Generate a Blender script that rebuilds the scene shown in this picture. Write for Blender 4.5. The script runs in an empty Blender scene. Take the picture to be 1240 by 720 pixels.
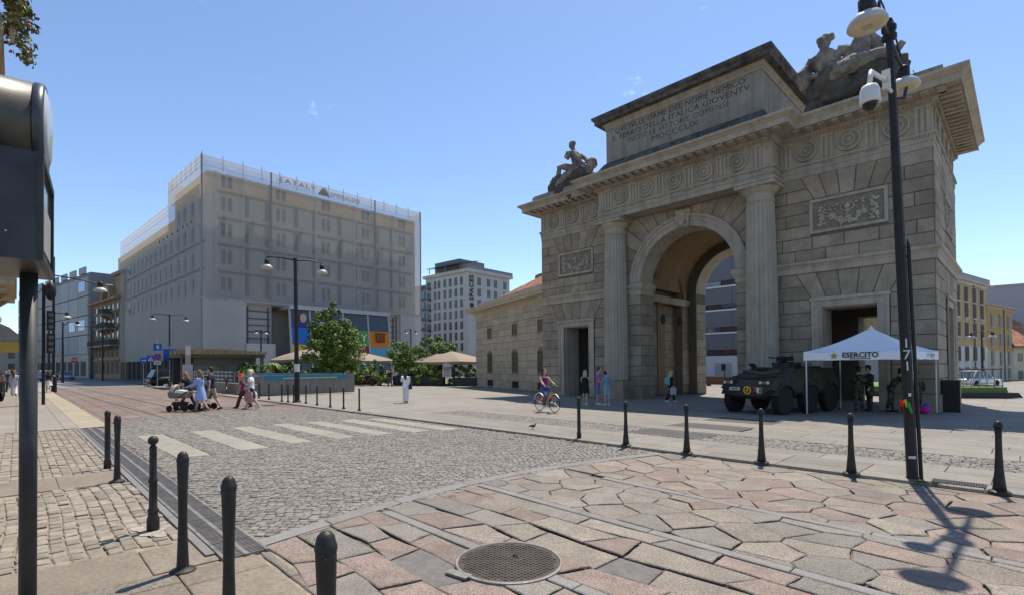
import bpy, bmesh, math, random
from mathutils import Vector, Matrix, Euler
from mathutils.geometry import intersect_line_line_2d
random.seed(11)
V = Vector
R_ = math.radians
sc = bpy.context.scene
col = sc.collection

# ------------------------------------------------------------------ camera
cam = bpy.data.cameras.new('camera'); camo = bpy.data.objects.new('camera', cam); col.objects.link(camo)
cam.sensor_width = 36; cam.lens = 611.19 / 1240 * 36
cam.shift_x = (620 - 608.875) / 1240; cam.shift_y = (433.505 - 360) / 1240
cam.clip_start = .05; cam.clip_end = 3000
yaw, pitch, roll = R_(46.042), R_(.788), R_(-.4994)
fwd = V((-math.sin(yaw)*math.cos(pitch), math.cos(yaw)*math.cos(pitch), math.sin(pitch)))
rt = V((math.cos(yaw), math.sin(yaw), 0)); up = rt.cross(fwd)
r2 = rt*math.cos(roll) + up*math.sin(roll); u2 = -rt*math.sin(roll) + up*math.cos(roll)
m = Matrix((r2, u2, -fwd)).transposed().to_4x4(); m.translation = V((0, 0, 1.7))
camo.matrix_world = m
sc.camera = camo

# ------------------------------------------------------------------ light
SUN_EL, SUN_H = R_(65), V((-.29, .957, 0)).normalized()
sd = V((SUN_H.x*math.cos(SUN_EL), SUN_H.y*math.cos(SUN_EL), math.sin(SUN_EL)))
sun = bpy.data.lights.new('sun', 'SUN'); sun.energy = 4.9; sun.angle = R_(.53); sun.color = (1, .915, .79)
suno = bpy.data.objects.new('sun', sun); col.objects.link(suno)
suno.rotation_euler = sd.to_track_quat('Z', 'Y').to_euler(); suno.location = (0, 0, 60)
w = bpy.data.worlds.new('World'); sc.world = w; w.use_nodes = True
nt = w.node_tree; nt.nodes.clear()
sky = nt.nodes.new('ShaderNodeTexSky'); sky.sky_type = 'NISHITA'; sky.sun_disc = False
sky.sun_elevation = SUN_EL; sky.sun_rotation = math.atan2(SUN_H.x, SUN_H.y)
sky.altitude = 900; sky.air_density = 1.0; sky.dust_density = .35; sky.ozone_density = 3.0
bg = nt.nodes.new('ShaderNodeBackground'); bg.inputs[1].default_value = .15
wo = nt.nodes.new('ShaderNodeOutputWorld')
# a few thin wisps of cloud, scattered over the whole dome
tc = nt.nodes.new('ShaderNodeTexCoord'); mp = nt.nodes.new('ShaderNodeMapping'); mp.inputs['Scale'].default_value = (5, 5, 9)
mp.inputs['Location'].default_value = (3.1, 1.7, .4)
no = nt.nodes.new('ShaderNodeTexNoise'); no.inputs['Scale'].default_value = 1.6; no.inputs['Detail'].default_value = 9; no.inputs['Roughness'].default_value = .62
rp = nt.nodes.new('ShaderNodeValToRGB'); rp.color_ramp.elements[0].position = .65; rp.color_ramp.elements[1].position = .84
rp.color_ramp.elements[1].color = (.75, .75, .75, 1)
mx = nt.nodes.new('ShaderNodeMixRGB'); mx.inputs[2].default_value = (6.5, 6.9, 7.4, 1)
nt.links.new(tc.outputs['Generated'], mp.inputs[0]); nt.links.new(mp.outputs[0], no.inputs['Vector'])
nt.links.new(no.outputs[0], rp.inputs[0]); nt.links.new(rp.outputs[0], mx.inputs[0])
nt.links.new(sky.outputs[0], mx.inputs[1]); nt.links.new(mx.outputs[0], bg.inputs[0]); nt.links.new(bg.outputs[0], wo.inputs[0])
sc.view_settings.view_transform = 'Standard'; sc.view_settings.look = 'None'
sc.view_settings.exposure = .4; sc.view_settings.gamma = 1; sc.view_settings.use_curve_mapping = False
sc.cycles.max_bounces = 6; sc.cycles.transparent_max_bounces = 10

GB = -.01262
def gz(x, y): return GB * y                      # the square falls gently away

# ------------------------------------------------------------------ materials
MATS = {}
def mat(name, c, var=.18, scale=3.0, rough=.8, rnd=0.0, island=0.0, bump=0.0, bscale=30, metal=0.0, spec=.3, c2=None, streak=0.0, stain=0.0, alpha=1.0, emit=0, trans=0, speck=0, spk=14):
    if name in MATS: return MATS[name]
    m = bpy.data.materials.new(name); m.use_nodes = True; t = m.node_tree; n = t.nodes; L = t.links
    b = n['Principled BSDF']; b.inputs['Roughness'].default_value = rough; b.inputs['Metallic'].default_value = metal
    b.inputs['Specular IOR Level'].default_value = spec
    if trans: b.inputs['Transmission Weight'].default_value = trans
    co = n.new('ShaderNodeTexCoord')
    def mixc(fac, a, bb, mode='MIX'):
        x = n.new('ShaderNodeMixRGB'); x.blend_type = mode
        for i, s in enumerate((fac, a, bb)):
            if hasattr(s, 'links'): L.new(s, x.inputs[i])
            else: x.inputs[i].default_value = s if i == 0 else (*s[:3], 1)
        return x.outputs[0]
    def noise(sca, det=5, vec=None, rgh=.6):
        q = n.new('ShaderNodeTexNoise'); q.inputs['Scale'].default_value = sca; q.inputs['Detail'].default_value = det; q.inputs['Roughness'].default_value = rgh
        L.new(vec if vec else co.outputs['Object'], q.inputs['Vector']); return q.outputs[0]
    def rng(s, a, bb, c_=0., d=1.):
        q = n.new('ShaderNodeMapRange'); L.new(s, q.inputs[0])
        for i, v in enumerate((a, bb, c_, d)): q.inputs[i+1].default_value = v
        return q.outputs[0]
    lo = [x*(1-var) for x in c]; hi = [min(1, x*(1+var)) for x in (c2 or c)]
    out = mixc(rng(noise(scale), .3, .7), lo, hi)
    if speck:
        out = mixc(rng(noise(scale*spk, 3), .42, .62), out, mixc(1., out, (1-speck,)*3, 'MULTIPLY'))
    if stain:
        out = mixc(rng(noise(scale*.23, 6), .48, .72, 0, stain), out, [x*.45 for x in c])
    if streak:
        mp = n.new('ShaderNodeMapping'); mp.inputs['Scale'].default_value = (2.2, 2.2, .16); L.new(co.outputs['Object'], mp.inputs[0])
        out = mixc(rng(noise(1.3, 6, mp.outputs[0]), .46, .75, 0, streak), out, [x*.38 for x in c])
    if rnd:
        oi = n.new('ShaderNodeObjectInfo'); q = rng(oi.outputs['Random'], 0, 1, 1-rnd, 1+rnd)
        cb = n.new('ShaderNodeCombineColor')
        for i in range(3): L.new(q, cb.inputs[i])
        out = mixc(1., out, cb.outputs[0], 'MULTIPLY')
    if island:
        gi = n.new('ShaderNodeNewGeometry'); q = rng(gi.outputs['Random Per Island'], 0, 1, 1-island, 1+island)
        cb = n.new('ShaderNodeCombineColor')
        for i in range(3): L.new(q, cb.inputs[i])
        out = mixc(1., out, cb.outputs[0], 'MULTIPLY')
    L.new(out, b.inputs['Base Color'])
    if bump:
        bp = n.new('ShaderNodeBump'); bp.inputs['Strength'].default_value = bump; bp.inputs['Distance'].default_value = .02
        L.new(noise(bscale, 4), bp.inputs['Height']); L.new(bp.outputs[0], b.inputs['Normal'])
    if emit:
        L.new(out, b.inputs['Emission Color']); b.inputs['Emission Strength'].default_value = emit
    if alpha < 1:
        b.inputs['Alpha'].default_value = alpha
    MATS[name] = m; return m
def plain(c, rough=.7, metal=0, spec=.3, var=.08):
    return mat('c_%d_%d_%d_%d_%d' % (*[int(x*255) for x in c], int(rough*100), int(metal*10)), c, var=var, scale=6, rough=rough, metal=metal, spec=spec)

# ------------------------------------------------------------------ mesh builder
class MB:
    def __init__(s): s.v = []; s.f = []; s.mi = []; s.cm = 0; s.M = None
    def add(s, vs, fs):
        k = len(s.v)
        if s.M is not None: vs = [s.M @ V(p) for p in vs]
        s.v += [tuple(p) for p in vs]; s.f += [tuple(i+k for i in f) for f in fs]; s.mi += [s.cm]*len(fs); return s
    def box(s, x0, x1, y0, y1, z0, z1):
        return s.add([(x0,y0,z0),(x1,y0,z0),(x1,y1,z0),(x0,y1,z0),(x0,y0,z1),(x1,y0,z1),(x1,y1,z1),(x0,y1,z1)],
                     [(0,3,2,1),(4,5,6,7),(0,1,5,4),(1,2,6,5),(2,3,7,6),(3,0,4,7)])
    def cbox(s, c, d, rz=0):
        M = Matrix.Translation(c) @ Matrix.Rotation(rz, 4, 'Z'); x, y, z = d[0]/2, d[1]/2, d[2]/2
        vs = [M @ V(p) for p in ((-x,-y,-z),(x,-y,-z),(x,y,-z),(-x,y,-z),(-x,-y,z),(x,-y,z),(x,y,z),(-x,y,z))]
        return s.add(vs, [(0,3,2,1),(4,5,6,7),(0,1,5,4),(1,2,6,5),(2,3,7,6),(3,0,4,7)])
    def rings(s, rs, closed=True, caps=True):
        n = len(rs[0]); vs = [p for r in rs for p in r]; fs = []
        for i in range(len(rs)-1):
            for j in range(n if closed else n-1):
                a = i*n+j; b = i*n+(j+1) % n; fs.append((a, b, b+n, a+n))
        if caps and closed: fs += [tuple(range(n-1, -1, -1)), tuple((len(rs)-1)*n+j for j in range(n))]
        return s.add(vs, fs)
    def tube(s, pts, r, n=8, caps=True, sq=1.0):
        pts = [V(p) for p in pts]; rr = r if isinstance(r, (list, tuple)) else [r]*len(pts)
        rs = []; ref = None
        for i, p in enumerate(pts):
            t = (pts[min(i+1, len(pts)-1)] - pts[max(i-1, 0)])
            t = t.normalized() if t.length > 1e-9 else V((0,0,1))
            if ref is None: ref = V((0,0,1)) if abs(t.z) < .9 else V((0,1,0))
            a = t.cross(ref)
            if a.length < 1e-6: a = t.cross(V((1,.3,.2)))
            a.normalize(); b = a.cross(t).normalized(); ref = b
            rs.append([p + (a*math.cos(2*math.pi*k/n+.39)*sq + b*math.sin(2*math.pi*k/n+.39))*rr[i] for k in range(n)])
        return s.rings(rs, True, caps)
    def lathe(s, prof, n=16, o=(0,0,0), caps=True, ax='z'):
        rs = []
        for r, z in prof:
            r = max(r, 1e-4)
            if ax == 'z': rs.append([(o[0]+r*math.cos(2*math.pi*k/n), o[1]+r*math.sin(2*math.pi*k/n), o[2]+z) for k in range(n)])
            elif ax == 'y': rs.append([(o[0]+r*math.cos(2*math.pi*k/n), o[1]+z, o[2]-r*math.sin(2*math.pi*k/n)) for k in range(n)])
            else: rs.append([(o[0]+z, o[1]+r*math.cos(2*math.pi*k/n), o[2]+r*math.sin(2*math.pi*k/n)) for k in range(n)])
        return s.rings(rs, True, caps)
    def ell(s, c, r, M=None, n=10, m=7):
        rs = []; c = V(c); M = M or Matrix.Identity(3)
        for i in range(m+1):
            a = -math.pi/2 + math.pi*i/m; q = max(math.cos(a), .02)
            rs.append([c + M @ V((r[0]*q*math.cos(2*math.pi*k/n), r[1]*q*math.sin(2*math.pi*k/n), r[2]*math.sin(a))) for k in range(n)])
        return s.rings(rs)
    def prism(s, poly, f0, f1):                 # poly: 2D list; f0/f1 map (u,v)->xyz for the back and the front
        n = len(poly); vs = [f0(*p) for p in poly] + [f1(*p) for p in poly]
        return s.add(vs, [tuple(range(n-1, -1, -1)), tuple(range(n, 2*n))] + [(i, (i+1) % n, n+(i+1) % n, n+i) for i in range(n)])
    def build(s, name, mt=None, parent=None, smooth=False, world=False, stuff=False):
        me = bpy.data.meshes.new(name); me.from_pydata(s.v, [], s.f)
        for q in (mt if isinstance(mt, (list, tuple)) else [mt]):
            if q: me.materials.append(q)
        if len(me.materials) > 1: me.polygons.foreach_set('material_index', s.mi)
        if smooth: me.shade_smooth() if hasattr(me, 'shade_smooth') else me.polygons.foreach_set('use_smooth', [True]*len(me.polygons))
        return link(name, me, parent, world, stuff)
def link(name, me, parent=None, world=False, stuff=False):
    o = bpy.data.objects.new(name, me); col.objects.link(o)
    if parent:
        o.parent = parent
        if world: o.matrix_local = wmat(parent).inverted()
    if stuff: o['kind'] = 'stuff'
    return o
def wmat(o):
    M = Matrix.Translation(o.location) @ o.rotation_euler.to_matrix().to_4x4()
    return wmat(o.parent) @ M if o.parent else M
def tag(o, label=None, cat=None, group=None, kind=None):
    for k, v in (('label', label), ('category', cat), ('group', group), ('kind', kind)):
        if v: o[k] = v
    return o
def thing(name, label, cat, loc=(0,0,0), rz=0, group=None):
    o = bpy.data.objects.new(name, None); col.objects.link(o); o.empty_display_size = .2
    o.location = loc; o.rotation_euler = (0, 0, rz); return tag(o, label, cat, group)
def struct(name, loc=(0,0,0)):
    o = bpy.data.objects.new(name, None); col.objects.link(o); o.location = loc; o['kind'] = 'structure'; return o
def copy_tree(o, parent=None):
    c = o.copy(); col.objects.link(c)
    if parent: c.parent = parent
    for ch in [q for q in list(o.children)]: copy_tree(ch, c)
    return c
def text_mesh(name, body, size, mt, parent=None, loc=(0,0,0), rot=(0,0,0), align='CENTER', ext=.01, width=None, spacing=1.0, bold=0.0):
    cu = bpy.data.curves.new(name, 'FONT'); cu.body = body; cu.size = size; cu.align_x = align; cu.align_y = 'CENTER'
    cu.extrude = ext; cu.space_character = spacing; cu.resolution_u = 2; cu.offset = bold
    t = bpy.data.objects.new(name, cu); me = bpy.data.meshes.new_from_object(t)
    bpy.data.objects.remove(t); me.name = name
    if width:
        xs = [v.co.x for v in me.vertices]; k = width/(max(xs)-min(xs))
        for v in me.vertices: v.co.x *= k
    me.materials.clear(); me.materials.append(mt)
    o = link(name, me, parent); o.location = loc; o.rotation_euler = rot
    return o

# ------------------------------------------------------------------ 2D polygons
def clip(poly, a, b, c):                         # keep a*x+b*y<=c
    out = []; n = len(poly)
    for i in range(n):
        p, q = poly[i], poly[(i+1) % n]; dp = a*p[0]+b*p[1]-c; dq = a*q[0]+b*q[1]-c
        if dp <= 0: out.append(p)
        if dp*dq < 0:
            t = dp/(dp-dq); out.append((p[0]+t*(q[0]-p[0]), p[1]+t*(q[1]-p[1])))
    return out
def area(p): return sum(p[i][0]*p[(i+1) % len(p)][1]-p[(i+1) % len(p)][0]*p[i][1] for i in range(len(p)))/2
def cleanp(p, e=.004):
    out = []
    for q in p:
        if not out or math.hypot(q[0]-out[-1][0], q[1]-out[-1][1]) > e: out.append(q)
    while len(out) > 1 and math.hypot(out[0][0]-out[-1][0], out[0][1]-out[-1][1]) < e: out.pop()
    return out
def inset(p, d):                                 # convex CCW polygon moved inwards
    n = len(p); out = []
    for i in range(n):
        a, b, c = p[i-1], p[i], p[(i+1) % n]
        e1 = V((b[0]-a[0], b[1]-a[1])).normalized(); e2 = V((c[0]-b[0], c[1]-b[1])).normalized()
        n1 = V((-e1.y, e1.x)); n2 = V((-e2.y, e2.x)); mm = n1+n2
        k = mm.length_squared/2
        mm = mm/max(k, .35)
        out.append((b[0]+mm.x*d, b[1]+mm.y*d))
    return out
def stone_mesh(mb, poly, fmap, joint, bev, depth, jz=0):
    """one dressed stone: outline inset by half a joint, bevelled arris, face proud by depth"""
    p = cleanp(poly)
    if len(p) < 3: return False
    if area(p) < 0: p = p[::-1]
    if area(p) < .004: return False
    a = inset(p, joint/2); b = inset(p, joint/2+bev)
    if area(b) <= 0 or area(a) <= 0: return False
    n = len(p)
    vs = [fmap(*q, -.02) for q in a] + [fmap(*q, depth-bev*.7+jz) for q in a] + [fmap(*q, depth+jz) for q in b]
    fs = [(i, (i+1) % n, n+(i+1) % n, n+i) for i in range(n)] + [(n+i, n+(i+1) % n, 2*n+(i+1) % n, 2*n+i) for i in range(n)] + [tuple(range(2*n, 3*n))]
    mb.add(vs, fs); return True
def sweep_profile(mb, path, prof, side=1, closed=False):
    """mitred moulding: path = plan points, prof = (offset outwards, z)"""
    n = len(path); rs = []
    for i in range(n):
        p = V(path[i])
        d1 = (p-V(path[i-1])).normalized() if (i or closed) else None
        d2 = (V(path[(i+1) % n])-p).normalized() if (i < n-1 or closed) else None
        d1 = d1 or d2; d2 = d2 or d1
        n1 = V((d1.y, -d1.x))*side; n2 = V((d2.y, -d2.x))*side; mm = n1+n2; mm = mm/(mm.length_squared/2)
        rs.append([(p.x+mm.x*o, p.y+mm.y*o, z) for o, z in prof])
    if closed: rs.append(rs[0])
    return mb.rings(rs, True, not closed)
# ================================================================== GROUND
PZ = .045                                           # the square lies one low kerb above the road
def G(x, y, w=0): return (x, y, gz(x, y)+w)
def GP(x, y, w=0): return (x, y, gz(x, y)+PZ+w)
def on(x, y, w=0): return V((x, y, gz(x, y)+w))
def onp(x, y, w=0): return V((x, y, gz(x, y)+PZ+w))
def inside(p, poly):
    c = False; n = len(poly)
    for i in range(n):
        a, b = poly[i], poly[i-1]
        if (a[1] > p[1]) != (b[1] > p[1]) and p[0] < (b[0]-a[0])*(p[1]-a[1])/(b[1]-a[1])+a[0]: c = not c
    return c
m_ground = mat('street_asphalt', (.13,.125,.12), var=.2, scale=1.2, rough=.9, bump=.3, bscale=80)
m_bed = mat('joint_sand', (.175,.155,.13), var=.4, scale=9, rough=1, bump=.5, bscale=60)
m_sett = mat('grey_sett', (.195,.184,.168), var=.16, scale=9, rough=.75, rnd=.2, island=.0, bump=.35, bscale=60, c2=(.215,.192,.162), speck=.25)
m_settS = mat('grey_sett_many', (.195,.184,.168), var=.16, scale=9, rough=.75, island=.22, bump=.35, bscale=60, c2=(.215,.192,.162), speck=.25)
m_setl = mat('sand_sett', (.262,.228,.18), var=.2, scale=7, rough=.8, rnd=.2, bump=.35, bscale=60, speck=.25)
m_setlS = mat('sand_sett_many', (.262,.228,.18), var=.2, scale=7, rough=.8, island=.22, bump=.35, bscale=60, speck=.25)
m_grey = mat('grey_granite', (.245,.222,.19), var=.14, scale=5, rough=.75, rnd=.12, bump=.6, bscale=70, stain=.5, speck=.5)
m_beige = mat('beige_granite', (.275,.238,.193), var=.16, scale=4, rough=.78, rnd=.12, bump=.6, bscale=70, stain=.55, speck=.5)
m_pink = mat('pink_granite', (.275,.213,.177), var=.18, scale=5, rough=.78, rnd=.13, bump=.6, bscale=70, stain=.55, speck=.5)
m_strip = mat('grey_granite_strip', (.215,.205,.19), var=.12, scale=5, rough=.7, rnd=.08, bump=.25, bscale=70, speck=.3)
m_patch = mat('asphalt_patch', (.16,.15,.14), var=.2, scale=12, rough=.95, bump=.6, bscale=120)
m_slab = mat('pale_paving', (.218,.199,.170), var=.12, scale=1.6, rough=.78, rnd=.09, bump=.2, bscale=60, stain=.28, speck=.2)
m_slabL = mat('sand_paving', (.225,.188,.145), var=.14, scale=2, rough=.8, rnd=.1, bump=.25, bscale=60, stain=.35, speck=.25)
m_zebra = mat('white_granite_stripe', (.285,.26,.215), var=.12, scale=3, rough=.75, rnd=.06, bump=.25, bscale=60, stain=.3, speck=.2)
m_darks = mat('dark_basalt_stripe', (.07,.067,.063), var=.12, scale=3, rough=.75, rnd=.08, bump=.2, bscale=60)
m_iron = mat('cast_iron', (.21,.195,.18), var=.3, scale=8, rough=.6, metal=.5, bump=.2, bscale=60)
m_moss = mat('joint_weed', (.09,.12,.035), var=.5, scale=14, rough=1)

# one sheet to the horizon
b = MB(); b.add([G(-900,-500,-.05), G(600,-500,-.05), G(600,900,-.05), G(-900,900,-.05)], [(0,1,2,3)])
g = b.build('ground', m_ground); g['kind'] = 'structure'

def brick_sheet(name, c, c2, mortar, bw, bh, rough=.8, ms=.012, off=.5, nz=.2):
    m = mat(name, c, rough=rough); t = m.node_tree; n = t.nodes; L = t.links; bs = n['Principled BSDF']
    co = n.new('ShaderNodeTexCoord'); br = n.new('ShaderNodeTexBrick'); br.offset = off
    br.inputs['Scale'].default_value = 1; br.inputs['Brick Width'].default_value = bw; br.inputs['Row Height'].default_value = bh
    br.inputs['Mortar Size'].default_value = ms; br.inputs['Color1'].default_value = (*c, 1); br.inputs['Color2'].default_value = (*c2, 1); br.inputs['Mortar'].default_value = (*mortar, 1)
    br.inputs['Mortar Smooth'].default_value = .3
    L.new(co.outputs['Object'], br.inputs['Vector'])
    no = n.new('ShaderNodeTexNoise'); no.inputs['Scale'].default_value = .45; no.inputs['Detail'].default_value = 8; no.inputs['Roughness'].default_value = .7; L.new(co.outputs['Object'], no.inputs['Vector'])
    mr = n.new('ShaderNodeMapRange'); L.new(no.outputs[0], mr.inputs[0]); mr.inputs[1].default_value = .3; mr.inputs[2].default_value = .7; mr.inputs[3].default_value = 1-nz; mr.inputs[4].default_value = 1+nz
    mx = n.new('ShaderNodeMixRGB'); mx.blend_type = 'MULTIPLY'; mx.inputs[0].default_value = 1; cb = n.new('ShaderNodeCombineColor')
    for i in range(3): L.new(mr.outputs[0], cb.inputs[i])
    L.new(br.outputs[0], mx.inputs[1]); L.new(cb.outputs[0], mx.inputs[2]); L.new(mx.outputs[0], bs.inputs['Base Color'])
    bp = n.new('ShaderNodeBump'); bp.inputs['Strength'].default_value = .5; bp.inputs['Distance'].default_value = .01; bp.invert = True
    L.new(br.outputs['Fac'], bp.inputs['Height']); L.new(bp.outputs[0], bs.inputs['Normal'])
    return m
m_plaza = brick_sheet('plaza_paving', (.205,.188,.162), (.232,.214,.184), (.115,.104,.088), 1.6, .9, nz=.16)
m_red = brick_sheet('red_porphyry_paving', (.155,.108,.088), (.185,.145,.12), (.085,.068,.058), 1.3, .55, nz=.22, ms=.025)
m_walk = brick_sheet('pavement_paving', (.225,.20,.165), (.25,.226,.19), (.125,.112,.092), 1.2, 1.0, nz=.15)

# ---- square
plaza = struct('plaza')
def strips(mb, x0, x1, y0, y1, wz, nx=1):
    mb.add([G(x0,y0,wz), G(x1,y0,wz), G(x1,y1,wz), G(x0,y1,wz)], [(0,1,2,3)])
b = MB(); strips(b, -26, -16, 9.75, 190, PZ-.004); strips(b, -16, 4, 21.3, 190, PZ-.004); strips(b, 4, 60, 9.75, 190, PZ-.004); strips(b, -64, -26, 9.75, 190, PZ-.004); strips(b, -76, -64, 10.6, 190, PZ-.004)
b.build('paving', m_plaza, plaza)
b = MB(); strips(b, -16, 4, 9.6, 21.3, PZ-.03); b.build('paving_bed', m_bed, plaza)
dark = [(-7.5,-5.45,11.75,13.1), (-7.5,-5.4,13.95,15.3), (-7.5,-5.4,16.35,17.8)]
def indark(x, y): return any(a <= x <= b_ and c <= y <= d for a, b_, c, d in dark)
for (a, b_, c, d) in dark:
    n = 3
    for i in range(n):
        b = MB(); y0 = c+(d-c)*i/n; y1 = c+(d-c)*(i+1)/n
        stone_mesh(b, [(a,y0),(b_,y0),(b_,y1),(a,y1)], lambda x, y, w: GP(x, y, w), .012, .008, .0)
        b.build('dark_paving_stone', m_darks, plaza)
# slabs, course by course, cut round the dark stripes and the sett band
def slab_courses(x0, x1, y0, y1, rowh, ln, mt, parent, name='paving_slab', f=GP, jl=.012):
    y = y0; k = 0
    while y < y1-.05:
        ye = min(y1, y+rowh*random.uniform(.92, 1.08)); ye = y1 if y1-ye < .25 else ye
        x = x0 - random.uniform(0, ln)
        while x < x1:
            xe = x+ln*random.uniform(.75, 1.25)
            segs = [(max(x, x0), min(xe, x1))]
            for (a, b_, c, d) in dark:
                if f is GP and ye > c and y < d:
                    ns = []
                    for s0, s1 in segs:
                        if s1 <= a or s0 >= b_: ns.append((s0, s1))
                        else:
                            if s0 < a: ns.append((s0, a))
                            if s1 > b_: ns.append((b_, s1))
                    segs = ns
            for s0, s1 in segs:
                if s1-s0 < .08: continue
                b = MB()
                if stone_mesh(b, [(s0,y),(s1,y),(s1,ye),(s0,ye)], lambda X, Y, w_: f(X, Y, w_), jl, .008, random.uniform(-.002,.002)):
                    b.build(name, mt if not isinstance(mt, list) else random.choice(mt), parent)
            x = xe
        y = ye
slab_courses(-16, 4, 10.15, 11.62, .75, 1.5, m_slab, plaza)
for y0, y1 in ((13.1,13.95),(13.95,15.3),(15.3,16.35),(16.35,17.8),(17.8,21.3)):
    slab_courses(-16, 4, y0, y1, .9 if y1-y0 > 1.2 else y1-y0, 1.7, m_slab, plaza)

# kerb along the road
x = -64
while x < 4:
    xe = x+random.uniform(1.0, 1.5)*(1 if x > -26 else 2); b = MB()
    stone_mesh(b, [(x,9.62),(min(xe,4),9.62),(min(xe,4),10.13),(x,10.13)], lambda X, Y, w_: GP(X, Y, w_-(.04 if w_ < -.01 else 0)), .01, .012, .002)
    b.build('kerb_stone', m_slab, plaza); x = xe

# ---- setts
def setts(poly, ang, sx, sy, avoid, mt, mtS, parent, name, f=G, maxn=300, zj=.005, step=.012, gap=.016, cam_xy=(0,0), wave=0):
    ca, sa = math.cos(ang), math.sin(ang); xs = [p[0]*ca+p[1]*sa for p in poly]; ys = [-p[0]*sa+p[1]*ca for p in poly]
    items = []; v = min(ys); row = 0
    while v < max(ys):
        rh = sy*random.uniform(.9, 1.1); u = min(xs)-random.uniform(0, sx)
        while u < max(xs):
            ln = sx*random.uniform(.82, 1.2); uu, vv = u+ln/2, v+rh/2
            if wave: vv += wave*math.sin(uu*1.7+row*.13)
            x, y = uu*ca-vv*sa, uu*sa+vv*ca
            if inside((x, y), poly) and not any(a <= x <= b_ and c <= y <= d for a, b_, c, d in avoid):
                items.append((x*x+y*y, x, y, ln-gap, rh-gap))
            u += ln
        v += rh; row += 1
    items.sort(); big = MB()
    def one(mb, x, y, lx, ly):
        a = ang+random.gauss(0, .05); c, s = math.cos(a), math.sin(a); z = random.gauss(0, zj); tx, ty = random.gauss(0,.02), random.gauss(0,.02)
        vs = []
        for k, (q, w_) in enumerate(((1., -.02), (1., -step*.6), (.8, 0.))):
            for (i, j) in ((-1,-1),(1,-1),(1,1),(-1,1)):
                jx = random.uniform(.86, 1.06); dx, dy = i*lx/2*q*jx, j*ly/2*q*random.uniform(.88, 1.05)
                X, Y = x+dx*c-dy*s, y+dx*s+dy*c; p = f(X, Y); vs.append((X, Y, p[2]+w_+z+dx*tx+dy*ty))
        mb.add(vs, [(0,1,5,4),(1,2,6,5),(2,3,7,6),(3,0,4,7),(4,5,9,8),(5,6,10,9),(6,7,11,10),(7,4,8,11),(8,9,10,11)])
    for k, it in enumerate(items):
        if k < maxn: b = MB(); one(b, *it[1:]); b.build(name, mt, parent)
        else: one(big, *it[1:])
    if big.v: big.build(name, mtS, parent, stuff=True)
road = struct('cobbled_road')
rp = [(-5.42,1.74),(-18.9,1.86),(-22.6,3.4),(-22.9,8.2),(-21,9.55),(-5.3,9.58),(-5.6,5.4)]
b = MB(); b.add([G(x, y, -.014) for x, y in [(-5.2,1.3),(-19.1,1.3),(-24,3),(-24,9.7),(-4.8,9.7)][::-1]], [(0,1,2,3,4)]); b.build('road_bed', m_bed, road)
zeb = [(-16.2+dx, -11.75+dx, y-.30, y+.30) for y, dx in ((2.52,.35),(3.72,.2),(4.84,-.02),(5.98,-.1),(7.02,-.05),(8.1,.1),(8.98,.35))]
setts(rp, R_(45), .104, .094, zeb, m_sett, m_settS, road, 'sett', zj=.0032, step=.009, gap=.011)
for (a, b_, c, d) in zeb:
    st = struct('crossing_stripe'); st.parent = road; del st['kind']
    n = 4
    for i in range(n):
        x0 = a+(b_-a)*i/n; x1 = a+(b_-a)*(i+1)/n; b = MB()
        if i in (0, 3): c_, d_ = c+random.uniform(0,.03), d-random.uniform(0,.03)
        else: c_, d_ = c, d
        stone_mesh(b, [(x0,c_),(x1,c_),(x1,d_),(x0,d_)], lambda X, Y, w_: G(X, Y, w_), .008, .008, .002); b.build('crossing_slab', m_zebra, st)
bandp = [(-5.4,12.42),(3.6,12.42),(3.6,13.08),(-5.4,13.08)]
setts([(-16,11.63),(4,11.63),(4,13.09),(-16,13.09)], 0, .15, .105, dark, m_settS, m_settS, plaza, 'sett_band', f=GP, maxn=0, gap=.012, zj=.003)
# drain along the left kerb: iron gratings end to end
x = -18.9
while x < -5.2:
    b = MB(); x1 = x+.49
    for y0, y1 in ((1.33,1.36),(1.505,1.545),(1.69,1.72)): b.box(x, x1, y0, y1, -.03, .004)
    for k in range(12):
        xx = x+.01+k*.0405
        b.box(xx, xx+.016, 1.36, 1.505, -.03, .001); b.box(xx, xx+.016, 1.545, 1.69, -.03, .001)
    b.build('drain_grate', m_iron, road); x = x1+.008
b = MB(); b.box(-18.95, -5.2, 1.31, 1.74, -.045, -.03); b.build('drain_channel', plain((.07,.062,.05), .9), road)
b = MB(); b.box(-18.95, -5.2, 1.245, 1.318, -.03, .002); b.build('drain_edge', m_strip, road)
b = MB()
for _ in range(70):
    x_, y_ = random.uniform(-7.8,-5.3), random.choice((1.43,1.62))+random.uniform(-.05,.05)
    for k in range(3):
        a_ = random.uniform(0, 6.3); l_ = random.uniform(.012,.03); b.add([(x_,y_,-.01),(x_+.006,y_,-.01),(x_+math.cos(a_)*l_, y_+math.sin(a_)*l_, .012)], [(0,1,2)])
b.build('weed', m_moss, road, stuff=True)

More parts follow.
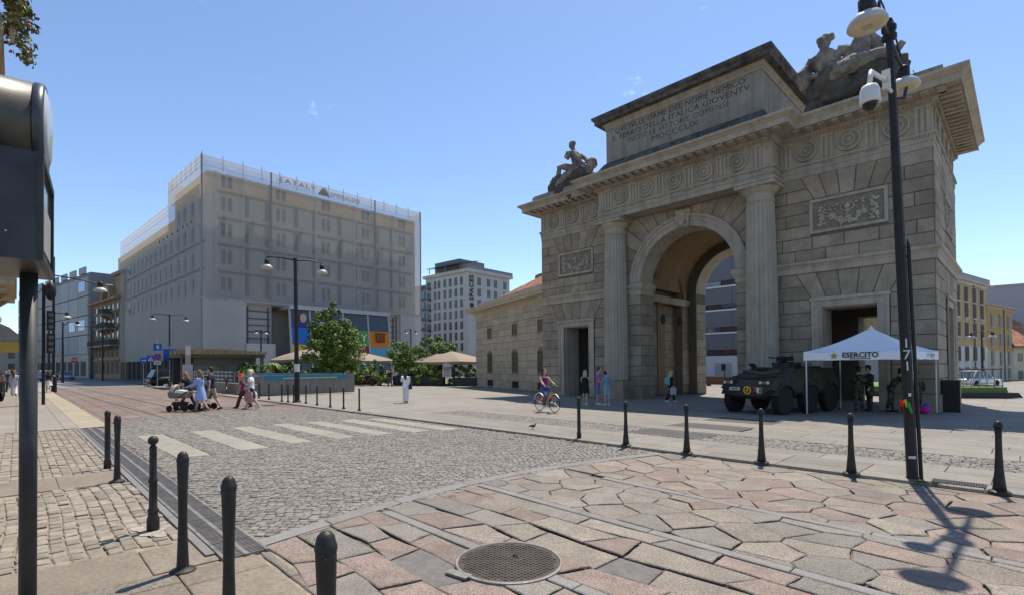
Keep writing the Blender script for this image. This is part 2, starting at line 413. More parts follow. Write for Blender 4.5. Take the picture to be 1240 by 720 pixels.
# ---- red street and the left pavement
red = struct('red_paved_street')
b = MB(); b.add([G(x, y, -.006) for x, y in [(-18.95,1.95),(-64,2.2),(-64,9.4),(-20.9,9.6),(-22.95,8.2),(-22.65,3.4)][::-1]], [tuple(range(6))]); b.build('red_paving', m_red, red)
b = MB()
for y0, k in ((2.75, .03), (4.15, .03)):
    b.add([G(-20.5,y0+1.0,.002), G(-64,y0,.002), G(-64,y0+.09,.002), G(-20.5,y0+1.09,.002)], [(3,2,1,0)])
b.build('tram_rail', plain((.12,.115,.11), .4, .6), red)
b = MB(); b.box(-64,-18.95,1.32,2.0,-.04,.004); b.build('edge_band', mat('yellow_stone_band', (.30,.26,.19), var=.1, scale=1, rough=.8, stain=.2), red)
asp = struct('asphalt_street'); b = MB(); b.add([G(-400,-1,-.03), G(-64.2,-1,-.03), G(-64.2,10.3,-.03), G(-400,10.3,-.03)], [(0,1,2,3)]); b.build('asphalt', mat('worn_asphalt', (.2,.195,.19), var=.15, scale=.6, rough=.9), asp)
pav = struct('left_pavement')
b = MB(); b.add([G(x, y, -.016) for x, y in ((-19,-6),(3.5,-6),(3.5,1.75),(-5.2,1.75),(-5.2,1.32),(-19,1.32))], [tuple(range(6))]); b.build('pavement_bed', mat('pavement_sand', (.25,.21,.155), var=.3, scale=9, rough=1, bump=.5, bscale=60), pav)
b = MB(); b.box(-110,-19,-6,1.315,-.05,0.0); b.build('paving', m_walk, pav)
setts([(-9.55,-2.6),(-5.9,-2.6),(-5.9,1.24),(-9.55,1.24)], 0, .165, .125, [], m_setl, m_setlS, pav, 'sand_sett', wave=.02, gap=.016)
setts([(-18.9,-2.6),(-10.75,-2.6),(-10.75,1.24),(-18.9,1.24)], 0, .165, .125, [], m_setl, m_setlS, pav, 'sand_sett', maxn=0, gap=.016)
slab_courses(-10.73, -9.57, -3, 1.24, 1.1, 1.4, m_slabL, pav, 'pavement_slab', f=G)
slab_courses(-5.88, -5.0, -3, 1.62, 1.3, .9, m_slabL, pav, 'pavement_slab', f=G)
slab_courses(-5.0, 3.5, -4, 1.6, .72, .9, [m_slabL, m_slabL, m_beige], pav, 'pavement_slab', f=G)
b = MB()
for k in range(30):
    a_ = 2*math.pi*k/30; q = .17+.05*math.sin(a_*2+1)+.04*math.sin(a_*5)+.03*random.random(); b.v.append(G(-6.45+math.cos(a_)*q*1.3, 1.03+math.sin(a_)*q*.75, .004))
b.f = [tuple(range(30))]; b.mi = [0]; b.build('mortar_patch', mat('old_mortar', (.31,.28,.235), var=.3, scale=14, rough=.95), pav)

# ---- the big irregular flagstones
flag = struct('flagstone_pavement')
b = MB(); b.add([G(x, y, -.03) for x, y in ((-5.7,1.5),(4,1.5),(4,9.7),(-5.7,9.7))], [(0,1,2,3)]); b.build('flag_bed', mat('flag_joint', (.12,.10,.075), var=.4, scale=9, rough=1), flag)
def xe(y):                                           # the slightly bowed western edge
    return -5.12-.62*math.sin(math.pi*min(1, max(0, (y-1.69)/7.6)))
lines = [((-5.4,3.2),(4,3.1)), ((-5.7,4.95),(4,4.5)), ((-4.7,6.68),(4,6.0))]
def ly(k, x):
    (a, b_), (c, d) = lines[k]; return b_+(d-b_)*(x-a)/(c-a)
for k in range(3):
    x = lines[k][0][0]+.03
    while x < 4:
        x2 = min(4, x+random.uniform(.7, 1.5)); b = MB()
        stone_mesh(b, [(x,ly(k,x)-.07),(x2,ly(k,x2)-.07),(x2,ly(k,x2)+.07),(x,ly(k,x)+.07)], lambda X, Y, w_: G(X, Y, w_), .01, .01, .006)
        b.build('strip_stone', m_strip, flag); x = x2
y = 1.7
while y < 9.4:
    y2 = min(9.45, y+random.uniform(.8, 1.3)); b = MB(); yy = [y, (y+y2)/2, y2]
    b2 = [(xe(y)-.0,y),(xe(y2)-.0,y2),(xe(y2)-.21,y2),(xe(y)-.21,y)]
    stone_mesh(b, b2, lambda X, Y, w_: G(X, Y, w_), .01, .01, .01); b.build('edging_stone', m_strip, flag); y = y2
bands = [(None,0),(0,1),(1,2),(2,None)]
pinkp = [.4,.45,.12,.35]; cs = [(.62,.37),(.68,.34),(.56,.43),(.62,.40)]
MH = (-3.2, 3.14, .475)
placed = 0
for bi, (lo, hi) in enumerate(bands):
    ax, ay = cs[bi]; y0, y1 = (1.6 if lo is None else lines[lo][1][1]-.3), (9.62 if hi is None else lines[hi][0][1]+.3)
    sites = []; r = 0; y = y0
    while y < y1+ay:
        x = -6.3+(ax/2 if r % 2 else 0)
        while x < 4.2: sites.append((x+random.uniform(-.24,.24)*ax*1.7, y+random.uniform(-.24,.24)*ay*1.5)); x += ax
        y += ay; r += 1
    quads = []
    if bi < 2:                                          # laid in rough rows of skewed blocks
        sites = []; rows = max(2, round((y1-y0)/.40)); ph = [random.uniform(0, 6.3) for _ in range(rows+2)]
        def yb(r_, x_): return y0+(y1-y0)*r_/rows+.045*math.sin(x_*2.3+ph[r_])+.03*math.sin(x_*5.1+ph[r_]*2)-.04*(x_+2.5)
        for r_ in range(-1, rows+1):
            x = -6.6+random.uniform(0, .5); sl0 = random.uniform(-.12, .16)
            while x < 4.2:
                x2 = x+random.uniform(.48, .98); sl1 = random.uniform(-.10, .20); r0, r1 = max(0, r_), r_+1
                a_, b_ = (x, yb(r0, x)-(.4 if r_ < 0 else 0)), (x2, yb(r0, x2)-(.4 if r_ < 0 else 0)); c_, d_ = (x2+sl1, yb(r1 if r_ >= 0 else 0, x2+sl1)), (x+sl0, yb(r1 if r_ >= 0 else 0, x+sl0))
                quads.append([a_, b_, c_, d_]); x, sl0 = x2, sl1
    for (sx_, sy_) in (sites or [(None, q) for q in quads]):
        p = list(sy_) if sx_ is None else [(-6.5,y0-.5),(4,y0-.5),(4,y1+.5),(-6.5,y1+.5)]
        for (qx, qy) in (sites if sx_ is not None else ()):
            dx, dy = qx-sx_, qy-sy_
            if (dx or dy) and abs(dx) < 2.2 and abs(dy) < 1.7:
                p = clip(p, dx, dy, (qx*qx+qy*qy-sx_*sx_-sy_*sy_)/2)
                if len(p) < 3: break
        def cutline(p, k, s, off):
            (a, b_), (c, d) = lines[k]; nx, ny = -(d-b_), (c-a); L_ = math.hypot(nx, ny); nx, ny = nx/L_, ny/L_
            return clip(p, s*nx, s*ny, s*(nx*a+ny*b_)-off)
        if len(p) < 3: continue
        p = cutline(p, lo, -1, .075) if lo is not None else clip(p, 0, -1, -1.63)
        if len(p) >= 3: p = cutline(p, hi, 1, .075) if hi is not None else clip(p, 0, 1, 9.58)
        if len(p) < 3: continue
        cy_ = sum(q[1] for q in p)/len(p)
        ya, yb = min(q[1] for q in p), max(q[1] for q in p)       # follow the bowed edge
        if min(q[0] for q in p) < -4.9:
            xa, xb = xe(ya), xe(yb); nx, ny = -(yb-ya), (xb-xa); L_ = math.hypot(nx, ny)+1e-9; nx, ny = nx/L_, ny/L_
            p = clip(p, nx, ny, nx*xa+ny*ya-.005)
        if len(p) < 3 or abs(area(p)) < .012: continue
        if all(math.hypot(q[0]-MH[0], q[1]-MH[1]) < MH[2] for q in p): continue
        cx_ = sum(q[0] for q in p)/len(p)
        asphalt = any(inside(q, p) for q in ((-2.6,3.75),(-3.3,2.45)))
        mt = m_patch if asphalt else (m_pink if random.random() < pinkp[bi] else random.choice((m_grey, m_beige, m_beige)))
        q_ = []                                     # chipped, slightly irregular arrises
        p = cleanp(p, .03)
        if len(p) < 3: continue
        for k in range(len(p)):
            a_, c_ = V(p[k]), V(p[(k+1) % len(p)]); L_ = (c_-a_).length; q_.append(tuple(a_)); nn = 3 if L_ > .42 else 2 if L_ > .22 else 0
            for j in range(nn): m_ = a_.lerp(c_, (j+1+random.uniform(-.25,.25))/(nn+1)); d_ = V((cx_, cy_))-m_; m_ = m_+d_.normalized()*random.uniform(0,.014); q_.append(tuple(m_))
        p = q_
        b = MB(); z = random.uniform(-.004,.009)-(.012 if asphalt else 0); tx, ty = random.gauss(0,.008), random.gauss(0,.008)
        if stone_mesh(b, p, lambda X, Y, w_: G(X, Y, w_+z+(X-cx_)*tx+(Y-cy_)*ty), random.choice((.005,.008,.012,.019)), .010, 0):
            b.build('flagstone', mt, flag); placed += 1
# weeds in the joints
b = MB()
for (cx_, cy_, n) in ((-5.02,2.98,8),(-5.0,2.1,6),(-5.35,4.2,8),(-1.12,9.58,45),(-.98,9.62,40)):
    for k in range(n):
        x_, y_ = cx_+random.gauss(0,.05), cy_+random.gauss(0,.03); zb = gz(x_,y_)+(PZ if y_ > 9.5 else -.01)
        for j in range(4):
            a_ = random.uniform(0,6.3); l_ = random.uniform(.015,.045)
            b.add([(x_,y_,zb),(x_+.008,y_+.004,zb),(x_+math.cos(a_)*l_,y_+math.sin(a_)*l_,zb+random.uniform(.01,.04))], [(0,1,2)])
b.build('weed', m_moss, flag, stuff=True)
# manhole cover, its raised chequer pattern modelled
mh = thing('manhole_cover', 'round cast iron manhole cover with a chequer pattern set in the irregular flagstones', 'manhole', on(MH[0], MH[1], .008))
b = MB(); b.lathe([(.475,-.03),(.475,.008),(.468,.012),(.45,.012),(.445,.004)], 48, caps=False); b.build('frame', m_iron, mh)
b = MB(); b.lathe([(.443,-.02),(.443,.006),(.437,.008),(.001,.008)], 48)
b.build('lid', mat('worn_iron_lid', (.07,.057,.05), var=.3, scale=6, rough=.75, spec=.2, bump=.2), mh)
b = MB(); q = .038
for i in range(-12, 13):
    for j in range(-12, 13):
        x_, y_ = i*q, j*q
        if math.hypot(x_, y_) < .41 and not (abs(x_+.02) < .07 and abs(y_-.1) < .04):
            b.cbox((x_, y_, .0105), (.026, .017, .008), R_(45) if (i+j) % 2 else R_(-45))
b.build('chequer', mat('worn_iron_lid', (.15,.13,.12)), mh, stuff=True)
b = MB(); b.cbox((-.02,.1,.006),(.1,.05,.01)); b.tube([(-.05,.1,.012),(-.02,.1,.03),(.01,.1,.012)], .006, 6); b.build('key_hole', plain((.02,.02,.02),.6), mh)
b = MB(); b.cbox((-.1,-.49,.0),(.22,.09,.02), .2); b.build('hinge', m_iron, mh)
dg = thing('drain_cover', 'rectangular iron drain grating beside the tall lamp post', 'drain cover', onp(-.72, 9.88, 0), R_(2))
b = MB(); b.box(-.29,.29,-.13,-.11,-.03,.016); b.box(-.29,.29,.11,.13,-.03,.016)
for k in range(19): b.box(-.285+k*.0308,-.27+k*.0308,-.11,.11,-.03,.015)
b.build('grating', mat('dark_grating', (.05,.048,.045), rough=.6, metal=.3), dg); b = MB(); b.box(-.285,.285,-.11,.11,-.03,.009); b.build('pit', plain((.015,.015,.015),.9), dg)
# ================================================================== THE ARCH
AY = 26.0; AZ = -.33+PZ; AC = -12.72
XL, XR, AYB = -23.0, -2.43, 34.4
m_rust = mat('rusticated_stone', (.315,.257,.192), var=.2, scale=1.6, rough=.85, rnd=.16, bump=.5, bscale=24, stain=.45, c2=(.335,.272,.20), speck=.14, spk=9)
m_core = mat('stone_joint', (.14,.12,.095), var=.2, scale=2, rough=.95)
m_trim = mat('pale_dressed_stone', (.40,.345,.27), var=.14, scale=1.2, rough=.8, rnd=.08, bump=.3, bscale=30, streak=.6, stain=.25)
m_col = mat('column_stone', (.38,.335,.265), var=.12, scale=1.5, rough=.8, bump=.3, bscale=30, streak=.4)
m_attic = mat('weathered_attic', (.30,.265,.215), var=.18, scale=1, rough=.85, rnd=.08, bump=.35, bscale=30, streak=.7, stain=.4)
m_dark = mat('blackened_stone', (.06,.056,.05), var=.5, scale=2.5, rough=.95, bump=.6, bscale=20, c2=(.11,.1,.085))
m_plas = mat('passage_plaster', (.27,.185,.105), var=.15, scale=.8, rough=.9, stain=.35, streak=.3)
arch = thing('triumphal_arch', 'large grey stone triumphal arch with two fluted columns, an inscribed attic and side doorways', 'arch', (AC, AY, AZ))
def AB(mb, name, mt, smooth=False, parent=None, stuff=False): return mb.build(name, mt, parent or arch, smooth, world=True, stuff=stuff)
ZS = 6.4; RI = 2.7; RO = 3.3                       # springing, opening radius, archivolt radius
ZT = 10.17
doors = [(-21.05,-19.15), (-6.32,-4.28)]; DZ = 4.16
def wall_with_openings(y0, y1, drs=doors):
    b = MB(); zb = AZ-.3
    xs = sorted([XL, XR] + [q for d in drs for q in d] + [AC-RI, AC+RI])
    for i in range(len(xs)-1):
        a, c = xs[i], xs[i+1]; mid = (a+c)/2
        if any(d[0] < mid < d[1] for d in drs): b.box(a, c, y0, y1, DZ, ZT+.05)
        elif abs(mid-AC) < RI:
            n = 28
            for k in range(n):
                t0, t1 = math.pi-math.pi*k/n, math.pi-math.pi*(k+1)/n
                p = [(AC+RI*math.cos(t0), ZS+RI*math.sin(t0)), (AC+RI*math.cos(t1), ZS+RI*math.sin(t1)), (AC+RI*math.cos(t1), ZT+.05), (AC+RI*math.cos(t0), ZT+.05)]
                b.prism(p, lambda u, v: (u, y1, v), lambda u, v: (u, y0, v))
        else: b.box(a, c, y0, y1, zb, ZT+.05)
    return b
AB(wall_with_openings(AY, AY+1.4), 'front_wall', m_core); AB(wall_with_openings(AYB-1.4, AYB), 'rear_wall', m_core)
# side walls, the right one with its doorway
b = MB(); b.box(XL, XL+1.2, AY+1.4, AYB-1.4, AZ-.3, ZT+.05); AB(b, 'side_wall', m_core)
SD = (29.6, 32.0)
b = MB(); b.box(XR-1.2, XR, AY+1.4, SD[0], AZ-.3, ZT+.05); b.box(XR-1.2, XR, SD[1], AYB-1.4, AZ-.3, ZT+.05); b.box(XR-1.2, XR, SD[0], SD[1], DZ, ZT+.05); AB(b, 'side_wall', m_core)
# the passage: walls, plastered vault, lower side rooms
PL, PR = AC-3.25, AC+3.25
m_pw = mat('passage_stone', (.19,.155,.115), var=.15, scale=1.2, rough=.9, stain=.3)
for x0, x1, s in ((PL-1.0, PL, 1), (PR, PR+1.0, -1)):
    b = MB(); yA, yB = AY+1.4, AYB-1.4; ym = (yA+yB)/2; rr = 1.9
    b.box(x0, x1, yA, ym-rr, AZ-.3, ZS+.0); b.box(x0, x1, ym+rr, yB, AZ-.3, ZS)
    xi0, xi1 = (x0, x1-.55) if s > 0 else (x0+.55, x1)
    b.box(xi0, xi1, ym-rr, ym+rr, AZ-.3, ZS+.02)
    AB(b, 'passage_wall', m_pw)
    # blind arch up into the vault haunch
    b = MB(); n = 14
    for k in range(n):
        t0, t1 = math.pi*k/n, math.pi*(k+1)/n
        xf = x1 if s > 0 else x0
        for (ra, rb) in ((rr, rr+.35),):
            p = [(ym+ra*math.cos(t0), 5.9+ra*math.sin(t0)*.95), (ym+rb*math.cos(t0), 5.9+rb*math.sin(t0)*.95), (ym+rb*math.cos(t1), 5.9+rb*math.sin(t1)*.95), (ym+ra*math.cos(t1), 5.9+ra*math.sin(t1)*.95)]
            b.prism(p, lambda u, v: (xf-.3*s, u, v), lambda u, v: (xf+.18*s, u, v))
    AB(b, 'blind_arch', m_plas)
    b = MB(); xf = x1 if s > 0 else x0
    b.box(min(xf-.56*s, xf-.47*s), max(xf-.56*s, xf-.47*s), ym-.45, ym+.45, AZ, 5.7); AB(b, 'plaster_pilaster', m_plas)
    b = MB(); sweep_profile(b, [(xf, yA), (xf, yB)], [(0,5.55),(.1,5.6),(.16,5.8),(.22,5.95),(0,5.98)], side=s); AB(b, 'passage_cornice', m_trim)
    z = AZ+.05; row = 0
    while z < 5.5:
        ze = min(5.54, z+.58)
        for (ya, yb) in ((yA, ym-rr), (ym+rr, yB)):
            bb = MB(); stone_mesh(bb, [(ya, z), (yb, z), (yb, ze), (ya, ze)], (lambda u, v, w_: (xf+s*w_, u, v)), .03, .02, .03); AB(bb, 'passage_block', m_rust)
        for (ya, yb) in ((ym-rr, ym-.47), (ym+.47, ym+rr)):
            bb = MB(); xq = xf-s*.55; stone_mesh(bb, [(ya, z), (yb, z), (yb, ze), (ya, ze)], (lambda u, v, w_: (xq+s*w_, u, v)), .03, .02, .03); AB(bb, 'passage_block', m_rust)
        z = ze
b = MB(); n = 24; rv = PR-AC
for k in range(n):
    t0, t1 = math.pi*k/n, math.pi*(k+1)/n
    p = [(AC+rv*math.cos(t0), ZS+rv*math.sin(t0)), (AC+(rv+.35)*math.cos(t0), ZS+(rv+.35)*math.sin(t0)), (AC+(rv+.35)*math.cos(t1), ZS+(rv+.35)*math.sin(t1)), (AC+rv*math.cos(t1), ZS+rv*math.sin(t1))]
    b.prism(p, lambda u, v: (u, AYB-1.4, v), lambda u, v: (u, AY+1.4, v))
AB(b, 'barrel_vault', m_plas, smooth=False)
b = MB(); b.box(XL+1.2, PL-1, AY+1.4, AYB-1.4, 5.6, 5.9); b.box(PR+1, XR-1.2, AY+1.4, AYB-1.4, 5.6, 5.9); AB(b, 'room_ceiling', m_plas)
b = MB(); b.box(XL+.05, XR-.05, AY+.05, AYB-.05, ZT+.05, 12.4); AB(b, 'roof_mass', m_core)
for y in (AY+2.4, AY+4.6):
    b = MB(); x_ = PL+.62; b.tube([(x_,y,5.4),(x_,y,4.75)], .012, 5); b.lathe([(.02,.55),(.13,.45),(.16,.2),(.12,0),(.03,-.06)], 8, (x_,y,4.2)); AB(b, 'hanging_lantern', plain((.03,.03,.03), .5))

# ---- rusticated facing
def fan(cx, z0, z1, wb, wt, n):                      # flat arch: n wedge stones
    out = []
    for k in range(n):
        b0, b1 = -wb/2+wb*k/n, -wb/2+wb*(k+1)/n; t0, t1 = -wt/2+wt*k/n, -wt/2+wt*(k+1)/n
        out.append([(cx+b0, z0), (cx+b1, z0), (cx+t1, z1), (cx+t0, z1)])
    return out
nblk = [0]
def block(poly, fmap, name='stone_block', depth=.045):
    p = cleanp(poly)
    if len(p) < 3 or abs(area(p)) < .02: return
    b = MB()
    if stone_mesh(b, p, fmap, .03, .022, depth*random.uniform(.75, 1.25)):
        AB(b, name, m_rust)
def face(u0, u1, zrows, cuts, fans, fmap, ln=1.35):
    """courses of blocks between u0 and u1, cut round rectangles and fans"""
    for fn in fans:
        for p in fn['st']: block(p, fmap, 'voussoir')
    for r in range(len(zrows)-1):
        z0, z1 = zrows[r], zrows[r+1]; zm = (z0+z1)/2
        segs = [(u0, u1)]
        blk = [(a, b_) for a, b_, c, d in cuts if c < zm < d]
        for fn in fans:
            if fn['z0'] < zm < fn['z1']:
                t = (zm-fn['z0'])/(fn['z1']-fn['z0']); hw = (fn['wb']+(fn['wt']-fn['wb'])*t)/2; blk.append((fn['c']-hw, fn['c']+hw, fn))
        for q in blk:
            ns = []
            for s0, s1 in segs:
                if s1 <= q[0] or s0 >= q[1]: ns.append((s0, s1)); continue
                if s0 < q[0]: ns.append((s0, q[0]))
                if s1 > q[1]: ns.append((q[1], s1))
            segs = ns
        for s0, s1 in segs:
            if s1-s0 < .06: continue
            n = max(1, round((s1-s0)/ln)); edges = [s0]
            off = (.5 if r % 2 else 0)
            if n == 1 and s1-s0 > 1.15 and r % 2: edges += [s0+(s1-s0)*random.uniform(.35,.65)]
            elif n > 1:
                for k in range(1, n+(1 if off else 0)):
                    e = s0+(s1-s0)*(k-off*.9+(.0 if not off else .02))/n
                    if s0+.25 < e < s1-.25: edges.append(e)
            edges.append(s1)
            for k in range(len(edges)-1):
                p = [(edges[k], z0), (edges[k+1], z0), (edges[k+1], z1), (edges[k], z1)]
                for fn in fans:                      # slanted ends against a fan
                    if fn['z0'] < zm < fn['z1']:
                        h = fn['z1']-fn['z0']; sl = (fn['wt']-fn['wb'])/2/h
                        if k == len(edges)-2 and abs(s1-(fn['c']-(fn['wb']/2+sl*(zm-fn['z0'])))) < .02:
                            p = [(edges[k], z0), (fn['c']-fn['wb']/2-sl*(z0-fn['z0']), z0), (fn['c']-fn['wb']/2-sl*(z1-fn['z0']), z1), (edges[k], z1)]
                        if k == 0 and abs(s0-(fn['c']+(fn['wb']/2+sl*(zm-fn['z0'])))) < .02:
                            p = [(fn['c']+fn['wb']/2+sl*(z0-fn['z0']), z0), (edges[1], z0), (edges[1], z1), (fn['c']+fn['wb']/2+sl*(z1-fn['z0']), z1)]
                block(p, fmap)
FRONT = lambda u, v, w_: (u, AY-w_, v)
REAR = lambda u, v, w_: (u, AYB+w_, v)
RIGHT = lambda u, v, w_: (XR+w_, u, v)
LEFT = lambda u, v, w_: (XL-w_, u, v)
zl = [AZ-.02] + [.42+.593*k for k in range(10)]; zl[-1] = 5.757
zu = [6.26+.5586*k for k in range(8)]
def FN(cx, z0, z1, wb, wt, n): return dict(c=cx, z0=z0, z1=z1, wb=wb, wt=wt, st=fan(cx, z0, z1, wb, wt, n))
dl, dr = -20.1, -5.3; DW = 1.42                       # door axes, half width of the frames
for cx, u0, u1 in ((dl, XL, AC-RI-1.42), (dr, AC+RI+1.42, XR)):
    face(u0, u1, zl, [(cx-DW, cx+DW, -1, 4.6)], [FN(cx, 4.6, 5.757, 2.84, 4.1, 5)], FRONT)
    pu0, pu1 = (XL, -17.5) if cx == dl else (-8.0, XR)
    face(u0, u1, zu, [(cx-1.42, cx+1.42, 7.46, 9.06)], [FN(cx, 9.06, 10.17, 2.5, 3.6, 5)], FRONT)
# pier strips beside the opening, then radiating voussoirs
zp = [AZ-.02, .42] + [.42+.593*k for k in range(1, 10)]; zp[-1] = 5.757
for u0, u1 in ((AC-RI-1.42, AC-RI), (AC+RI, AC+RI+1.42)): face(u0, u1, zp, [], [], FRONT, ln=2)
XA, XB = AC-4.12, AC+4.12; N = 17
for k in range(N):
    t0, t1 = math.pi*k/N, math.pi*(k+1)/N
    p = [(AC, ZS), (AC+9*math.cos(t0), ZS+9*math.sin(t0)), (AC+9*math.cos(t1), ZS+9*math.sin(t1))]
    p = clip(p, 1, 0, XB); p = clip(p, -1, 0, -XA); p = clip(p, 0, 1, 10.17)
    a0, a1 = (AC+RO*math.cos(t0), ZS+RO*math.sin(t0)), (AC+RO*math.cos(t1), ZS+RO*math.sin(t1))
    nx, ny = math.cos((t0+t1)/2), math.sin((t0+t1)/2)
    p = clip(p, -nx, -ny, -(nx*(a0[0]+a1[0])/2+ny*(a0[1]+a1[1])/2))
    block(p, FRONT, 'voussoir')
# right flank, rear and left flank
sdc = (SD[0]+SD[1])/2
face(AY, AYB, zl, [(sdc-1.6, sdc+1.6, -1, 4.6)], [FN(sdc, 4.6, 5.757, 3.2, 4.3, 5)], RIGHT, ln=1.5)
face(AY, AYB, zu, [(sdc-1.5, sdc+1.5, 7.46, 9.06)], [], RIGHT, ln=1.5)
face(AY, AYB, zl, [], [], LEFT, ln=2); face(AY, AYB, zu, [], [], LEFT, ln=2)
# reveals of the main opening
for xo, s in ((AC-RI, 1), (AC+RI, -1)):
    for k in range(len(zl)-1):
        block([(AY, zl[k]), (AY+1.4, zl[k]), (AY+1.4, zl[k+1]), (AY, zl[k+1])], (lambda u, v, w_: (xo+s*w_, u, v)), 'reveal_block', .035)
        block([(AYB-1.4, zl[k]), (AYB, zl[k]), (AYB, zl[k+1]), (AYB-1.4, zl[k+1])], (lambda u, v, w_: (xo+s*w_, u, v)), 'reveal_block', .035)
# plinth
for x0, x1 in ((XL, -21.6), (-18.66, AC-RI), (AC+RI, -6.76), (-3.84, XR)):
    b = MB(); b.box(x0-.06, x1+.06, AY-.10, AY+.3, AZ-.3, .4); AB(b, 'plinth', m_rust)
for y0, y1 in ((AY+.3, sdc-1.62), (sdc+1.62, AYB+.05)):
    b = MB(); b.box(XR-.3, XR+.1, y0, y1, AZ-.3, .4); AB(b, 'plinth', m_rust)
# ---- door frames (pale, moulded)
def door_frame(name, cx, hw, zt, fm, wd=.42):
    b = MB()
    def fr(x0, x1, z0, z1, d0, d1):
        b.prism([(x0,z0),(x1,z0),(x1,z1),(x0,z1)], lambda u, v: fm(u, v, d0), lambda u, v: fm(u, v, d1))
    for s in (-1, 1):
        a, c = sorted((cx+s*hw, cx+s*(hw-wd))); fr(a, c, AZ-.02, zt-.001, -.3, .07)
        a, c = sorted((cx+s*hw, cx+s*(hw-.11))); fr(a, c, AZ-.02, zt-.002, .0, .12)
    fr(cx-hw, cx+hw, zt-wd, zt, -.3, .075); fr(cx-hw-.05, cx+hw+.05, zt-.12, zt+.02, -.02, .15)
    AB(b, name, m_trim)
for cx in (dl, dr): door_frame('door_frame', cx, DW, 4.6, FRONT)
door_frame('side_door_frame', sdc, 1.6, 4.6, RIGHT)
for cx in (dl, dr):                                   # deep plain reveals
    b = MB(); a, c = doors[0] if cx == dl else doors[1]
    b.box(a-.05, a+.03, AY+.02, AY+1.42, AZ, DZ); b.box(c-.03, c+.05, AY+.02, AY+1.42, AZ, DZ); b.box(a+.03, c-.03, AY+.02, AY+1.42, DZ-.03, DZ+.05); AB(b, 'door_reveal', m_trim)
# ---- carved garland panels
def lump(b, c, r):
    k = len(b.v); ph = random.uniform(0, 3)
    b.ell(c, (r, r*1.05, r*random.uniform(.8,1.2)), Matrix.Rotation(ph, 3, 'Y'), 7, 5)
def panel(cx, hw, fm, swap=False):
    b = MB(); z0, z1 = 7.5, 9.03
    def fr(x0, x1, za, zb, d0, d1): b.prism([(x0,za),(x1,za),(x1,zb),(x0,zb)], lambda u, v: fm(u, v, d0), lambda u, v: fm(u, v, d1))
    fr(cx-hw, cx+hw, z0, z0+.13, -.1, .08); fr(cx-hw, cx+hw, z1-.13, z1, -.1, .08); fr(cx-hw, cx-hw+.13, z0+.13, z1-.13, -.1, .08); fr(cx+hw-.13, cx+hw, z0+.13, z1-.13, -.1, .08)
    AB(b, 'panel_frame', m_trim)
    b = MB(); fr2 = [(cx-hw+.13,z0+.13),(cx+hw-.13,z0+.13),(cx+hw-.13,z1-.13),(cx-hw+.13,z1-.13)]
    b.prism(fr2, lambda u, v: fm(u, v, -.1), lambda u, v: fm(u, v, .012)); AB(b, 'panel_ground', mat('panel_ground_stone', (.21,.18,.14), var=.2, scale=3, rough=.9))
    b = MB(); W = hw-.3
    def L(u, v, r): lump(b, fm(cx+u, v, .03), r)
    for k in range(95):                               # swag of fruit
        t = random.uniform(-1, 1); L(t*W*.62, 7.86+.42*t*t+random.gauss(0,.075)+.06*math.cos(t*9), random.uniform(.05,.09))
    for s in (-1, 1):                                 # hanging ends and bows
        for k in range(44): q = random.random(); L(s*W*(.72+.24*random.random()), 7.75+q*.95, random.uniform(.04,.08))
        for k in range(10): L(s*(W*.5+random.gauss(0,.1)), 8.55+random.gauss(0,.09), random.uniform(.04,.07))
    for k in range(16): a = k/16*6.283; L(.24*math.cos(a), 8.46+.17*math.sin(a), .045)     # mask and ring
    L(0, 8.48, .14); L(-.34, 8.6, .07); L(.34, 8.6, .07); L(0, 8.28, .09)
    AB(b, 'garland_relief', m_trim, smooth=True, stuff=True)
panel(dl, 1.40, FRONT); panel(dr, 1.44, FRONT); panel(sdc, 1.5, RIGHT)
# ---- string course, archivolt, imposts
prof_s = [(-.05,5.757),(.10,5.757),(.10,6.0),(.13,6.02),(.16,6.08),(.25,6.15),(.27,6.2),(.27,6.26),(-.05,6.28)]
for path in ([(XL,AYB),(XL,AY),(AC-RI-.62,AY)], [(AC+RI+.62,AY),(XR,AY),(XR,AYB)]):
    b = MB(); sweep_profile(b, path, prof_s, side=-1 if False else 1) if False else sweep_profile(b, path, prof_s, side=1)
    AB(b, 'string_course', m_trim)
for s in (-1, 1):
    xi = AC+s*RI; b = MB()
    path = [(xi+s*.72, AY), (xi, AY), (xi, AY+1.4)]
    sweep_profile(b, path, [(-.05,5.72),(.06,5.72),(.06,5.95),(.1,6.0),(.18,6.15),(.2,6.22),(.2,6.36),(-.05,6.38)], side=1 if s < 0 else -1)
    AB(b, 'impost', m_trim)
def ring(r0, r1, y0, y1, n=40):
    b = MB()
    for k in range(n):
        t0, t1 = math.pi*k/n, math.pi*(k+1)/n; c0, s0, c1, s1 = math.cos(t0), math.sin(t0), math.cos(t1), math.sin(t1)
        b.prism([(AC+r0*c0,ZS+r0*s0),(AC+r1*c0,ZS+r1*s0),(AC+r1*c1,ZS+r1*s1),(AC+r0*c1,ZS+r0*s1)], lambda u, v: (u, y1, v), lambda u, v: (u, y0, v))
    return b
b = ring(RI-.02, RI+.26, AY-.07, AY+1.38)
b2 = ring(RI+.26, RI+.48, AY-.11, AY+.1); b.add(b2.v, b2.f); b2 = ring(RI+.48, RO+.02, AY-.17, AY+.1); b.add(b2.v, b2.f)
AB(b, 'archivolt', m_trim)
b = ring(RI-.02, RI+.3, AYB-1.38, AYB+.08); AB(b, 'rear_archivolt', m_trim)

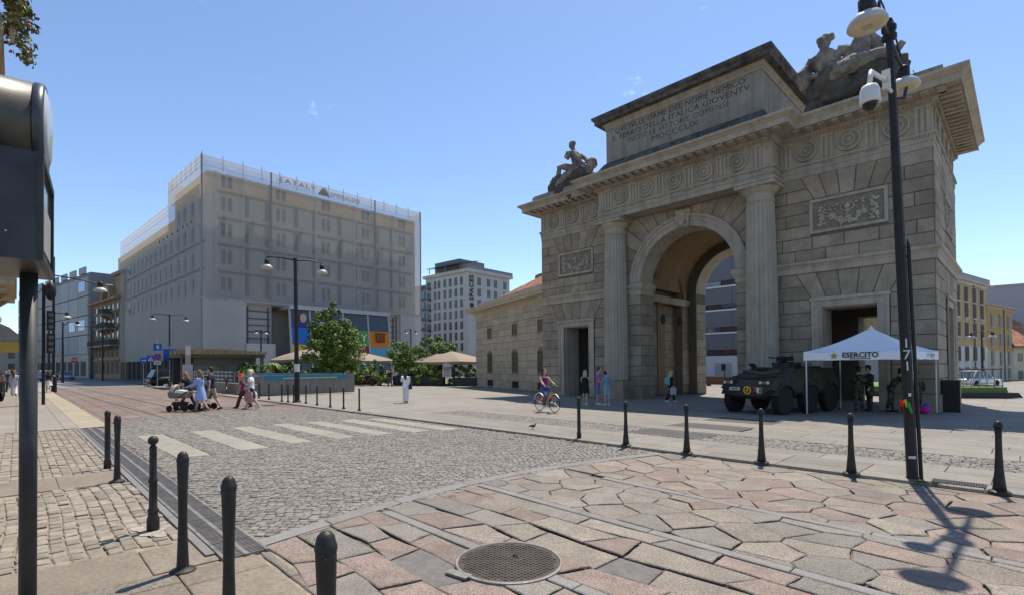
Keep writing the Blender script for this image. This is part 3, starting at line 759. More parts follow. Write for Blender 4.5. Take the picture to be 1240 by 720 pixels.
CLD = {}
def blob(name, prims, vox, mt, parent, smooth_it=2, world=False, disp=None):
    """closed tubes / ellipsoids fused by a voxel remesh into one continuous skin"""
    b = MB()
    for p in prims:
        if p[0] == 't': b.tube(p[1], p[2], 10, True, p[3] if len(p) > 3 else 1)
        elif p[0] == 'e': b.ell(p[1], p[2], p[3] if len(p) > 3 else None, 12, 8)
        elif p[0] == 'r': b.rings(p[1])
    o = b.build(name, mt, parent, False, world)
    md = o.modifiers.new('fuse', 'REMESH'); md.mode = 'VOXEL'; md.voxel_size = vox; md.use_smooth_shade = True
    if smooth_it:
        sm = o.modifiers.new('soften', 'SMOOTH'); sm.iterations = smooth_it; sm.factor = .5
    if disp:                                            # rough carving
        if disp[1] not in CLD:
            tx = bpy.data.textures.new('carving', 'CLOUDS'); tx.noise_scale = disp[1]; tx.noise_depth = 4; CLD[disp[1]] = tx
        dm = o.modifiers.new('carve', 'DISPLACE'); dm.texture = CLD[disp[1]]; dm.strength = disp[0]; dm.mid_level = .5; dm.texture_coords = 'LOCAL'
    return o
# keystone: bearded head on a scroll
kx, ky, kz = AC, AY-.28, 9.42
blob('keystone_head', [('t', [(kx,ky+.35,9.05),(kx,ky+.3,9.95)], [.26,.36]), ('e', (kx,ky,kz+.05), (.2,.2,.27)), ('e', (kx,ky-.2,kz+.02), (.045,.07,.09)),
    ('e', (kx-.08,ky-.15,kz+.12), (.06,.06,.03)), ('e', (kx+.08,ky-.15,kz+.12), (.06,.06,.03)), ('e', (kx,ky-.1,kz-.2), (.15,.14,.17)), ('e', (kx,ky+.02,kz+.27), (.25,.2,.12)),
    ('t', [(kx-.33,ky+.15,kz+.42),(kx-.3,ky+.05,kz),(kx-.25,ky+.15,kz-.35)], [.1,.09,.06]), ('t', [(kx+.33,ky+.15,kz+.42),(kx+.3,ky+.05,kz),(kx+.25,ky+.15,kz-.35)], [.1,.09,.06]),
    ('t', [(kx-.42,ky+.15,kz+.5),(kx+.42,ky+.15,kz+.5)], [.11,.11])], .03, m_trim, arch, 2, True)

# ---- columns: pedestal, fluted shaft, Doric capital
CY = AY-.5
def flute_ring(r, z, cx, cy, n=20):
    out = []
    for k in range(n):
        for f, d in ((0,0),(.18,0),(.34,.055),(.5,.075),(.66,.055),(.82,0)):
            a = 2*math.pi*(k+f)/n; q = r-d*r*1.1; out.append((cx+q*math.cos(a), cy+q*math.sin(a), z))
    return out
for cx in (-16.78, -8.68):
    b = MB(); b.box(cx-.86, cx+.86, AY-1.2, AY+.2, AZ-.3, .78); b.box(cx-.92, cx+.92, AY-1.27, AY+.2, AZ-.3, .18); AB(b, 'pedestal', m_rust)
    b = MB(); zs = [.8,1.0,2.5,4,5.5,7,8.4,9.25]; rs = [.70,.70,.697,.688,.672,.648,.62,.605]
    b.rings([flute_ring(r, z, cx, CY) for r, z in zip(rs, zs)]); AB(b, 'column_shaft', m_col)
    b = MB(); b.lathe([(.60,9.25),(.64,9.27),(.64,9.33),(.60,9.35),(.60,9.6),(.63,9.62),(.66,9.66),(.70,9.68),(.76,9.76),(.83,9.86),(.85,9.9)], 40, (cx, CY, 0)); AB(b, 'column_necking', m_trim, True)
    b = MB(); b.box(cx-.88, cx+.88, CY-.88, AY+.1, 9.9, 10.08); b.box(cx-.93, cx+.93, CY-.93, AY+.1, 10.08, 10.17); AB(b, 'abacus', m_trim)

# ---- entablature breaking forward over the columns
FY = AY-1.07; X1, X2 = -17.52, -7.94
path = [(XL,AYB),(XL,AY),(X1,AY),(X1,FY),(X2,FY),(X2,AY),(XR,AY),(XR,AYB)]
b = MB(); b.box(X1+.02, X2-.02, FY+.02, AY+.2, ZT+.002, 12.4); AB(b, 'entablature_core', m_trim)
def mould(name, prof, mt): 
    b = MB(); sweep_profile(b, path, prof, side=1); AB(b, name, mt)
mould('architrave', [(-.4,10.17),(.03,10.17),(.03,10.42),(.06,10.43),(.06,10.66),(.13,10.68),(.13,10.78),(-.4,10.8)], m_trim)
mould('frieze', [(-.4,10.79),(.0,10.79),(.0,11.88),(-.4,11.89)], m_trim)
mould('cornice', [(-.5,11.87),(.07,11.87),(.09,11.93),(.16,11.99),(.2,12.06),(.2,12.12),(.92,12.16),(.92,12.12),(.96,12.12),(.96,12.36),(1.0,12.38),(1.06,12.44),(1.16,12.5),(1.18,12.52),(1.18,12.62),(-.5,12.72)], m_trim)
# roundels and triglyphs
def roundel(x, y, z, fm):
    b = MB()
    rs = []
    for r, d in ((.45,.0),(.45,.10),(.39,.11),(.35,.02),(.28,.01),(.25,.10),(.20,.10),(.17,.02),(.10,.03),(.06,.13),(.001,.14)):
        rs.append([fm(x+r*math.cos(6.2832*k/20), z+r*math.sin(6.2832*k/20), d) for k in range(20)])
    b.rings(rs); AB(b, 'roundel', m_trim)
def triglyph(x, z0, z1, fm, w_=.56):
    b = MB(); s = w_/6
    for k in (-1, 0, 1):
        c = x+k*s*2; b.prism([(c-s*.62,z0),(c+s*.62,z0),(c+s*.62,z1-.1),(c-s*.62,z1-.1)], lambda u, v: fm(u, v, -.02), lambda u, v: fm(u, v, .045))
    b.prism([(x-w_/2,z1-.1),(x+w_/2,z1-.1),(x+w_/2,z1),(x-w_/2,z1)], lambda u, v: fm(u, v, -.02), lambda u, v: fm(u, v, .075))
    for k in range(6):
        c = x-w_/2+w_*(k+.5)/6; b.prism([(c-.03,z0-.21),(c+.03,z0-.21),(c+.025,z0-.13),(c-.025,z0-.13)], lambda u, v: fm(u, v, .02), lambda u, v: fm(u, v, .11))
    AB(b, 'triglyph', m_trim)
FFR = lambda u, v, w_: (u, FY-w_, v)
for xs, fm in (((-21.95,-20.3,-18.66),FRONT), ((-16.0,-14.37,-12.73,-11.09,-9.46),FFR), ((-6.85,-5.2,-3.55),FRONT)):
    for x in xs: roundel(x, 0, 11.33, fm)
    for x in [xs[0]-.82]+[x+.82 for x in xs]:
        if fm is FRONT and (x < XL+.2 or abs(x-X1) < .3): continue
        triglyph(x, 10.8, 11.86, fm)
for y in (27.6, 29.25, 30.9, 32.55): roundel(y, 0, 11.33, RIGHT)
for y in (26.75, 28.42, 30.07, 31.72, 33.4): triglyph(y, 10.8, 11.86, RIGHT)
# mutules under the corona
def mut(x0, x1, y0, y1): b = MB(); b.box(x0, x1, y0, y1, 12.045, 12.14); AB(b, 'mutule', m_trim)
n = 44
for k in range(n):
    x = XL-.6+(XR-XL+1.2)*(k+.5)/n; yf = FY if X1-.8 < x < X2+.8 else AY
    mut(x-.13, x+.13, yf-.86, yf-.24)
for k in range(18): y = AY-.5+8.5*(k+.5)/18; mut(XR+.24, XR+.86, y-.12, y+.12)
# dentil course
b = MB(); n = 150
for k in range(n):
    x = XL-.1+(XR-XL+.2)*(k+.5)/n; yf = FY if X1-.15 < x < X2+.15 else AY
    b.box(x-.04, x+.04, yf-.19, yf-.1, 11.9, 11.985)
for k in range(60): y = AY+8.3*(k+.5)/60; b.box(XR+.1, XR+.19, y-.04, y+.04, 11.9, 11.985)
AB(b, 'dentil_course', m_trim, stuff=True)
# ---- attic with its inscription
TX0, TX1, TY, TYB = -17.1, -8.42, AY-.82, AY+6.6
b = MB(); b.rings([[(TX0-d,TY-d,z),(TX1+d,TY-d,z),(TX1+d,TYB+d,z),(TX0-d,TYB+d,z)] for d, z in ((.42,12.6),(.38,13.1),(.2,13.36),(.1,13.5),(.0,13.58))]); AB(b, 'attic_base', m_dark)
b = MB(); b.box(TX0, TX1, TY, TYB, 13.5, 15.85); AB(b, 'attic_block', m_attic)
tp = [(TX0,TYB),(TX0,TY),(TX1,TY),(TX1,TYB)]
b = MB(); sweep_profile(b, tp, [(-.5,15.5),(.05,15.5),(.05,15.66),(.1,15.7),(.18,15.85),(-.5,15.86)], side=1); AB(b, 'attic_moulding', m_trim)
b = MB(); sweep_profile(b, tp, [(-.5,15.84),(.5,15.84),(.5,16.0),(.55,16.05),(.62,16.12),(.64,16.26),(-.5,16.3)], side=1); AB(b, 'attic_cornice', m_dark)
b = MB(); b.box(TX0+.3, TX1-.3, TY+.3, TYB-.3, 16.2, 16.55); AB(b, 'attic_capping', m_attic)
m_let = mat('incised_letters', (.055,.048,.04), rough=.9)
for tx, z, wd in (('QVI SVLLE ORME DEL NOME NEMICO', 15.26, 7.3), ('IL FERRO DELLA ITALICA GIOVENTV', 14.86, 7.7), ('INCISE LE VITTORIE COMENSI', 14.46, 5.6), ('MDCCCLIX', 14.06, 2.6)):
    o = text_mesh('inscription', tx, .42, m_let, arch, (AC-.1-AC, TY-.004-AY, z-AZ), (R_(90),0,0), width=wd, ext=.006, bold=-.004 if z > 14.6 else -.008)
# end blocks behind the statues
for x0, x1 in ((XL-.4, XL+3.5), (XR-3.3, XR+.35)):
    b = MB(); b.box(x0, x1, AY-.1 if x0 > -10 else AY-.35, AY+3, 12.6, 13.25); AB(b, 'parapet_block', m_attic)
# ================================================================== BUILDINGS
def local(name, label, cat, P, d, z=0.0, group=None):
    return thing(name, label, cat, (P[0], P[1], z), math.atan2(d[1], d[0]), group)
m_glass = mat('window_glass', (.035,.045,.055), rough=.12, spec=.6, var=.3, scale=2)
m_glassl = mat('window_glass_pale', (.16,.19,.22), rough=.15, spec=.6, var=.3, scale=2)
m_shut = mat('brown_shutter', (.085,.055,.04), rough=.7)
m_shutg = mat('grey_shutter', (.25,.26,.25), rough=.7)
# ---- 1. big building wrapped in scaffold netting
def netmat(name, c, al):
    m = bpy.data.materials.new(name); m.use_nodes = True; n = m.node_tree.nodes; L = m.node_tree.links; n.clear()
    o = n.new('ShaderNodeOutputMaterial'); tr = n.new('ShaderNodeBsdfTransparent'); d = n.new('ShaderNodeBsdfDiffuse'); tl = n.new('ShaderNodeBsdfTranslucent'); m1 = n.new('ShaderNodeMixShader'); m2 = n.new('ShaderNodeMixShader')
    co = n.new('ShaderNodeTexCoord'); mp = n.new('ShaderNodeMapping'); mp.inputs['Scale'].default_value = (.35,.35,.05); no = n.new('ShaderNodeTexNoise'); no.inputs['Scale'].default_value = 1; no.inputs['Detail'].default_value = 6
    L.new(co.outputs['Object'], mp.inputs[0]); L.new(mp.outputs[0], no.inputs['Vector']); mr = n.new('ShaderNodeMapRange'); L.new(no.outputs[0], mr.inputs[0]); mr.inputs[1].default_value = .3; mr.inputs[2].default_value = .7; mr.inputs[3].default_value = al-.025; mr.inputs[4].default_value = al+.025
    d.inputs[0].default_value = (*c,1); tl.inputs[0].default_value = (*c,1); m1.inputs[0].default_value = .5; L.new(mr.outputs[0], m2.inputs[0])
    L.new(d.outputs[0], m1.inputs[1]); L.new(tl.outputs[0], m1.inputs[2]); L.new(tr.outputs[0], m2.inputs[1]); L.new(m1.outputs[0], m2.inputs[2]); L.new(m2.outputs[0], o.inputs[0]); return m
m_net = netmat('scaffold_net', (.54,.515,.475), .60)
m_netl = mat('scaffold_net_low', (.46,.445,.415), var=.05, scale=.4, rough=.9, alpha=.82)
m_ewall = mat('netted_wall', (.56,.53,.48), var=.1, scale=.4, rough=.9)
m_etoplit = mat('netted_top_storey_lit', (.78,.56,.32), var=.12, scale=.5, rough=.9)  # sunlit look of the top band, painted into the wall as a tan colour
m_pipe = mat('scaffold_pipe', (.36,.35,.32), rough=.5, metal=.4)
eb = local('netted_building', 'huge flat block wrapped in grey scaffold netting with lettering along its top edge', 'building', (-71.25, 16.6), (-.056, .998))
def EB(b, name, mt, par=None, stuff=False): return b.build(name, mt, par or eb, stuff=stuff)
W_, D1, D2 = 34.3, 14.8, 46.5
b = MB(); b.box(.9, W_-.6, .9, D1, 10.3, 24.3); b.box(.9, W_-.6, D1, D2+7, -.5, 21.6); b.box(.9, 5.3, .9, D1, -.5, 10.3); b.box(29.9, W_-.6, .9, D1, -.5, 10.3); b.box(5.3, 29.9, 4.2, D1, -.5, 10.3); EB(b, 'wall', m_ewall)
b = MB(); b.box(.9, W_-.6, .9, D1, 24.301, 26.9); EB(b, 'top_storey', m_etoplit)
b = MB(); b.box(.9, W_-.6, D1+.01, D2+7, 21.601, 23.4); EB(b, 'top_storey', m_etoplit)
# nets: sheets stretched on the scaffold, a hair thick
def sheet(x0, x1, y0, y1, z0, z1, mt, name='net'):
    b = MB(); b.box(x0, x1, y0, y1, z0, z1); b.f = [f for f in b.f]; b.mi = [0]*len(b.f)
    if x1-x0 < .1: vs = [(x0,y0,z0),(x0,y1,z0),(x0,y1,z1),(x0,y0,z1)]
    else: vs = [(x0,y0,z0),(x1,y0,z0),(x1,y0,z1),(x0,y0,z1)]
    b = MB(); b.add(vs, [(0,1,2,3)]); EB(b, name, mt)
for x0, x1 in ((0,8.6),(8.62,25.1),(25.12,W_)): sheet(x0, x1, 0, 0, 10.4, 28.4, m_net)
sheet(0, 5.3, -.02, -.02, -.1, 10.38, m_netl); sheet(29.95, W_, -.02, -.02, -.1, 10.38, m_netl)
sheet(0, 0, 0, D1, 2.9, 28.55, m_net); sheet(0, 0, D1, D2, 2.9, 25.3, m_net)
sheet(W_, W_, 0, D1, 0, 28.4, m_net)
b = MB(); b.box(0.02, W_-.02, D1, D1+.03, 25.0, 28.5); b = MB(); b.add([(0,D1,25.2),(W_,D1,25.2),(W_,D1,28.5),(0,D1,28.5)], [(0,1,2,3)]); EB(b, 'net', m_net)
# scaffold standards and ledgers showing above the roof
for k in range(15):
    b = MB(); x = .1+k*(W_-.2)/14; b.tube([(x,.12,26.9),(x,.12,28.9)], .045, 6); EB(b, 'scaffold_pole', m_pipe)
for k in range(7):
    b = MB(); y = .3+k*D1/7; b.tube([(.12,y,26.9),(.12,y,28.75)], .045, 6); EB(b, 'scaffold_pole', m_pipe)
for z in (27.2, 27.8, 28.38):
    b = MB(); b.tube([(.1,.12,z),(W_-.1,.12,z)], .025, 5); EB(b, 'scaffold_rail', m_pipe)
    b = MB(); b.tube([(.12,.1,z),(.12,D1,z)], .025, 5); EB(b, 'scaffold_rail', m_pipe)
for z in (24.0, 24.6, 25.25):
    b = MB(); b.tube([(.12,D1,z),(.12,D2,z)], .025, 5); EB(b, 'scaffold_rail', m_pipe)
for x in (.03, 8.6, 25.1, W_-.03):
    b = MB(); b.box(x-.09, x+.09, -.05, .06, -.2 if x in (.03,) else 10.4, 28.45); EB(b, 'net_seam', mat('net_seam', (.26,.25,.23), rough=.9))
rows = [12.6, 16.1, 19.55, 23.0]
m_fr = mat('netted_frame', (.10,.10,.10), rough=.9)
def ewin(x, z, w_=1.35, h=1.75):
    f = MB()
    f.box(x-w_/2, x+w_/2, .84, .9, z-h/2, z+h/2); o = EB(f, 'window', m_ewall)
    for s in (-1, 1):
        q = MB(); q.box(x+s*w_*.29-w_*.17, x+s*w_*.29+w_*.17, .78, .84, z-h/2+.02, z+h/2-.02); EB(q, 'pane', m_glass, o)
def epan(x, z, w_=2.7, h=2.5):
    o = MB(); o.box(x-w_/2, x+w_/2, .82, .9, z-h/2, z+h/2); p = EB(o, 'bay_panel', mat('netted_panel', (.48,.46,.42), rough=.9))
    for s in (-1, 1):
        q = MB(); q.box(x+s*w_/2-.27, x+s*w_/2+.27, .72, .82, z-h/2, z+h/2+.2); EB(q, 'side_shutter', m_fr, p)
    q = MB(); q.box(x-w_/2-.27, x+w_/2+.27, .70, .86, z+h/2+.2, z+h/2+.42); EB(q, 'lintel', m_fr, p)
for z in rows+[26.0]:
    for x in (3.2, 10.3, 17.05, 23.85, 30.9): ewin(x, z if z < 26 else 25.9, h=1.75 if z < 26 else 1.5)
    if z < 26:
        for x in (7.0, 13.8, 20.6, 27.3): epan(x, z if z < 26 else 25.6, h=2.5 if z < 26 else 1.8)
for z in rows:
    for x0, x1 in ((2.0,6.0),(9.0,12.6),(15.6,19.4),(21.9,25.3),(28.8,33)):
        b = MB(); b.box(x0, x1, .60, .9, z+1.4, z+1.62); EB(b, 'floor_band', m_fr)
b = MB(); b.box(0, W_, -.06, .3, 10.36, 10.6); EB(b, 'net_hem', m_pipe)
for x in (1.9, 5.2, 8.75, 15.4, 21.8, 25.2, 29):
    b = MB(); b.box(x-.13, x+.13, .62, .9, 10.6, 26.9); EB(b, 'pilaster', m_ewall)
# flank windows
for z in (12.6, 16.1, 19.55, 23.0):
    for y in [3.2, 6.8, 10.2, 13.2]+([] if z > 21 else [17+2.9*k for k in range(10)]):
        f = MB(); f.box(.76, .9, y-.6, y+.6, z-.9, z+.9); EB(f, 'window', m_glass)
for z in (14.4, 17.9):
    b = MB(); b.box(.7, .9, 1.5, D2, z, z+.2); EB(b, 'floor_band', m_fr)
for k, y in enumerate((4.1, 5.8, 7.6, 10, 12.7, 15.0, 17.2, 19.3)):
    b = MB(); b.box(-.03, .02, y-.14, y+.14, 20.5, 20.85); EB(b, 'net_hole', plain((.02,.02,.02), .9))
# lower bays
b = MB(); b.box(.76,.9, 0,0.1, 0,0.1)
for x, z in ((2.8, 8.2), (2.8, 4.2), (31.8, 6.5)):
    f = MB(); f.box(x-1.1, x+1.1, .78, .9, z-1.4, z+1.4); EB(f, 'window', m_glassl)
m_gar = mat('bay_cladding', (.42,.40,.36), var=.1, rough=.8)
for x0, x1 in ((5.3, 9.0), (26.6, 29.6)):
    b = MB(); b.box(x0, x1, 1.0, 1.2, 4.9, 10.3); EB(b, 'bay_back', m_gar)
    b = MB(); b.box(x0-.02, x1+.02, -.3, 1.2, -.2, 4.9); EB(b, 'bay_base', mat('pale_render', (.50,.49,.46), rough=.9, var=.05, scale=.5))
    for z in (5.6, 6.5, 7.4, 8.3, 9.3):
        q = MB(); q.box(x0+.1, x1-.2, .86, 1.0, z, z+.1); EB(q, 'rail', m_fr)
    for xx in (x0+.5, x1-.5): q = MB(); q.box(xx-.07, xx+.07, .84, 1.0, 5, 9.9); EB(q, 'upright', m_fr)
# entrance canopy with leaning glass wall and coloured squares
b = MB(); b.rings([[(10.3,-1.7,z),(26.7,-1.7,z),(26.7,4.2,z),(10.3,4.2,z)] for z in (9.75, 10.3)]); EB(b, 'canopy', mat('canopy_metal', (.44,.43,.41), rough=.5, metal=.2))
ytop, ybot = -1.3, -2.4
def lean(x0, x1, z0, z1, mt, name, d=0.0, th=.06):
    f = lambda z: ybot+(ytop-ybot)*(z/9.7)-d
    k = lambda z: (9.7-z)/9.7*.9
    b = MB(); X0 = lambda x, z: x+(x-18.5)/8*k(z)*-0+(-.9 if x < 11 else (-.9*(18.5-x)/8 if False else 0))*0
    vs = [(x0,f(z0),z0),(x1,f(z0),z0),(x1,f(z1),z1),(x0,f(z1),z1)]; vs += [(x,y+th,z) for x, y, z in vs]
    b.add(vs, [(0,1,2,3),(7,6,5,4),(0,4,5,1),(1,5,6,2),(2,6,7,3),(3,7,4,0)]); return EB(b, name, mt)
lean(10.4, 26.6, 0, 9.7, m_glass, 'glass_wall')
for x in (10.45, 13.35, 18.5, 22.75, 26.55):
    lean(x-.13, x+.13, 0, 9.72, mat('mullion', (.4,.39,.37), rough=.5), 'mullion', .12, .2)
sq = [(10.6,13.2,4.85,7.2,(.02,.16,.50)), (10.6,13.2,2.4,4.83,(.72,.47,.03)), (13.5,16.0,4.85,7.2,(.12,.30,.05)), (13.5,16.0,2.4,4.83,(.25,.02,.04)), (16.1,18.35,4.85,7.2,(.02,.16,.50)), (16.1,18.35,2.4,4.83,(.72,.47,.03)), (20.2,22.6,2.4,4.83,(.25,.02,.04)), (20.2,22.6,4.85,7.2,(.12,.30,.05)), (22.9,26.4,4.75,7.2,(.62,.20,.02)), (22.9,26.4,2.4,4.73,(.10,.34,.45))]
for x0, x1, z0, z1, c in sq: lean(x0, x1, z0, z1, plain(c, .6), 'colour_panel', .1, .05)
em = MB(); 
for k in range(3): em.cbox((24.0+k*.65, -2.06, 6.15), (.28,.06,.9))
em.cbox((24.65,-2.06,6.8),(1.9,.06,.25)); em.cbox((24.65,-2.06,5.55),(1.6,.06,.2)); EB(em, 'crown_emblem', plain((.17,.04,.02), .7))
o = text_mesh('panel_letter', 'Y', 1.7, plain((.75,.75,.7), .6), eb, (21.7,-2.08,6.0), (R_(90),0,0)); 
# portrait poster behind the glass head
pm = MB(); pm.box(11.5, 13.0, -1.62, -1.58, 7.3, 8.2); EB(pm, 'poster', plain((.03,.05,.22), .6)); pm = MB(); pm.ell((12.3,-1.62,8.6), (.5,.06,.65)); EB(pm, 'poster_face', plain((.55,.36,.27), .7))
# lettering on the top strip
m_sg = mat('roof_letters', (.30,.235,.13), rough=.6)
tl = text_mesh('roof_letters', 'EATALY', 1.0, m_sg, eb, (12.4,.06,27.75), (R_(90),0,0), width=5.4, ext=.03, spacing=1.2)
tl = text_mesh('roof_letters', 'SMERALDO', .85, m_sg, eb, (19.9,.06,27.55), (R_(90),0,0), width=5.0, ext=.03, spacing=1.1)
b = MB(); b.prism([(15.4,27.1),(17.3,27.1),(16.6,28.2),(16.1,28.2)], lambda u, v: (u,0.1,v), lambda u, v: (u,.05,v)); EB(b, 'roof_emblem', m_sg)
# arcade below the flank net: dark openings and railings
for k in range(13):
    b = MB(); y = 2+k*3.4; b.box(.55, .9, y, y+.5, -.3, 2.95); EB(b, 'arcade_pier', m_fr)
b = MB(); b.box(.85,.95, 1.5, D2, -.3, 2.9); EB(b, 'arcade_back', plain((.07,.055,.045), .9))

# ---- 2. office tower with vertical lettering, and its darker neighbour
m_sp = mat('office_concrete', (.46,.44,.40), var=.08, scale=.3, rough=.85)
sp = local('office_tower', 'pale concrete office tower with rows of tall windows, vertical lettering and solar roof frame', 'building', (-109.8, 92.3), (-.07, .998))
def SP(b, n, mt, p=None): return b.build(n, mt, p or sp)
b = MB(); b.box(0, 18.0, 0, 18.6, -3, 28.3); SP(b, 'wall', m_sp)
b = MB(); b.rings([[(-.7,-.7,z),(18.9,-.7,z),(18.9,19.3,z),(-.7,19.3,z)] for z in (28.3, 29.2)]); rf = SP(b, 'roof', m_sp)
b = MB(); b.box(1.5, 12, 5, 16, 29.2, 33.0); SP(b, 'plant_room', plain((.13,.14,.15), .6), rf)
for k in range(9):
    b = MB(); y = -1+k*1.9; b.add([(-2.2,y,30.6),(3.5,y,31.6),(3.5,y+1.6,31.6),(-2.2,y+1.6,30.6),(-2.2,y,30.75),(3.5,y,31.75),(3.5,y+1.6,31.75),(-2.2,y+1.6,30.75)], [(0,3,2,1),(4,5,6,7),(0,1,5,4),(1,2,6,5),(2,3,7,6),(3,0,4,7)]); SP(b, 'solar_panel', plain((.05,.06,.08), .3), rf)
for y in (0, 8, 15): 
    b = MB(); b.tube([(3,y,29.2),(3,y,31.6)], .12, 6); b.tube([(-1.5,y,29.2),(-1.5,y,30.7)], .12, 6); SP(b, 'roof_strut', plain((.2,.2,.2), .5), rf)
b = MB(); b.box(-.6,18.8,-.62,-.56,29.2,30.1); SP(b, 'roof_rail', plain((.2,.21,.22), .5), rf)
for r in range(8):
    z = 26.0-r*3.15
    for y in (2.6, 5.0, 7.4, 9.8, 12.4, 14.2) if r < 8 else ():     # shaded flank with narrow windows
        o = MB(); o.box(-.05, .05, y-.55, y+.55, z-1.15, z+1.15); q = SP(o, 'window', m_glass)
        o = MB(); o.box(-.09, -.05, y-.02, y+.02, z-1.1, z+1.1); SP(o, 'glazing_bar', m_sp, q)
    for x in (4.6, 8.6, 11.6, 15.8):
        o = MB(); o.box(x-.7, x+.7, -.05, .05, z-1.1, z+1.1); q = SP(o, 'window', m_glass)
        o = MB(); o.box(x-.03, x+.03, -.09, -.05, z-1.1, z+1.1); SP(o, 'glazing_bar', m_sp, q)
    o = MB(); o.box(-1.2, .3, 16.0, 18.4, z-1.6, z-1.4); SP(o, 'balcony', m_sp); o = MB(); o.box(-1.2,-1.1,16.0,18.4,z-1.4,z-.5); SP(o, 'balcony_rail', plain((.12,.12,.12),.6))
    o = MB(); o.box(-.03,.05,16.2,18.2,z-1.3,z+1.1); SP(o, 'window', m_glass)
text_mesh('tower_letters', 'S\nP\nA\nC\nE\nS', 1.5, plain((.02,.02,.022),.5), sp, (-.1, .9, 24.6), (R_(90),0,R_(-90))) if False else text_mesh('tower_letters', 'SPACES', 2.3, plain((.02,.02,.022),.5), sp, (1.5,-.1,23.9), (R_(90),R_(-90),0), width=7.2, ext=.08, bold=.02)
b = MB(); b.lathe([(.75,-.1),(.75,.1)], 16, (1.5,-.1,19.0), ax='y'); SP(b, 'logo_disc', plain((.02,.02,.022),.5))
dk = local('dark_office_block', 'dark grey office block with gridded windows standing beside the pale tower', 'building', (-131, 93.5), (-.07,.998))
b = MB(); b.box(0, 14, 0, 12, -3, 26.5); b.build('wall', plain((.10,.105,.11), .7), dk); b = MB(); b.box(-.6,14.4,-.6,12.4,26.5,27.2); b.build('roof', plain((.16,.17,.18), .7), dk)
for r in range(8):
    for x in (1.2, 4.4, 7.6, 10.8):
        o = MB(); o.box(x, x+2.2, -.05, .05, 23.2-r*3.1, 25.4-r*3.1); o.build('window', m_glassl, dk)
    for y in (1.5, 4.5, 7.5, 10.0):
        o = MB(); o.box(-.05, .05, y, y+1.6, 23.2-r*3.1, 25.4-r*3.1); o.build('window', m_glassl, dk)

# ---- 3. the old toll house beside the arch
m_cus = mat('toll_house_stone', (.47,.385,.275), var=.14, scale=1.6, rough=.85, rnd=.09, bump=.4, bscale=24, stain=.25)
m_cj = mat('toll_house_joint', (.25,.20,.14), rough=.95)
cd = V((-.944, .33)).normalized(); c0 = V((-25.03, 28.59)) - cd*1.75
cu = thing('toll_house', 'low sand coloured stone toll house with arched windows and a tiled roof beside the arch', 'building', (c0.x, c0.y, 0), math.atan2(-cd.y, -cd.x))
# local frame: x runs from the far (left) end to the arch, y inwards
CL = 16.7; cu.location = (c0.x+cd.x*CL, c0.y+cd.y*CL, -.4)
def CU(b, n, mt, p=None, stuff=False): return b.build(n, mt, p or cu, stuff=stuff)
b = MB(); b.prism([(0,.35),(CL+.1,.35),(CL+.1-3.75,11),(0,11)], lambda u, v: (u,v,-.4), lambda u, v: (u,v,7.6)); CU(b, 'wall', m_cj)
CF = lambda u, v, w_: (u, .35-w_, v)
CSD = lambda u, v, w_: (-w_, u, v)
up_ = [(3.1, 4.25, 1.5, 5.95-.0), (9.15, 0, 0, 0), (14.75, 0, 0, 0)]
wx = [CL-13.1, CL-7.65, CL-3.0]
cz = [-.1]+[.75+.57*k for k in range(12)]
def crow(z0, z1, cuts, fm, u0, u1):
    segs = [(u0, u1)]
    for a, c in cuts:
        ns = []
        for s0, s1 in segs:
            if s1 <= a or s0 >= c: ns.append((s0, s1)); continue
            if s0 < a: ns.append((s0, a))
            if s1 > c: ns.append((c, s1))
        segs = ns
    for s0, s1 in segs:
        n = max(1, round((s1-s0)/1.5))
        for k in range(n):
            b = MB()
            if stone_mesh(b, [(s0+(s1-s0)*k/n,z0),(s0+(s1-s0)*(k+1)/n,z0),(s0+(s1-s0)*(k+1)/n,z1),(s0+(s1-s0)*k/n,z1)], fm, .03, .02, .035*random.uniform(.8,1.2)): CU(b, 'stone_block', m_cus)
for r in range(len(cz)-1):
    z0, z1 = cz[r], cz[r+1]; zm = (z0+z1)/2; cuts = []
    for x in wx:
        if 1.5 < zm < 3.6: cuts.append((x-.62, x+.62))
        if 4.5 < zm < 5.75: cuts.append((x-.62, x+.62))
        if r == 0: cuts.append((x-.7, x+.7))
    crow(z0, z1, cuts, CF, 0, CL); crow(z0, z1, [], CSD, .35, 11)
m_iron2 = plain((.05,.05,.05), .6)
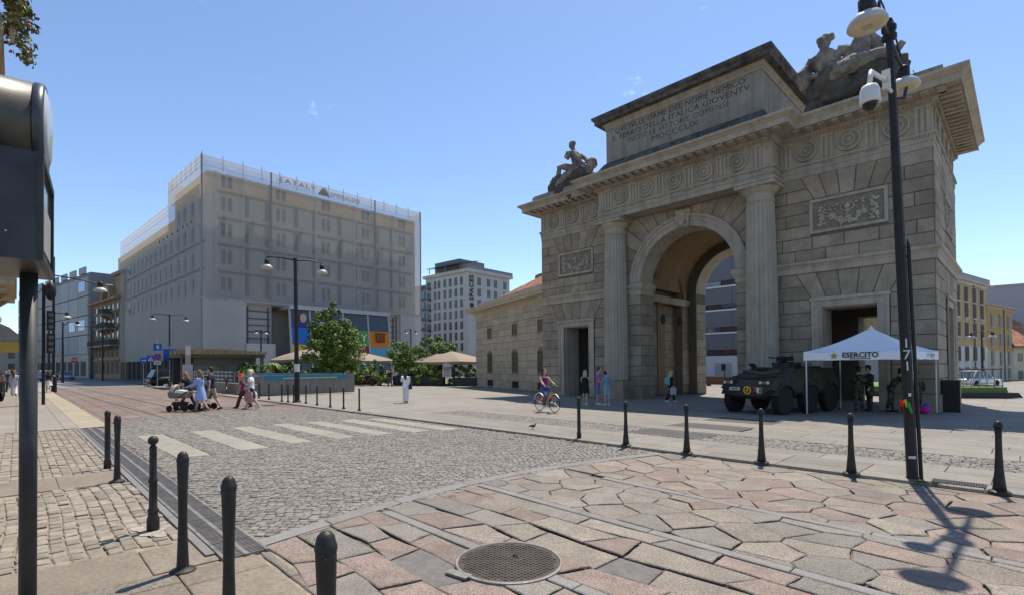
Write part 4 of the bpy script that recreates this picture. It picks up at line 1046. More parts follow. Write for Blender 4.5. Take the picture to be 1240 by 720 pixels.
for x in wx:
    b = MB(); b.box(x-.6, x+.6, .38, .5, 1.45, 3.5); q = CU(b, 'arched_window', m_glass)
    for k in range(5): t = MB(); t.tube([(x-.48+k*.24,.3,1.5),(x-.48+k*.24,.3,3.25)], .02, 4); CU(t, 'grille_bar', m_iron2, q)
    for k in range(4): t = MB(); t.tube([(x-.6,.3,1.75+k*.45),(x+.6,.3,1.75+k*.45)], .02, 4); CU(t, 'grille_bar', m_iron2, q)
    # stone arch over it: spandrel with a round cut
    n = 12
    t = MB()
    for k in range(n):
        a0, a1 = math.pi*k/n, math.pi*(k+1)/n
        p = [(x+.6*math.cos(a0), 2.95+.6*math.sin(a0)), (x+.625*math.cos(a0), 3.62), (x+.625*math.cos(a1), 3.62), (x+.6*math.cos(a1), 2.95+.6*math.sin(a1))]
        t.prism(p, lambda u, v: (u, .45, v), lambda u, v: (u, .31, v))
    CU(t, 'window_arch', m_cus, q)
    b = MB(); b.box(x-.52, x+.52, .37, .46, 4.55, 5.62); q = CU(b, 'window', m_glass)
    for s in (-1, 1):
        t = MB(); t.box(x+s*.57-.05, x+s*.57+.05, .28, .5, 4.5, 5.7); CU(t, 'jamb', m_cus, q)
    for k in range(4): t = MB(); t.tube([(x-.4+k*.27,.3,4.55),(x-.4+k*.27,.3,5.65)], .02, 4); CU(t, 'grille_bar', m_iron2, q)
    b = MB(); b.box(x-.65, x+.65, .25, .45, 5.66, 5.78); CU(b, 'sill', m_cus)
    b = MB(); b.box(x-.62, x+.62, .34, .5, .2, .72); CU(b, 'cellar_vent', plain((.03,.03,.03), .9))
for x in wx:                                        # fan of voussoirs
    for k in range(7):
        a0, a1 = math.pi*(k+.0)/7, math.pi*(k+1)/7
        p = [(x+.64*math.cos(a0), 2.95+.64*math.sin(a0)), (x+1.15*math.cos(a0), 2.95+1.15*math.sin(a0)), (x+1.15*math.cos(a1), 2.95+1.15*math.sin(a1)), (x+.64*math.cos(a1), 2.95+.64*math.sin(a1))]
        b = MB()
        if stone_mesh(b, p, CF, .03, .02, .05): CU(b, 'voussoir', m_cus)
b = MB(); sweep_profile(b, [(0,11),(0,.35),(CL+.2,.35)], [(-.2,7.0),(.05,7.0),(.08,7.2),(.2,7.3),(.25,7.38),(.75,7.45),(.75,7.6),(.85,7.72),(.85,7.9),(-.2,8.0)], side=1); CU(b, 'cornice', m_cus)
b = MB(); b.prism([(0,.6),(CL,.6),(CL-3.65,11),(0,11)], lambda u, v: (u,v,7.55), lambda u, v: (u,v,8.45)); CU(b, 'parapet', mat('toll_parapet', (.33,.31,.28), rough=.9, stain=.3))
m_tile = mat('roof_tile', (.40,.20,.125), var=.3, scale=8, rough=.9, rnd=.25)
m_tileS = mat('roof_tile_many', (.40,.20,.125), var=.3, scale=8, rough=.9, island=.25)
rt_ = MB()
def tiled(mb, x0, x1, y0, y1, z0, z1, sx=.3, sy=.45, lim=None):
    ny = int(math.hypot(y1-y0, z1-z0)/sy); nx = int((x1-x0)/sx)
    for j in range(ny):
        for i in range(nx):
            xa = x0+(x1-x0)*i/nx; ya, za = y0+(y1-y0)*j/ny, z0+(z1-z0)*j/ny; yb, zb = y0+(y1-y0)*(j+1.15)/ny, z0+(z1-z0)*(j+1.15)/ny
            if lim and not lim(xa, ya): continue
            r = sx*.48; vs = []
            for (Y, Z, dz) in ((ya, za, .05), (yb, zb, .02)):
                for a in (-1, -.5, .5, 1): vs.append((xa+sx/2+r*a, Y, Z+dz+(.09 if abs(a) < .6 else 0)+random.uniform(0,.015)))
            mb.add(vs, [(0,1,5,4),(1,2,6,5),(2,3,7,6)])
b = MB(); b.add([(.5,1.2,8.2),(CL-.5,1.2,8.2),(CL-2.2,6,10.9),(4.5,6,10.9),(.5,10.5,8.2),(CL-3.8,10.5,8.2)], [(0,1,2,3),(3,2,5,4),(0,3,4)]); CU(b, 'roof', mat('roof_under', (.25,.13,.08), rough=.95))
tiled(rt_, .6, CL-.4, 1.3, 6, 8.3, 10.95, lim=lambda x, y: x < CL-.4-y*.35 and x > .5+(y-1.2)*.83); CU(rt_, 'roof_tiles', m_tileS, stuff=True)
# brick drum behind
bd = thing('brick_tower', 'round red brick tower with a flat rim showing above the tiled roof', 'building', (-42, 52, -.6)); b = MB(); b.lathe([(3.7,0),(3.7,13.6)], 32); b.build('wall', mat('red_brick', (.20,.075,.05), var=.3, scale=6, rough=.9), bd); b = MB(); b.lathe([(3.75,13.6),(3.95,13.65),(3.95,13.95),(3.6,14.0)], 32); b.build('rim', plain((.25,.2,.18),.8), bd)
b = MB(); b.tube([(-3.9,-.6,0),(-3.9,-.6,13.2)], .3, 8); b.build('flue', plain((.3,.31,.32),.4), bd)

# ---- 4. modern block seen through the arch
gb = thing('modern_block', 'long grey modern block with ribbon windows seen through the opening of the arch', 'building', (-52, 79.2, -1.2))
b = MB(); b.box(-26, 26, .4, 14, 0, 19.2); b.build('core', plain((.10,.1,.1), .8), gb)
m_gp = mat('grey_cladding', (.14,.15,.165), var=.06, scale=.5, rough=.5); m_wl = plain((.62,.63,.63), .6)
zb_ = [4.2, 7.75, 11.3, 14.9]
for k, z in enumerate(zb_):
    zt = (zb_[k+1]+0 if k < 3 else 19.6)
    for i in range(10):
        x = -26+i*5.2; p = MB(); p.box(x+.02, x+5.18, 0, .45, z+.85, zt-.25 if k < 3 else 19.5); p.build('cladding_panel', m_gp, gb)
    b = MB(); b.box(-26,26,-.12,.5,z+1.2,z+1.53); b.build('white_ledge', m_wl, gb) if False else None
    b = MB(); b.box(-26,26,-.14,.5,zt-.22 if k < 3 else 19.5,zt+.02 if k < 3 else 19.7); b.build('white_ledge', m_wl, gb)
    for i in range(22):
        x = -26+i*2.37; p = MB(); p.box(x+.05, x+2.3, .2, .42, z+.05, z+.83); p.build('window', random.choice((m_glass, m_glass, m_glassl, plain((.06,.04,.04),.5))), gb)
b = MB(); b.box(-26,26,-.05,.4,0,4.1); b.build('ground_floor', plain((.55,.55,.54), .8), gb)
for i in range(12):
    p = MB(); p.box(-25+i*4.3, -22.4+i*4.3, -.08, .0, .3, 3.0); p.build('shop_window', m_glass if i % 2 else plain((.35,.35,.34),.7), gb)

hp = house('yellow_house', 'yellow house facing the square, glimpsed through the right side doorway of the arch', (-24.5,95), V((1,0)), 15, 13, (.60,.44,.17), (.55,.5,.42), 4.5, (2,5.5,9,12.5), (1.8,5.8,9.0,11.6-.2)) if False else None
# ---- 5. ochre houses on the right
def house(name, label, P, d, w_, h, c, c2, zsplit, cols, rows, cat='house', sh=None, dep=10, rail=False):
    t = local(name, label, cat, P, d, gz(*P)-.3, 'old ochre houses behind the arch' if False else None)
    mw = mat('wall_'+name+str(round(c[0]*100)), c, var=.12, scale=.7, rough=.9, stain=.35, streak=.4); ml = mat('wall_low_'+name+str(round(c[0]*100)), c2, var=.1, scale=.7, rough=.9, stain=.4)
    b = MB(); b.box(0, w_, 0, dep, zsplit, h); b.build('wall', mw, t); b = MB(); b.box(-.03, w_+.03, -.05, dep, -1, zsplit); b.build('ground_storey', ml, t)
    for z in rows:
        for x in cols:
            ww, hh = (1.25, 2.0) if z > 2.5 else (1.1, 1.5)
            f = MB(); f.box(x-ww/2-.14, x+ww/2+.14, -.1, .02, z-hh/2-.14, z+hh/2+.14); q = f.build('window', ml if z > zsplit else mw, t)
            g_ = MB(); g_.box(x-ww/2, x+ww/2, -.12, -.1, z-hh/2, z+hh/2); g_.build('pane', m_glass, q)
            for s in (-1, 1):
                g_ = MB(); a, c_ = sorted((x+s*.04, x+s*(ww/2+.02))) 
                g_.box(a, c_, -.2, -.13, z-hh/2, z+hh/2)
                for k in range(6): g_.box(a+.03, c_-.03, -.22, -.2, z-hh/2+.1+k*hh/6.2, z-hh/2+.2+k*hh/6.2)
                g_.build('shutter', sh or m_shut, q)
            g_ = MB(); g_.box(x-ww/2-.2, x+ww/2+.2, -.25, .0, z-hh/2-.24, z-hh/2-.14); g_.build('sill', ml, q)
    b = MB(); sweep_profile(b, [(0,dep),(0,0),(w_,0),(w_,dep)], [(-.3,h-.3),(.05,h-.3),(.15,h-.05),(.75,h),(.8,h+.12),(-.3,h+.2)], side=1); b.build('cornice', ml, t)
    b = MB(); b.add([(-.7,-.7,h+.1),(w_+.7,-.7,h+.1),(w_+.7,dep+.7,h+.1),(-.7,dep+.7,h+.1),(w_/2-2,dep/2,h+1.3),(w_/2+2,dep/2,h+1.3)], [(0,1,5,4),(1,2,5),(2,3,4,5),(3,0,4)]); b.build('roof', mat('roof_under2', (.30,.17,.11), rough=.95, var=.3, scale=5), t)
    b = MB(); b.tube([(w_*.62,-.12,.2),(w_*.62,-.12,h-.2)], .07, 6); b.build('downpipe', plain((.12,.09,.07),.6), t)
    return t
Yd = V((.18,.984)).normalized(); Y0 = V((-5.36,102.5))
def yp(s): return (Y0.x+Yd.x*s, Y0.y+Yd.y*s)
h1 = house('ochre_house', 'tall ochre house with brown shutters above a white lower storey', yp(-10.5), Yd, 17, 14.6, (.47,.34,.175), (.55,.54,.51), 5.4, (3.2,6.8,10.5,14.1), (1.5,4.3,7.8,10.6,12.9))
b = MB(); b.box(2,17.3,-.4,6,14.8,15.7); b.build('roof_terrace', plain((.30,.30,.30),.8), h1)
b = MB(); b.box(7.4,8.1,3,3.7,15,17.2); b.build('chimney', plain((.25,.17,.12),.9), h1)
h2 = house('orange_house', 'lower orange house with grey shutters and cream lower storey beside the ochre house', yp(6.7), Yd, 14.2, 12.1, (.47,.305,.12), (.46,.43,.36), 5.0, (2.2,6.9,11.6), (1.4,3.9,6.9,9.9), sh=m_shutg)
b = MB(); b.box(.2,1.0,2,2.8,12.3,14.2); b.build('chimney', plain((.1,.07,.06),.9), h2)
gbx = local('grey_rooftop_block', 'plain grey block rising behind the orange house', 'building', yp(24), (1,.1), -2); b = MB(); b.box(-6,6,6,14,0,17.5); b.build('wall', plain((.34,.36,.39),.8), gbx); b = MB(); b.box(-6.2,6.2,5.8,14.2,17.5,17.8); b.build('parapet', plain((.4,.41,.42),.8), gbx)
bh = local('barn_house', 'low cream house with a broad weathered tile roof at the far right', 'house', yp(21.3), (.55,.835), gz(0,125)-.3)
b = MB(); b.box(0,22,0,9,-1,6.2); b.build('wall', plain((.55,.48,.36),.9), bh)
b = MB(); b.add([(-.8,-.9,5.9),(23,-.9,5.9),(23,5,11.3),(-.8,5,11.3),(-.8,10,5.9),(23,10,5.9)], [(0,1,2,3),(3,2,5,4),(0,3,4),(1,5,2)]); b.build('roof', mat('roof_under2', (.30,.17,.11)), bh)
b = MB(); tiled(b, -.8, 23, -.9, 5, 6.0, 11.35, .45, .7); b.build('roof_tiles', m_tileS, bh, stuff=True)
for x in (1.5,4.5,8,11.5): 
    for z in (1.2,4.2): o = MB(); o.box(x-.5,x+.5,-.06,.02,z-.7,z+.7); o.build('window', m_glass, bh)

# ---- 6. far left: balconied house and the pale grey block
hp = house('yellow_house', 'yellow house facing the square, glimpsed through the right side doorway of the arch', (-24.5,95), V((1,0)), 15, 13, (.60,.44,.17), (.55,.5,.42), 4.5, (2,5.5,9,12.5), (1.8,5.8,9.0,11.4))
m_tan = mat('tan_stucco', (.30,.215,.13), var=.16, scale=.8, rough=.9, streak=.4)
tb = local('balcony_house', 'ornate tan house with stacked stone balconies and a round gable beside the netted block', 'building', (-136.0, 11.9), (17.6, 2.2))
TBW = 17.9; TH = 15.2
b = MB(); b.box(0, TBW, 0, 14, -.5, TH); b.build('wall', m_tan, tb)
for r, z in enumerate((1.9, 5.2, 8.5, 11.4, 13.9)):
    for k in range(6):
        x = 1.6+k*2.9; ww, hh = 1.5, (2.3 if r < 4 else 1.3)
        o = MB(); o.box(x-ww/2, x+ww/2, -.03, .05, z-hh/2, z+hh/2); q = o.build('window', m_glass, tb)
        for s in (-1, 1): o = MB(); o.box(x+s*.9-.14, x+s*.9+.14, -.1, .0, z-hh/2, z+hh/2+.2); o.build('jamb', m_tan, q)
        o = MB(); o.box(x-1.1, x+1.1, -.2, .0, z+hh/2+.2, z+hh/2+.4); o.build('lintel', m_tan, q)
    b = MB(); b.box(-.1, TBW, -.3, .0, z+1.5, z+1.7); b.build('string_course', m_tan, tb)
m_bal = mat('balcony_iron', (.08,.075,.07), rough=.7)
for x0, x1, z in ((1, 17, 6.3), (7, 14.5, 9.6), (9, 12.5, 12.4)):
    b = MB(); b.box(x0, x1, -1.5, .1, z-.3, z); q = b.build('balcony', mat('balcony_stone', (.27,.21,.14), rough=.9), tb)
    o = MB(); o.box(x0, x1, -1.5, -1.4, z+.95, z+1.05)
    for k in range(int((x1-x0)/.35)): o.box(x0+k*.35, x0+k*.35+.12, -1.5, -1.4, z, z+.95)
    o.box(x1-.1, x1, -1.5, 0, z, z+.95)
    o.build('balustrade', m_bal, q, stuff=True)
    for k in range(max(2, int((x1-x0)/3))):
        o = MB(); xx = x0+.5+k*3; o.prism([(0,z-.3),(-1.2,z-.3),(0,z-1.2)], lambda u, v: (xx, u, v), lambda u, v: (xx+.3, u, v)); o.build('bracket', m_tan, q)
b = MB(); sweep_profile(b, [(0,14),(0,0),(TBW,0),(TBW,14)], [(-.2,TH-.9),(.1,TH-.9),(.3,TH-.5),(1.1,TH-.3),(1.2,TH),(-.2,TH+.2)], side=1); b.build('cornice', m_tan, tb)
b = MB(); n = 14
for k in range(n):
    a0, a1 = math.pi*k/n, math.pi*(k+1)/n
    b.prism([(10.5+2.2*math.cos(a0),TH+2.2*math.sin(a0)),(10.5+3.1*math.cos(a0),TH+3.1*math.sin(a0)),(10.5+3.1*math.cos(a1),TH+3.1*math.sin(a1)),(10.5+2.2*math.cos(a1),TH+2.2*math.sin(a1))], lambda u, v: (u,.4,v), lambda u, v: (u,-.7,v))
b.box(8.3,12.7,.1,.5,TH,TH+2.4); b.build('round_gable', m_tan, tb)
b = MB(); b.box(TBW-5,TBW+1,.4,9,TH,19.6); b.build('corner_tower', m_tan, tb); b = MB(); b.box(TBW-5.6,TBW+1.6,-.2,9.5,19.6,20.2); b.build('tower_cornice', m_tan, tb)
for k in range(4): b = MB(); b.box(2+k*1.4,2.5+k*1.4,1,1.8,TH,TH+1.5); b.build('chimney', m_tan, tb)
gd = V((38, 6.7)).normalized()
gl = local('grey_panel_block', 'huge pale grey block of large panels closing the far left of the street', 'building', (-140-gd.x*62, 11.2-gd.y*62), gd)
m_gl = mat('pale_glass_panel', (.34,.345,.335), var=.06, scale=.2, rough=.65, rnd=.08); b = MB(); b.box(0, 62, .3, 20, -.5, 22.6); b.build('core', plain((.2,.21,.22),.8), gl)
b = MB(); b.box(57,76,6,20,-.5,23.4); b.build('end_wall', mat('pale_end_wall', (.50,.49,.46), rough=.8, streak=.3), gl)
for r in range(4):
    for k in range(9):
        b = MB(); x = .3+k*6.85; b.box(x, x+6.6, -.1, .3, 5.0+r*4.2, 9.0+r*4.2); p = b.build('panel', m_gl, gl)
        if (r, k) in ((1,8),(1,7),(3,8)): o = MB(); o.box(x+.6,x+5,-.2,-.1,6+r*4.2,8.2+r*4.2); o.build('window', plain((.25,.40,.62),.2), p)
for k in range(9): b = MB(); b.box(.3+k*6.85, 4.6+k*6.85, .0, .3, 22.6, 24.0); b.build('parapet_panel', m_gl, gl)
b = MB(); b.box(0,62,-.05,.4,-.5,4.9); b.build('ground_floor', plain((.42,.36,.29),.8), gl)
for k in range(13): o = MB(); o.box(.6+k*4.7,4+k*4.7,-.12,-.05,.2,3.4); o.build('shop_window', m_glass, gl)

# ---- 7. left edge: house with flowered balconies, of which only the tips show
lh = thing('flower_house', 'tan house at the left edge with carved stone balconies, flowers on the upper one', 'building', (-44, -9.2, 0))
b = MB(); b.box(0,18,-4,7.2,-.3,22); b.build('wall', m_tan, lh)
m_bs = mat('carved_balcony_stone', (.38,.31,.22), var=.15, rough=.9, streak=.5)
for z, xb0, xb1, yt in ((5.35, 9, 16.5, 9.15), (14.6, 9, 16.5, 8.75)):
    b = MB(); b.box(xb0, xb1, 7.2, yt, z-.35, z); b.box(xb0-.05, xb1+.05, 7.2, yt+.06, z-.12, z+.02); q = b.build('balcony', m_bs, lh)
    for k in range(int((xb1-xb0)/.36)):
        o = MB(); o.lathe([(.07,0),(.07,.08),(.05,.12),(.1,.35),(.055,.65),(.07,.75),(.07,.85)], 8, (xb0+.2+k*.36, yt-.1, z)); o.build('baluster', m_bs, q)
    for k in range(6):
        o = MB(); o.lathe([(.07,0),(.05,.12),(.1,.35),(.055,.65),(.07,.85)], 8, (xb1-.1, 7.4+k*.33, z)); o.build('baluster', m_bs, q)
    o = MB(); o.box(xb0,xb1,yt-.2,yt,z+.85,z+1.0); o.build('handrail', m_bs, q)
    for k in range(3):
        o = MB(); xx = xb0+.6+k*2.9; o.prism([(7.2,z-.35),(yt-.2,z-.35),(yt-.6,z-.7),(7.6,z-1.1),(7.2,z-1.8)], lambda u, v: (xx,u,v), lambda u, v: (xx+.5,u,v)); o.build('bracket', m_bs, q)
for z in (3.4,8,12,16.5,19.5):
    for x in (3,8,13): o = MB(); o.box(x-.6,x+.6,7.18,7.26,z-1,z+1); o.build('window', m_shut, lh)
b = MB(); b.box(-.4,18.4,7,8.0,21.6,22.2); b.build('cornice', m_bs, lh)

fh = thing('far_house_row', 'low row of far pale houses closing the street behind the market awning', 'building', (-190, -40, 0), R_(90)); b = MB(); b.box(0,49,0,12,-1,11); b.build('wall', plain((.42,.38,.32),.9), fh)
for r in range(3):
    for k in range(14): o = MB(); o.box(1+k*3.4,2.3+k*3.4,-.06,.02,1.5+r*3.3,3.4+r*3.3); o.build('window', m_glass, fh)
b = MB(); b.box(-.4,49.4,-.6,12.4,11,11.5); b.build('cornice', plain((.36,.32,.27),.9), fh)
# ================================================================== STREET FURNITURE
m_bol = mat('bollard_iron', (.034,.031,.028), var=.3, scale=12, rough=.5, metal=.3, bump=.15, bscale=60)
m_blk = mat('black_paint', (.024,.022,.021), var=.3, scale=8, rough=.5, spec=.25)
m_dgr = mat('dark_green_paint', (.035,.038,.037), var=.3, scale=7, rough=.5, spec=.3, stain=.4)
def bollard(kind, x, y, label, group=None, tilt=0, P=on, h=1.0):
    t = thing('bollard', label, 'bollard', P(x, y), random.uniform(0, 6), group); t.rotation_euler.x = tilt
    if kind == 'waist':
        pr = [(.062,.02),(.058,.05),(.050,.2),(.043,.42),(.044,.6),(.052,.8),(.056,.9),(.056,.93)]
        b = MB(); b.lathe([(r*.80, z*h) for r, z in pr], 16); b.build('post', m_bol, t, True)
        b = MB(); b.lathe([(.043,.92*h),(.048,.925*h),(.048,.945*h),(.044,.955*h),(.037,.985*h),(.022,1.003*h),(.001,1.01*h)], 16); b.build('cap', m_bol, t, True)
        b = MB(); b.lathe([(.10,.0),(.10,.012),(.06,.028),(.05,.04)], 20); b.build('base_flange', m_bol, t)
        b = MB(); b.tube([(.035,0,.9*h),(.052,0,.9*h)], .008, 6); b.ell((.053,0,.9*h), (.010,.010,.010), None, 6, 5); b.build('chain_eye', m_bol, t)
    elif kind == 'ball':
        b = MB(); b.lathe([(0.058,0),(0.058,.12),(0.047,.16),(0.043,.19),(0.051,.2),(0.051,.22),(0.039,.24),(0.036,.5),(0.044,.51),(0.044,.535),(0.034,.55),(0.033,.86),(0.039,.87),(0.023,.9)], 16); b.build('post', m_bol, t, True)
        b = MB(); b.ell((0,0,.95), (.05,.05,.05), None, 14, 10); b.build('ball_finial', m_bol, t, True)
    elif kind == 'plain':
        b = MB(); b.lathe([(0.055,0),(0.055,.12),(0.043,.16),(0.041,.9),(0.045,.91),(0.045,.93)], 16); b.build('post', m_bol, t, True)
        b = MB(); b.lathe([(0.047,.93),(0.047,.95),(0.035,.985),(0.001,1.0)], 14); b.build('cap', m_bol, t, True)
    elif kind == 'thin':
        b = MB(); b.lathe([(.075,0),(.06,.05),(.035,.1),(.035,.86),(.045,.87)], 10); b.build('post', m_bol, t, True)
        b = MB(); b.lathe([(.045,.87),(.045,.9),(.001,.92)], 10); b.build('cap', m_bol, t)
    elif kind == 'flare':
        b = MB(); b.lathe([(0.076,.02),(0.066,.1),(0.048,.3),(0.037,.55),(0.035,.75),(0.044,.88)], 16); b.build('post', m_bol, t, True)
        b = MB(); b.lathe([(0.048,.88),(0.053,.885),(0.053,.91),(0.046,.92),(0.040,.95),(0.020,.965),(0.001,.97)], 16); b.build('cap', m_bol, t, True)
        b = MB(); b.lathe([(0.120,0),(0.120,.012),(0.080,.03)], 20); b.build('base_flange', m_bol, t)
    return t
bollard('waist', -2.10, .97, 'iron bollard nearest the viewer, cut off by the lower edge left of the manhole', tilt=.01)
bollard('waist', -3.62, 1.0, 'waisted iron bollard beside the end of the kerbside drain grating')
bollard('waist', -4.98, 1.02, 'waisted iron bollard with a round base flange on the sand coloured slabs')
bollard('ball', -6.45, 1.05, 'iron bollard with a ball top and rings set in a patch of pale mortar')
bollard('waist', -9.62, 1.11, 'waisted iron bollard standing on the stone band between two sett areas', tilt=-.01)
bollard('plain', -11.03, 1.14, 'straight round iron bollard farthest back along the drain grating')
rb = [(-.28,9.62,'flare','flared iron bollard at the far right beside the drain grating'), (-1.97,9.62,'flare','flared iron bollard just left of the tall lamp post'), (-3.32,9.62,'flare','flared iron bollard in front of the parked army vehicle'), (-4.73,9.64,'flare','flared iron bollard in front of the dark paving stripes'), (-6.14,9.66,'flare','flared iron bollard at the corner of the cobbled road and flagstones'), (-7.57,9.85,'plain','straight iron bollard on the square nearest the cyclist')]
for x, y, k, l in rb: bollard(k, x, y, l, 'bollards along the front of the square', P=onp)
TL = ['slim bollard farthest left, before the blue sign strip', 'slim bollard second from the left by the blue sign strip', 'slim bollard at the right corner of the granite parapet', 'slim bollard first of the trio left of the middle lamp', 'slim bollard in the middle of the trio left of the middle lamp', 'slim bollard immediately right of the middle lamp post', 'slim bollard second right of the middle lamp post', 'slim bollard third right of the middle lamp post', 'slim bollard next to last at the right end of its row', 'slim bollard standing at the right end of its row']
for i, (x, y) in enumerate([(-31.1,10.2),(-29.2,10.1),(-26.9,9.95),(-26.2,10.0),(-25.6,10.05),(-24.7,10.3),(-22.97,10.1),(-21.34,9.98),(-20.08,9.98),(-18.67,9.95)]):
    bollard('thin', x, y, TL[i], 'row of slim bollards by the middle lamp', P=onp)

# ---- lamp heads
m_cap = mat('lamp_hood', (.42,.42,.41), rough=.4, spec=.4); m_lens = mat('lamp_lens', (.50,.44,.30), rough=.3, var=.05)
def lamp_head(p, t, r=.2, name='lamp_head'):
    o = MB(); x, y, z = p; k = r/.25
    o.lathe([(.25*k,0),(.258*k,.02*k),(.25*k,.06*k),(.22*k,.12*k),(.17*k,.165*k),(.09*k,.19*k)], 20, p); h = o.build(name, m_cap, t, True)
    q = MB(); q.lathe([(.001,-.012*k),(.15*k,-.012*k),(.235*k,.0),(.24*k,.004)], 20, p); q.build('lens', m_lens, h, True)
    q = MB(); q.lathe([(.1*k,.17*k),(.105*k,.4*k),(.07*k,.43*k),(.03*k,.46*k)], 12, p); q.build('gear_housing', m_blk, h, True)
    q = MB(); q.box(x-.06*k,x+.06*k,y-.06*k,y+.06*k,z-.02*k,z-.011*k); q.build('led_panel', plain((.35,.33,.27),.4), h)
    return h
# the tall post in the foreground: base on the square, leaning a touch
LP = onp(-1.235, 9.86)
lp = thing('tall_lamp_post', 'tall black lamp post with two dome lamps and a camera in the right foreground', 'lamp post', LP); lp.rotation_euler = (0, -.026, 0)
b = MB(); b.lathe([(.085,0),(.083,.02),(.074,.03),(.071,2.0),(.068,3.6),(.058,5.2),(.05,6.9)], 8); b.build('pole', m_blk, lp)
b = MB(); b.tube([(.098,.05,0),(.094,.05,3.55)], .027, 8); b.tube([(.094,.05,3.55),(.08,.05,3.7)], [.027,.0], 8); b.build('cable_duct', m_blk, lp)
for z in (1.0, 2.3, 3.4): b = MB(); b.cbox((.06,.05,z), (.1,.05,.04)); b.build('duct_clip', m_blk, lp)
b = MB(); b.lathe([(.07,6.82),(.1,6.84),(.1,6.9),(.075,6.94),(.1,6.98),(.1,7.04),(.07,7.08),(.05,7.16),(.001,7.2)], 12); b.build('collar', m_blk, lp)
# arms along Y, sagging curve above and stay below
for s, AL, dz in ((-1, 1.72, -.06), (1, 1.28, .24)):
    b = MB(); b.tube([(0,s*.06,6.88),(0,s*.5,6.84),(0,s*AL*.8,6.86),(0,s*AL,6.85)], [.032,.028,.024,.02], 6); b.build('arm', m_blk, lp)
    b = MB(); b.tube([(0,s*.05,7.1),(0,s*.4,7.17),(0,s*.8,7.13),(0,s*AL*.88,7.02),(0,s*AL,6.87)], .014, 5); b.build('upper_stay', m_blk, lp)
    b = MB(); b.tube([(.0,s*(.75)+.07*math.cos(a*.63),7.0+.07*math.sin(a*.63)) for a in range(11)], .011, 5); b.build('stay_ring', m_blk, lp)
    lamp_head((0,s*AL,6.30+dz), lp, .225)
    b = MB(); b.tube([(0,s*AL,6.62),(0,s*AL,6.87)], .018, 6); b.tube([(.03,s*(AL+.03),6.78),(.12,s*(AL+.12),6.86),(.16,s*(AL+.16),6.72)], .006, 4); b.build('hanger', m_blk, lp)
# dome camera on a bracket
m_wh = mat('white_plastic', (.66,.64,.60), rough=.45, var=.04)
b = MB(); b.tube([(0,-.06,5.98),(-.02,-.3,5.98)], .025, 6); b.cbox((-.02,-.33,6.08), (.10,.05,.28)); q = b.build('camera_bracket', m_wh, lp)
b = MB(); b.tube([(-.03,-.36,6.06),(-.06,-.55,6.04),(-.09,-1.05,5.94),(-.1,-1.16,5.70)], .032, 8); b.build('camera_arm', m_wh, lp, True)
CP = (-.10,-1.16,5.47)
b = MB(); b.lathe([(.04,.24),(.09,.22),(.118,.16),(.122,.02),(.13,.0),(.13,-.025),(.11,-.03)], 18, CP); c_ = b.build('camera_dome_housing', m_wh, lp, True)
b = MB(); b.ell((CP[0],CP[1],CP[2]-.035), (.098,.098,.095), None, 14, 9); b.build('camera_glass', plain((.02,.02,.022),.15), c_, True)
b = MB(); b.tube([(.03,.05,5.9),(.12,.2,5.93),(.14,.3,6.12)], .025, 6); b.build('rear_bracket', m_blk, lp)
m_wp = plain((.6,.6,.57), .7)
cdir = math.atan2(-LP.y, -LP.x)
for k, ch in enumerate('171'):
    text_mesh('painted_number', ch, .20, m_wp, lp, (.02, -.078, 2.06-k*.175), (R_(90), 0, R_(20)), ext=.002)
b = MB(); b.cbox((.02,-.076,.33),(.09,.006,.04), R_(20)); b.build('sticker', m_wp, lp)
b = MB(); b.cbox((.03,-.076,1.28),(.035,.006,.05), R_(20)); b.build('sticker', m_wp, lp)
rbn = thing('ribbon_bow', 'red, yellow and green ribbon tied round the tall lamp post', 'ribbon', LP+V((-.085,-.07,1.16)))
for c, pts in (((.65,.02,.02), [(-.02,-.02,.0),(-.05,-.05,.06),(-.02,-.06,-.08)]), ((.75,.5,.02), [(-.0,-.03,.0),(.04,-.07,.07),(.06,-.05,-.1)]), ((.03,.30,.06), [(.02,-.02,.05),(.1,-.04,-.02),(.16,-.03,-.22)])):
    b = MB(); 
    for q in (0,.012): b.tube([(x*.6+q,y*.6,z*.7) for x, y, z in pts], [.014,.018,.010], 5, sq=.3)
    b.build('ribbon_strip', plain(c,.6), rbn)
# ---- double arm lamp in the middle
def twin_lamp(name, label, P, h, arm, r, rz=math.pi/2, lean=0.0, mtp=m_blk, base=.1, group=None, hang=.22):
    t = thing(name, label, 'lamp post', P, rz, group); t.rotation_euler = (0, 0, rz); 
    b = MB(); b.lathe([(base*1.5,0),(base*1.5,.05),(base,.08),(base,2.2),(base*.85,2.4),(base*.6,h)], 10); b.build('pole', mtp, t)
    b = MB(); b.lathe([(base*.75,h-.12),(base*.75,h+.04),(.01,h+.1)], 10); b.build('finial', mtp, t)
    for s in (-1, 1):
        b = MB(); b.tube([(0,0,h-.06),(s*arm*.5,0,h-.0),(s*arm,0,h-.04),(s*(arm+.02),0,h-.12)], [.045,.035,.03,.03], 6); b.build('arm', mtp, t)
        lamp_head((s*(arm+.02), 0, h-.12-hang-r*1.1), t, r)
        b = MB(); b.tube([(s*(arm+.02),0,h-.1),(s*(arm+.02),0,h-.12-hang)], .02, 5); b.build('hanger', mtp, t)
    return t
ml_ = twin_lamp('twin_lamp_post', 'black lamp post with two hanging dome lamps amid the row of slim bollards', onp(-25.9, 10.35), 7.35, 1.33, .27, lean=.03, base=.13); ml_.rotation_euler = (0, 0, R_(82)); ml_.rotation_euler.rotate(Euler((0, -.03, 0)))
b = MB(); b.lathe([(.14,1.55),(.14,1.95)], 10); b.build('notice', m_wp, ml_)
twin_lamp('twin_lamp_post', 'tall thin twin lamp post beside the dark off-roader on the left', onp(-63.3, 11.75), 7.5, 1.5, .3, base=.1)
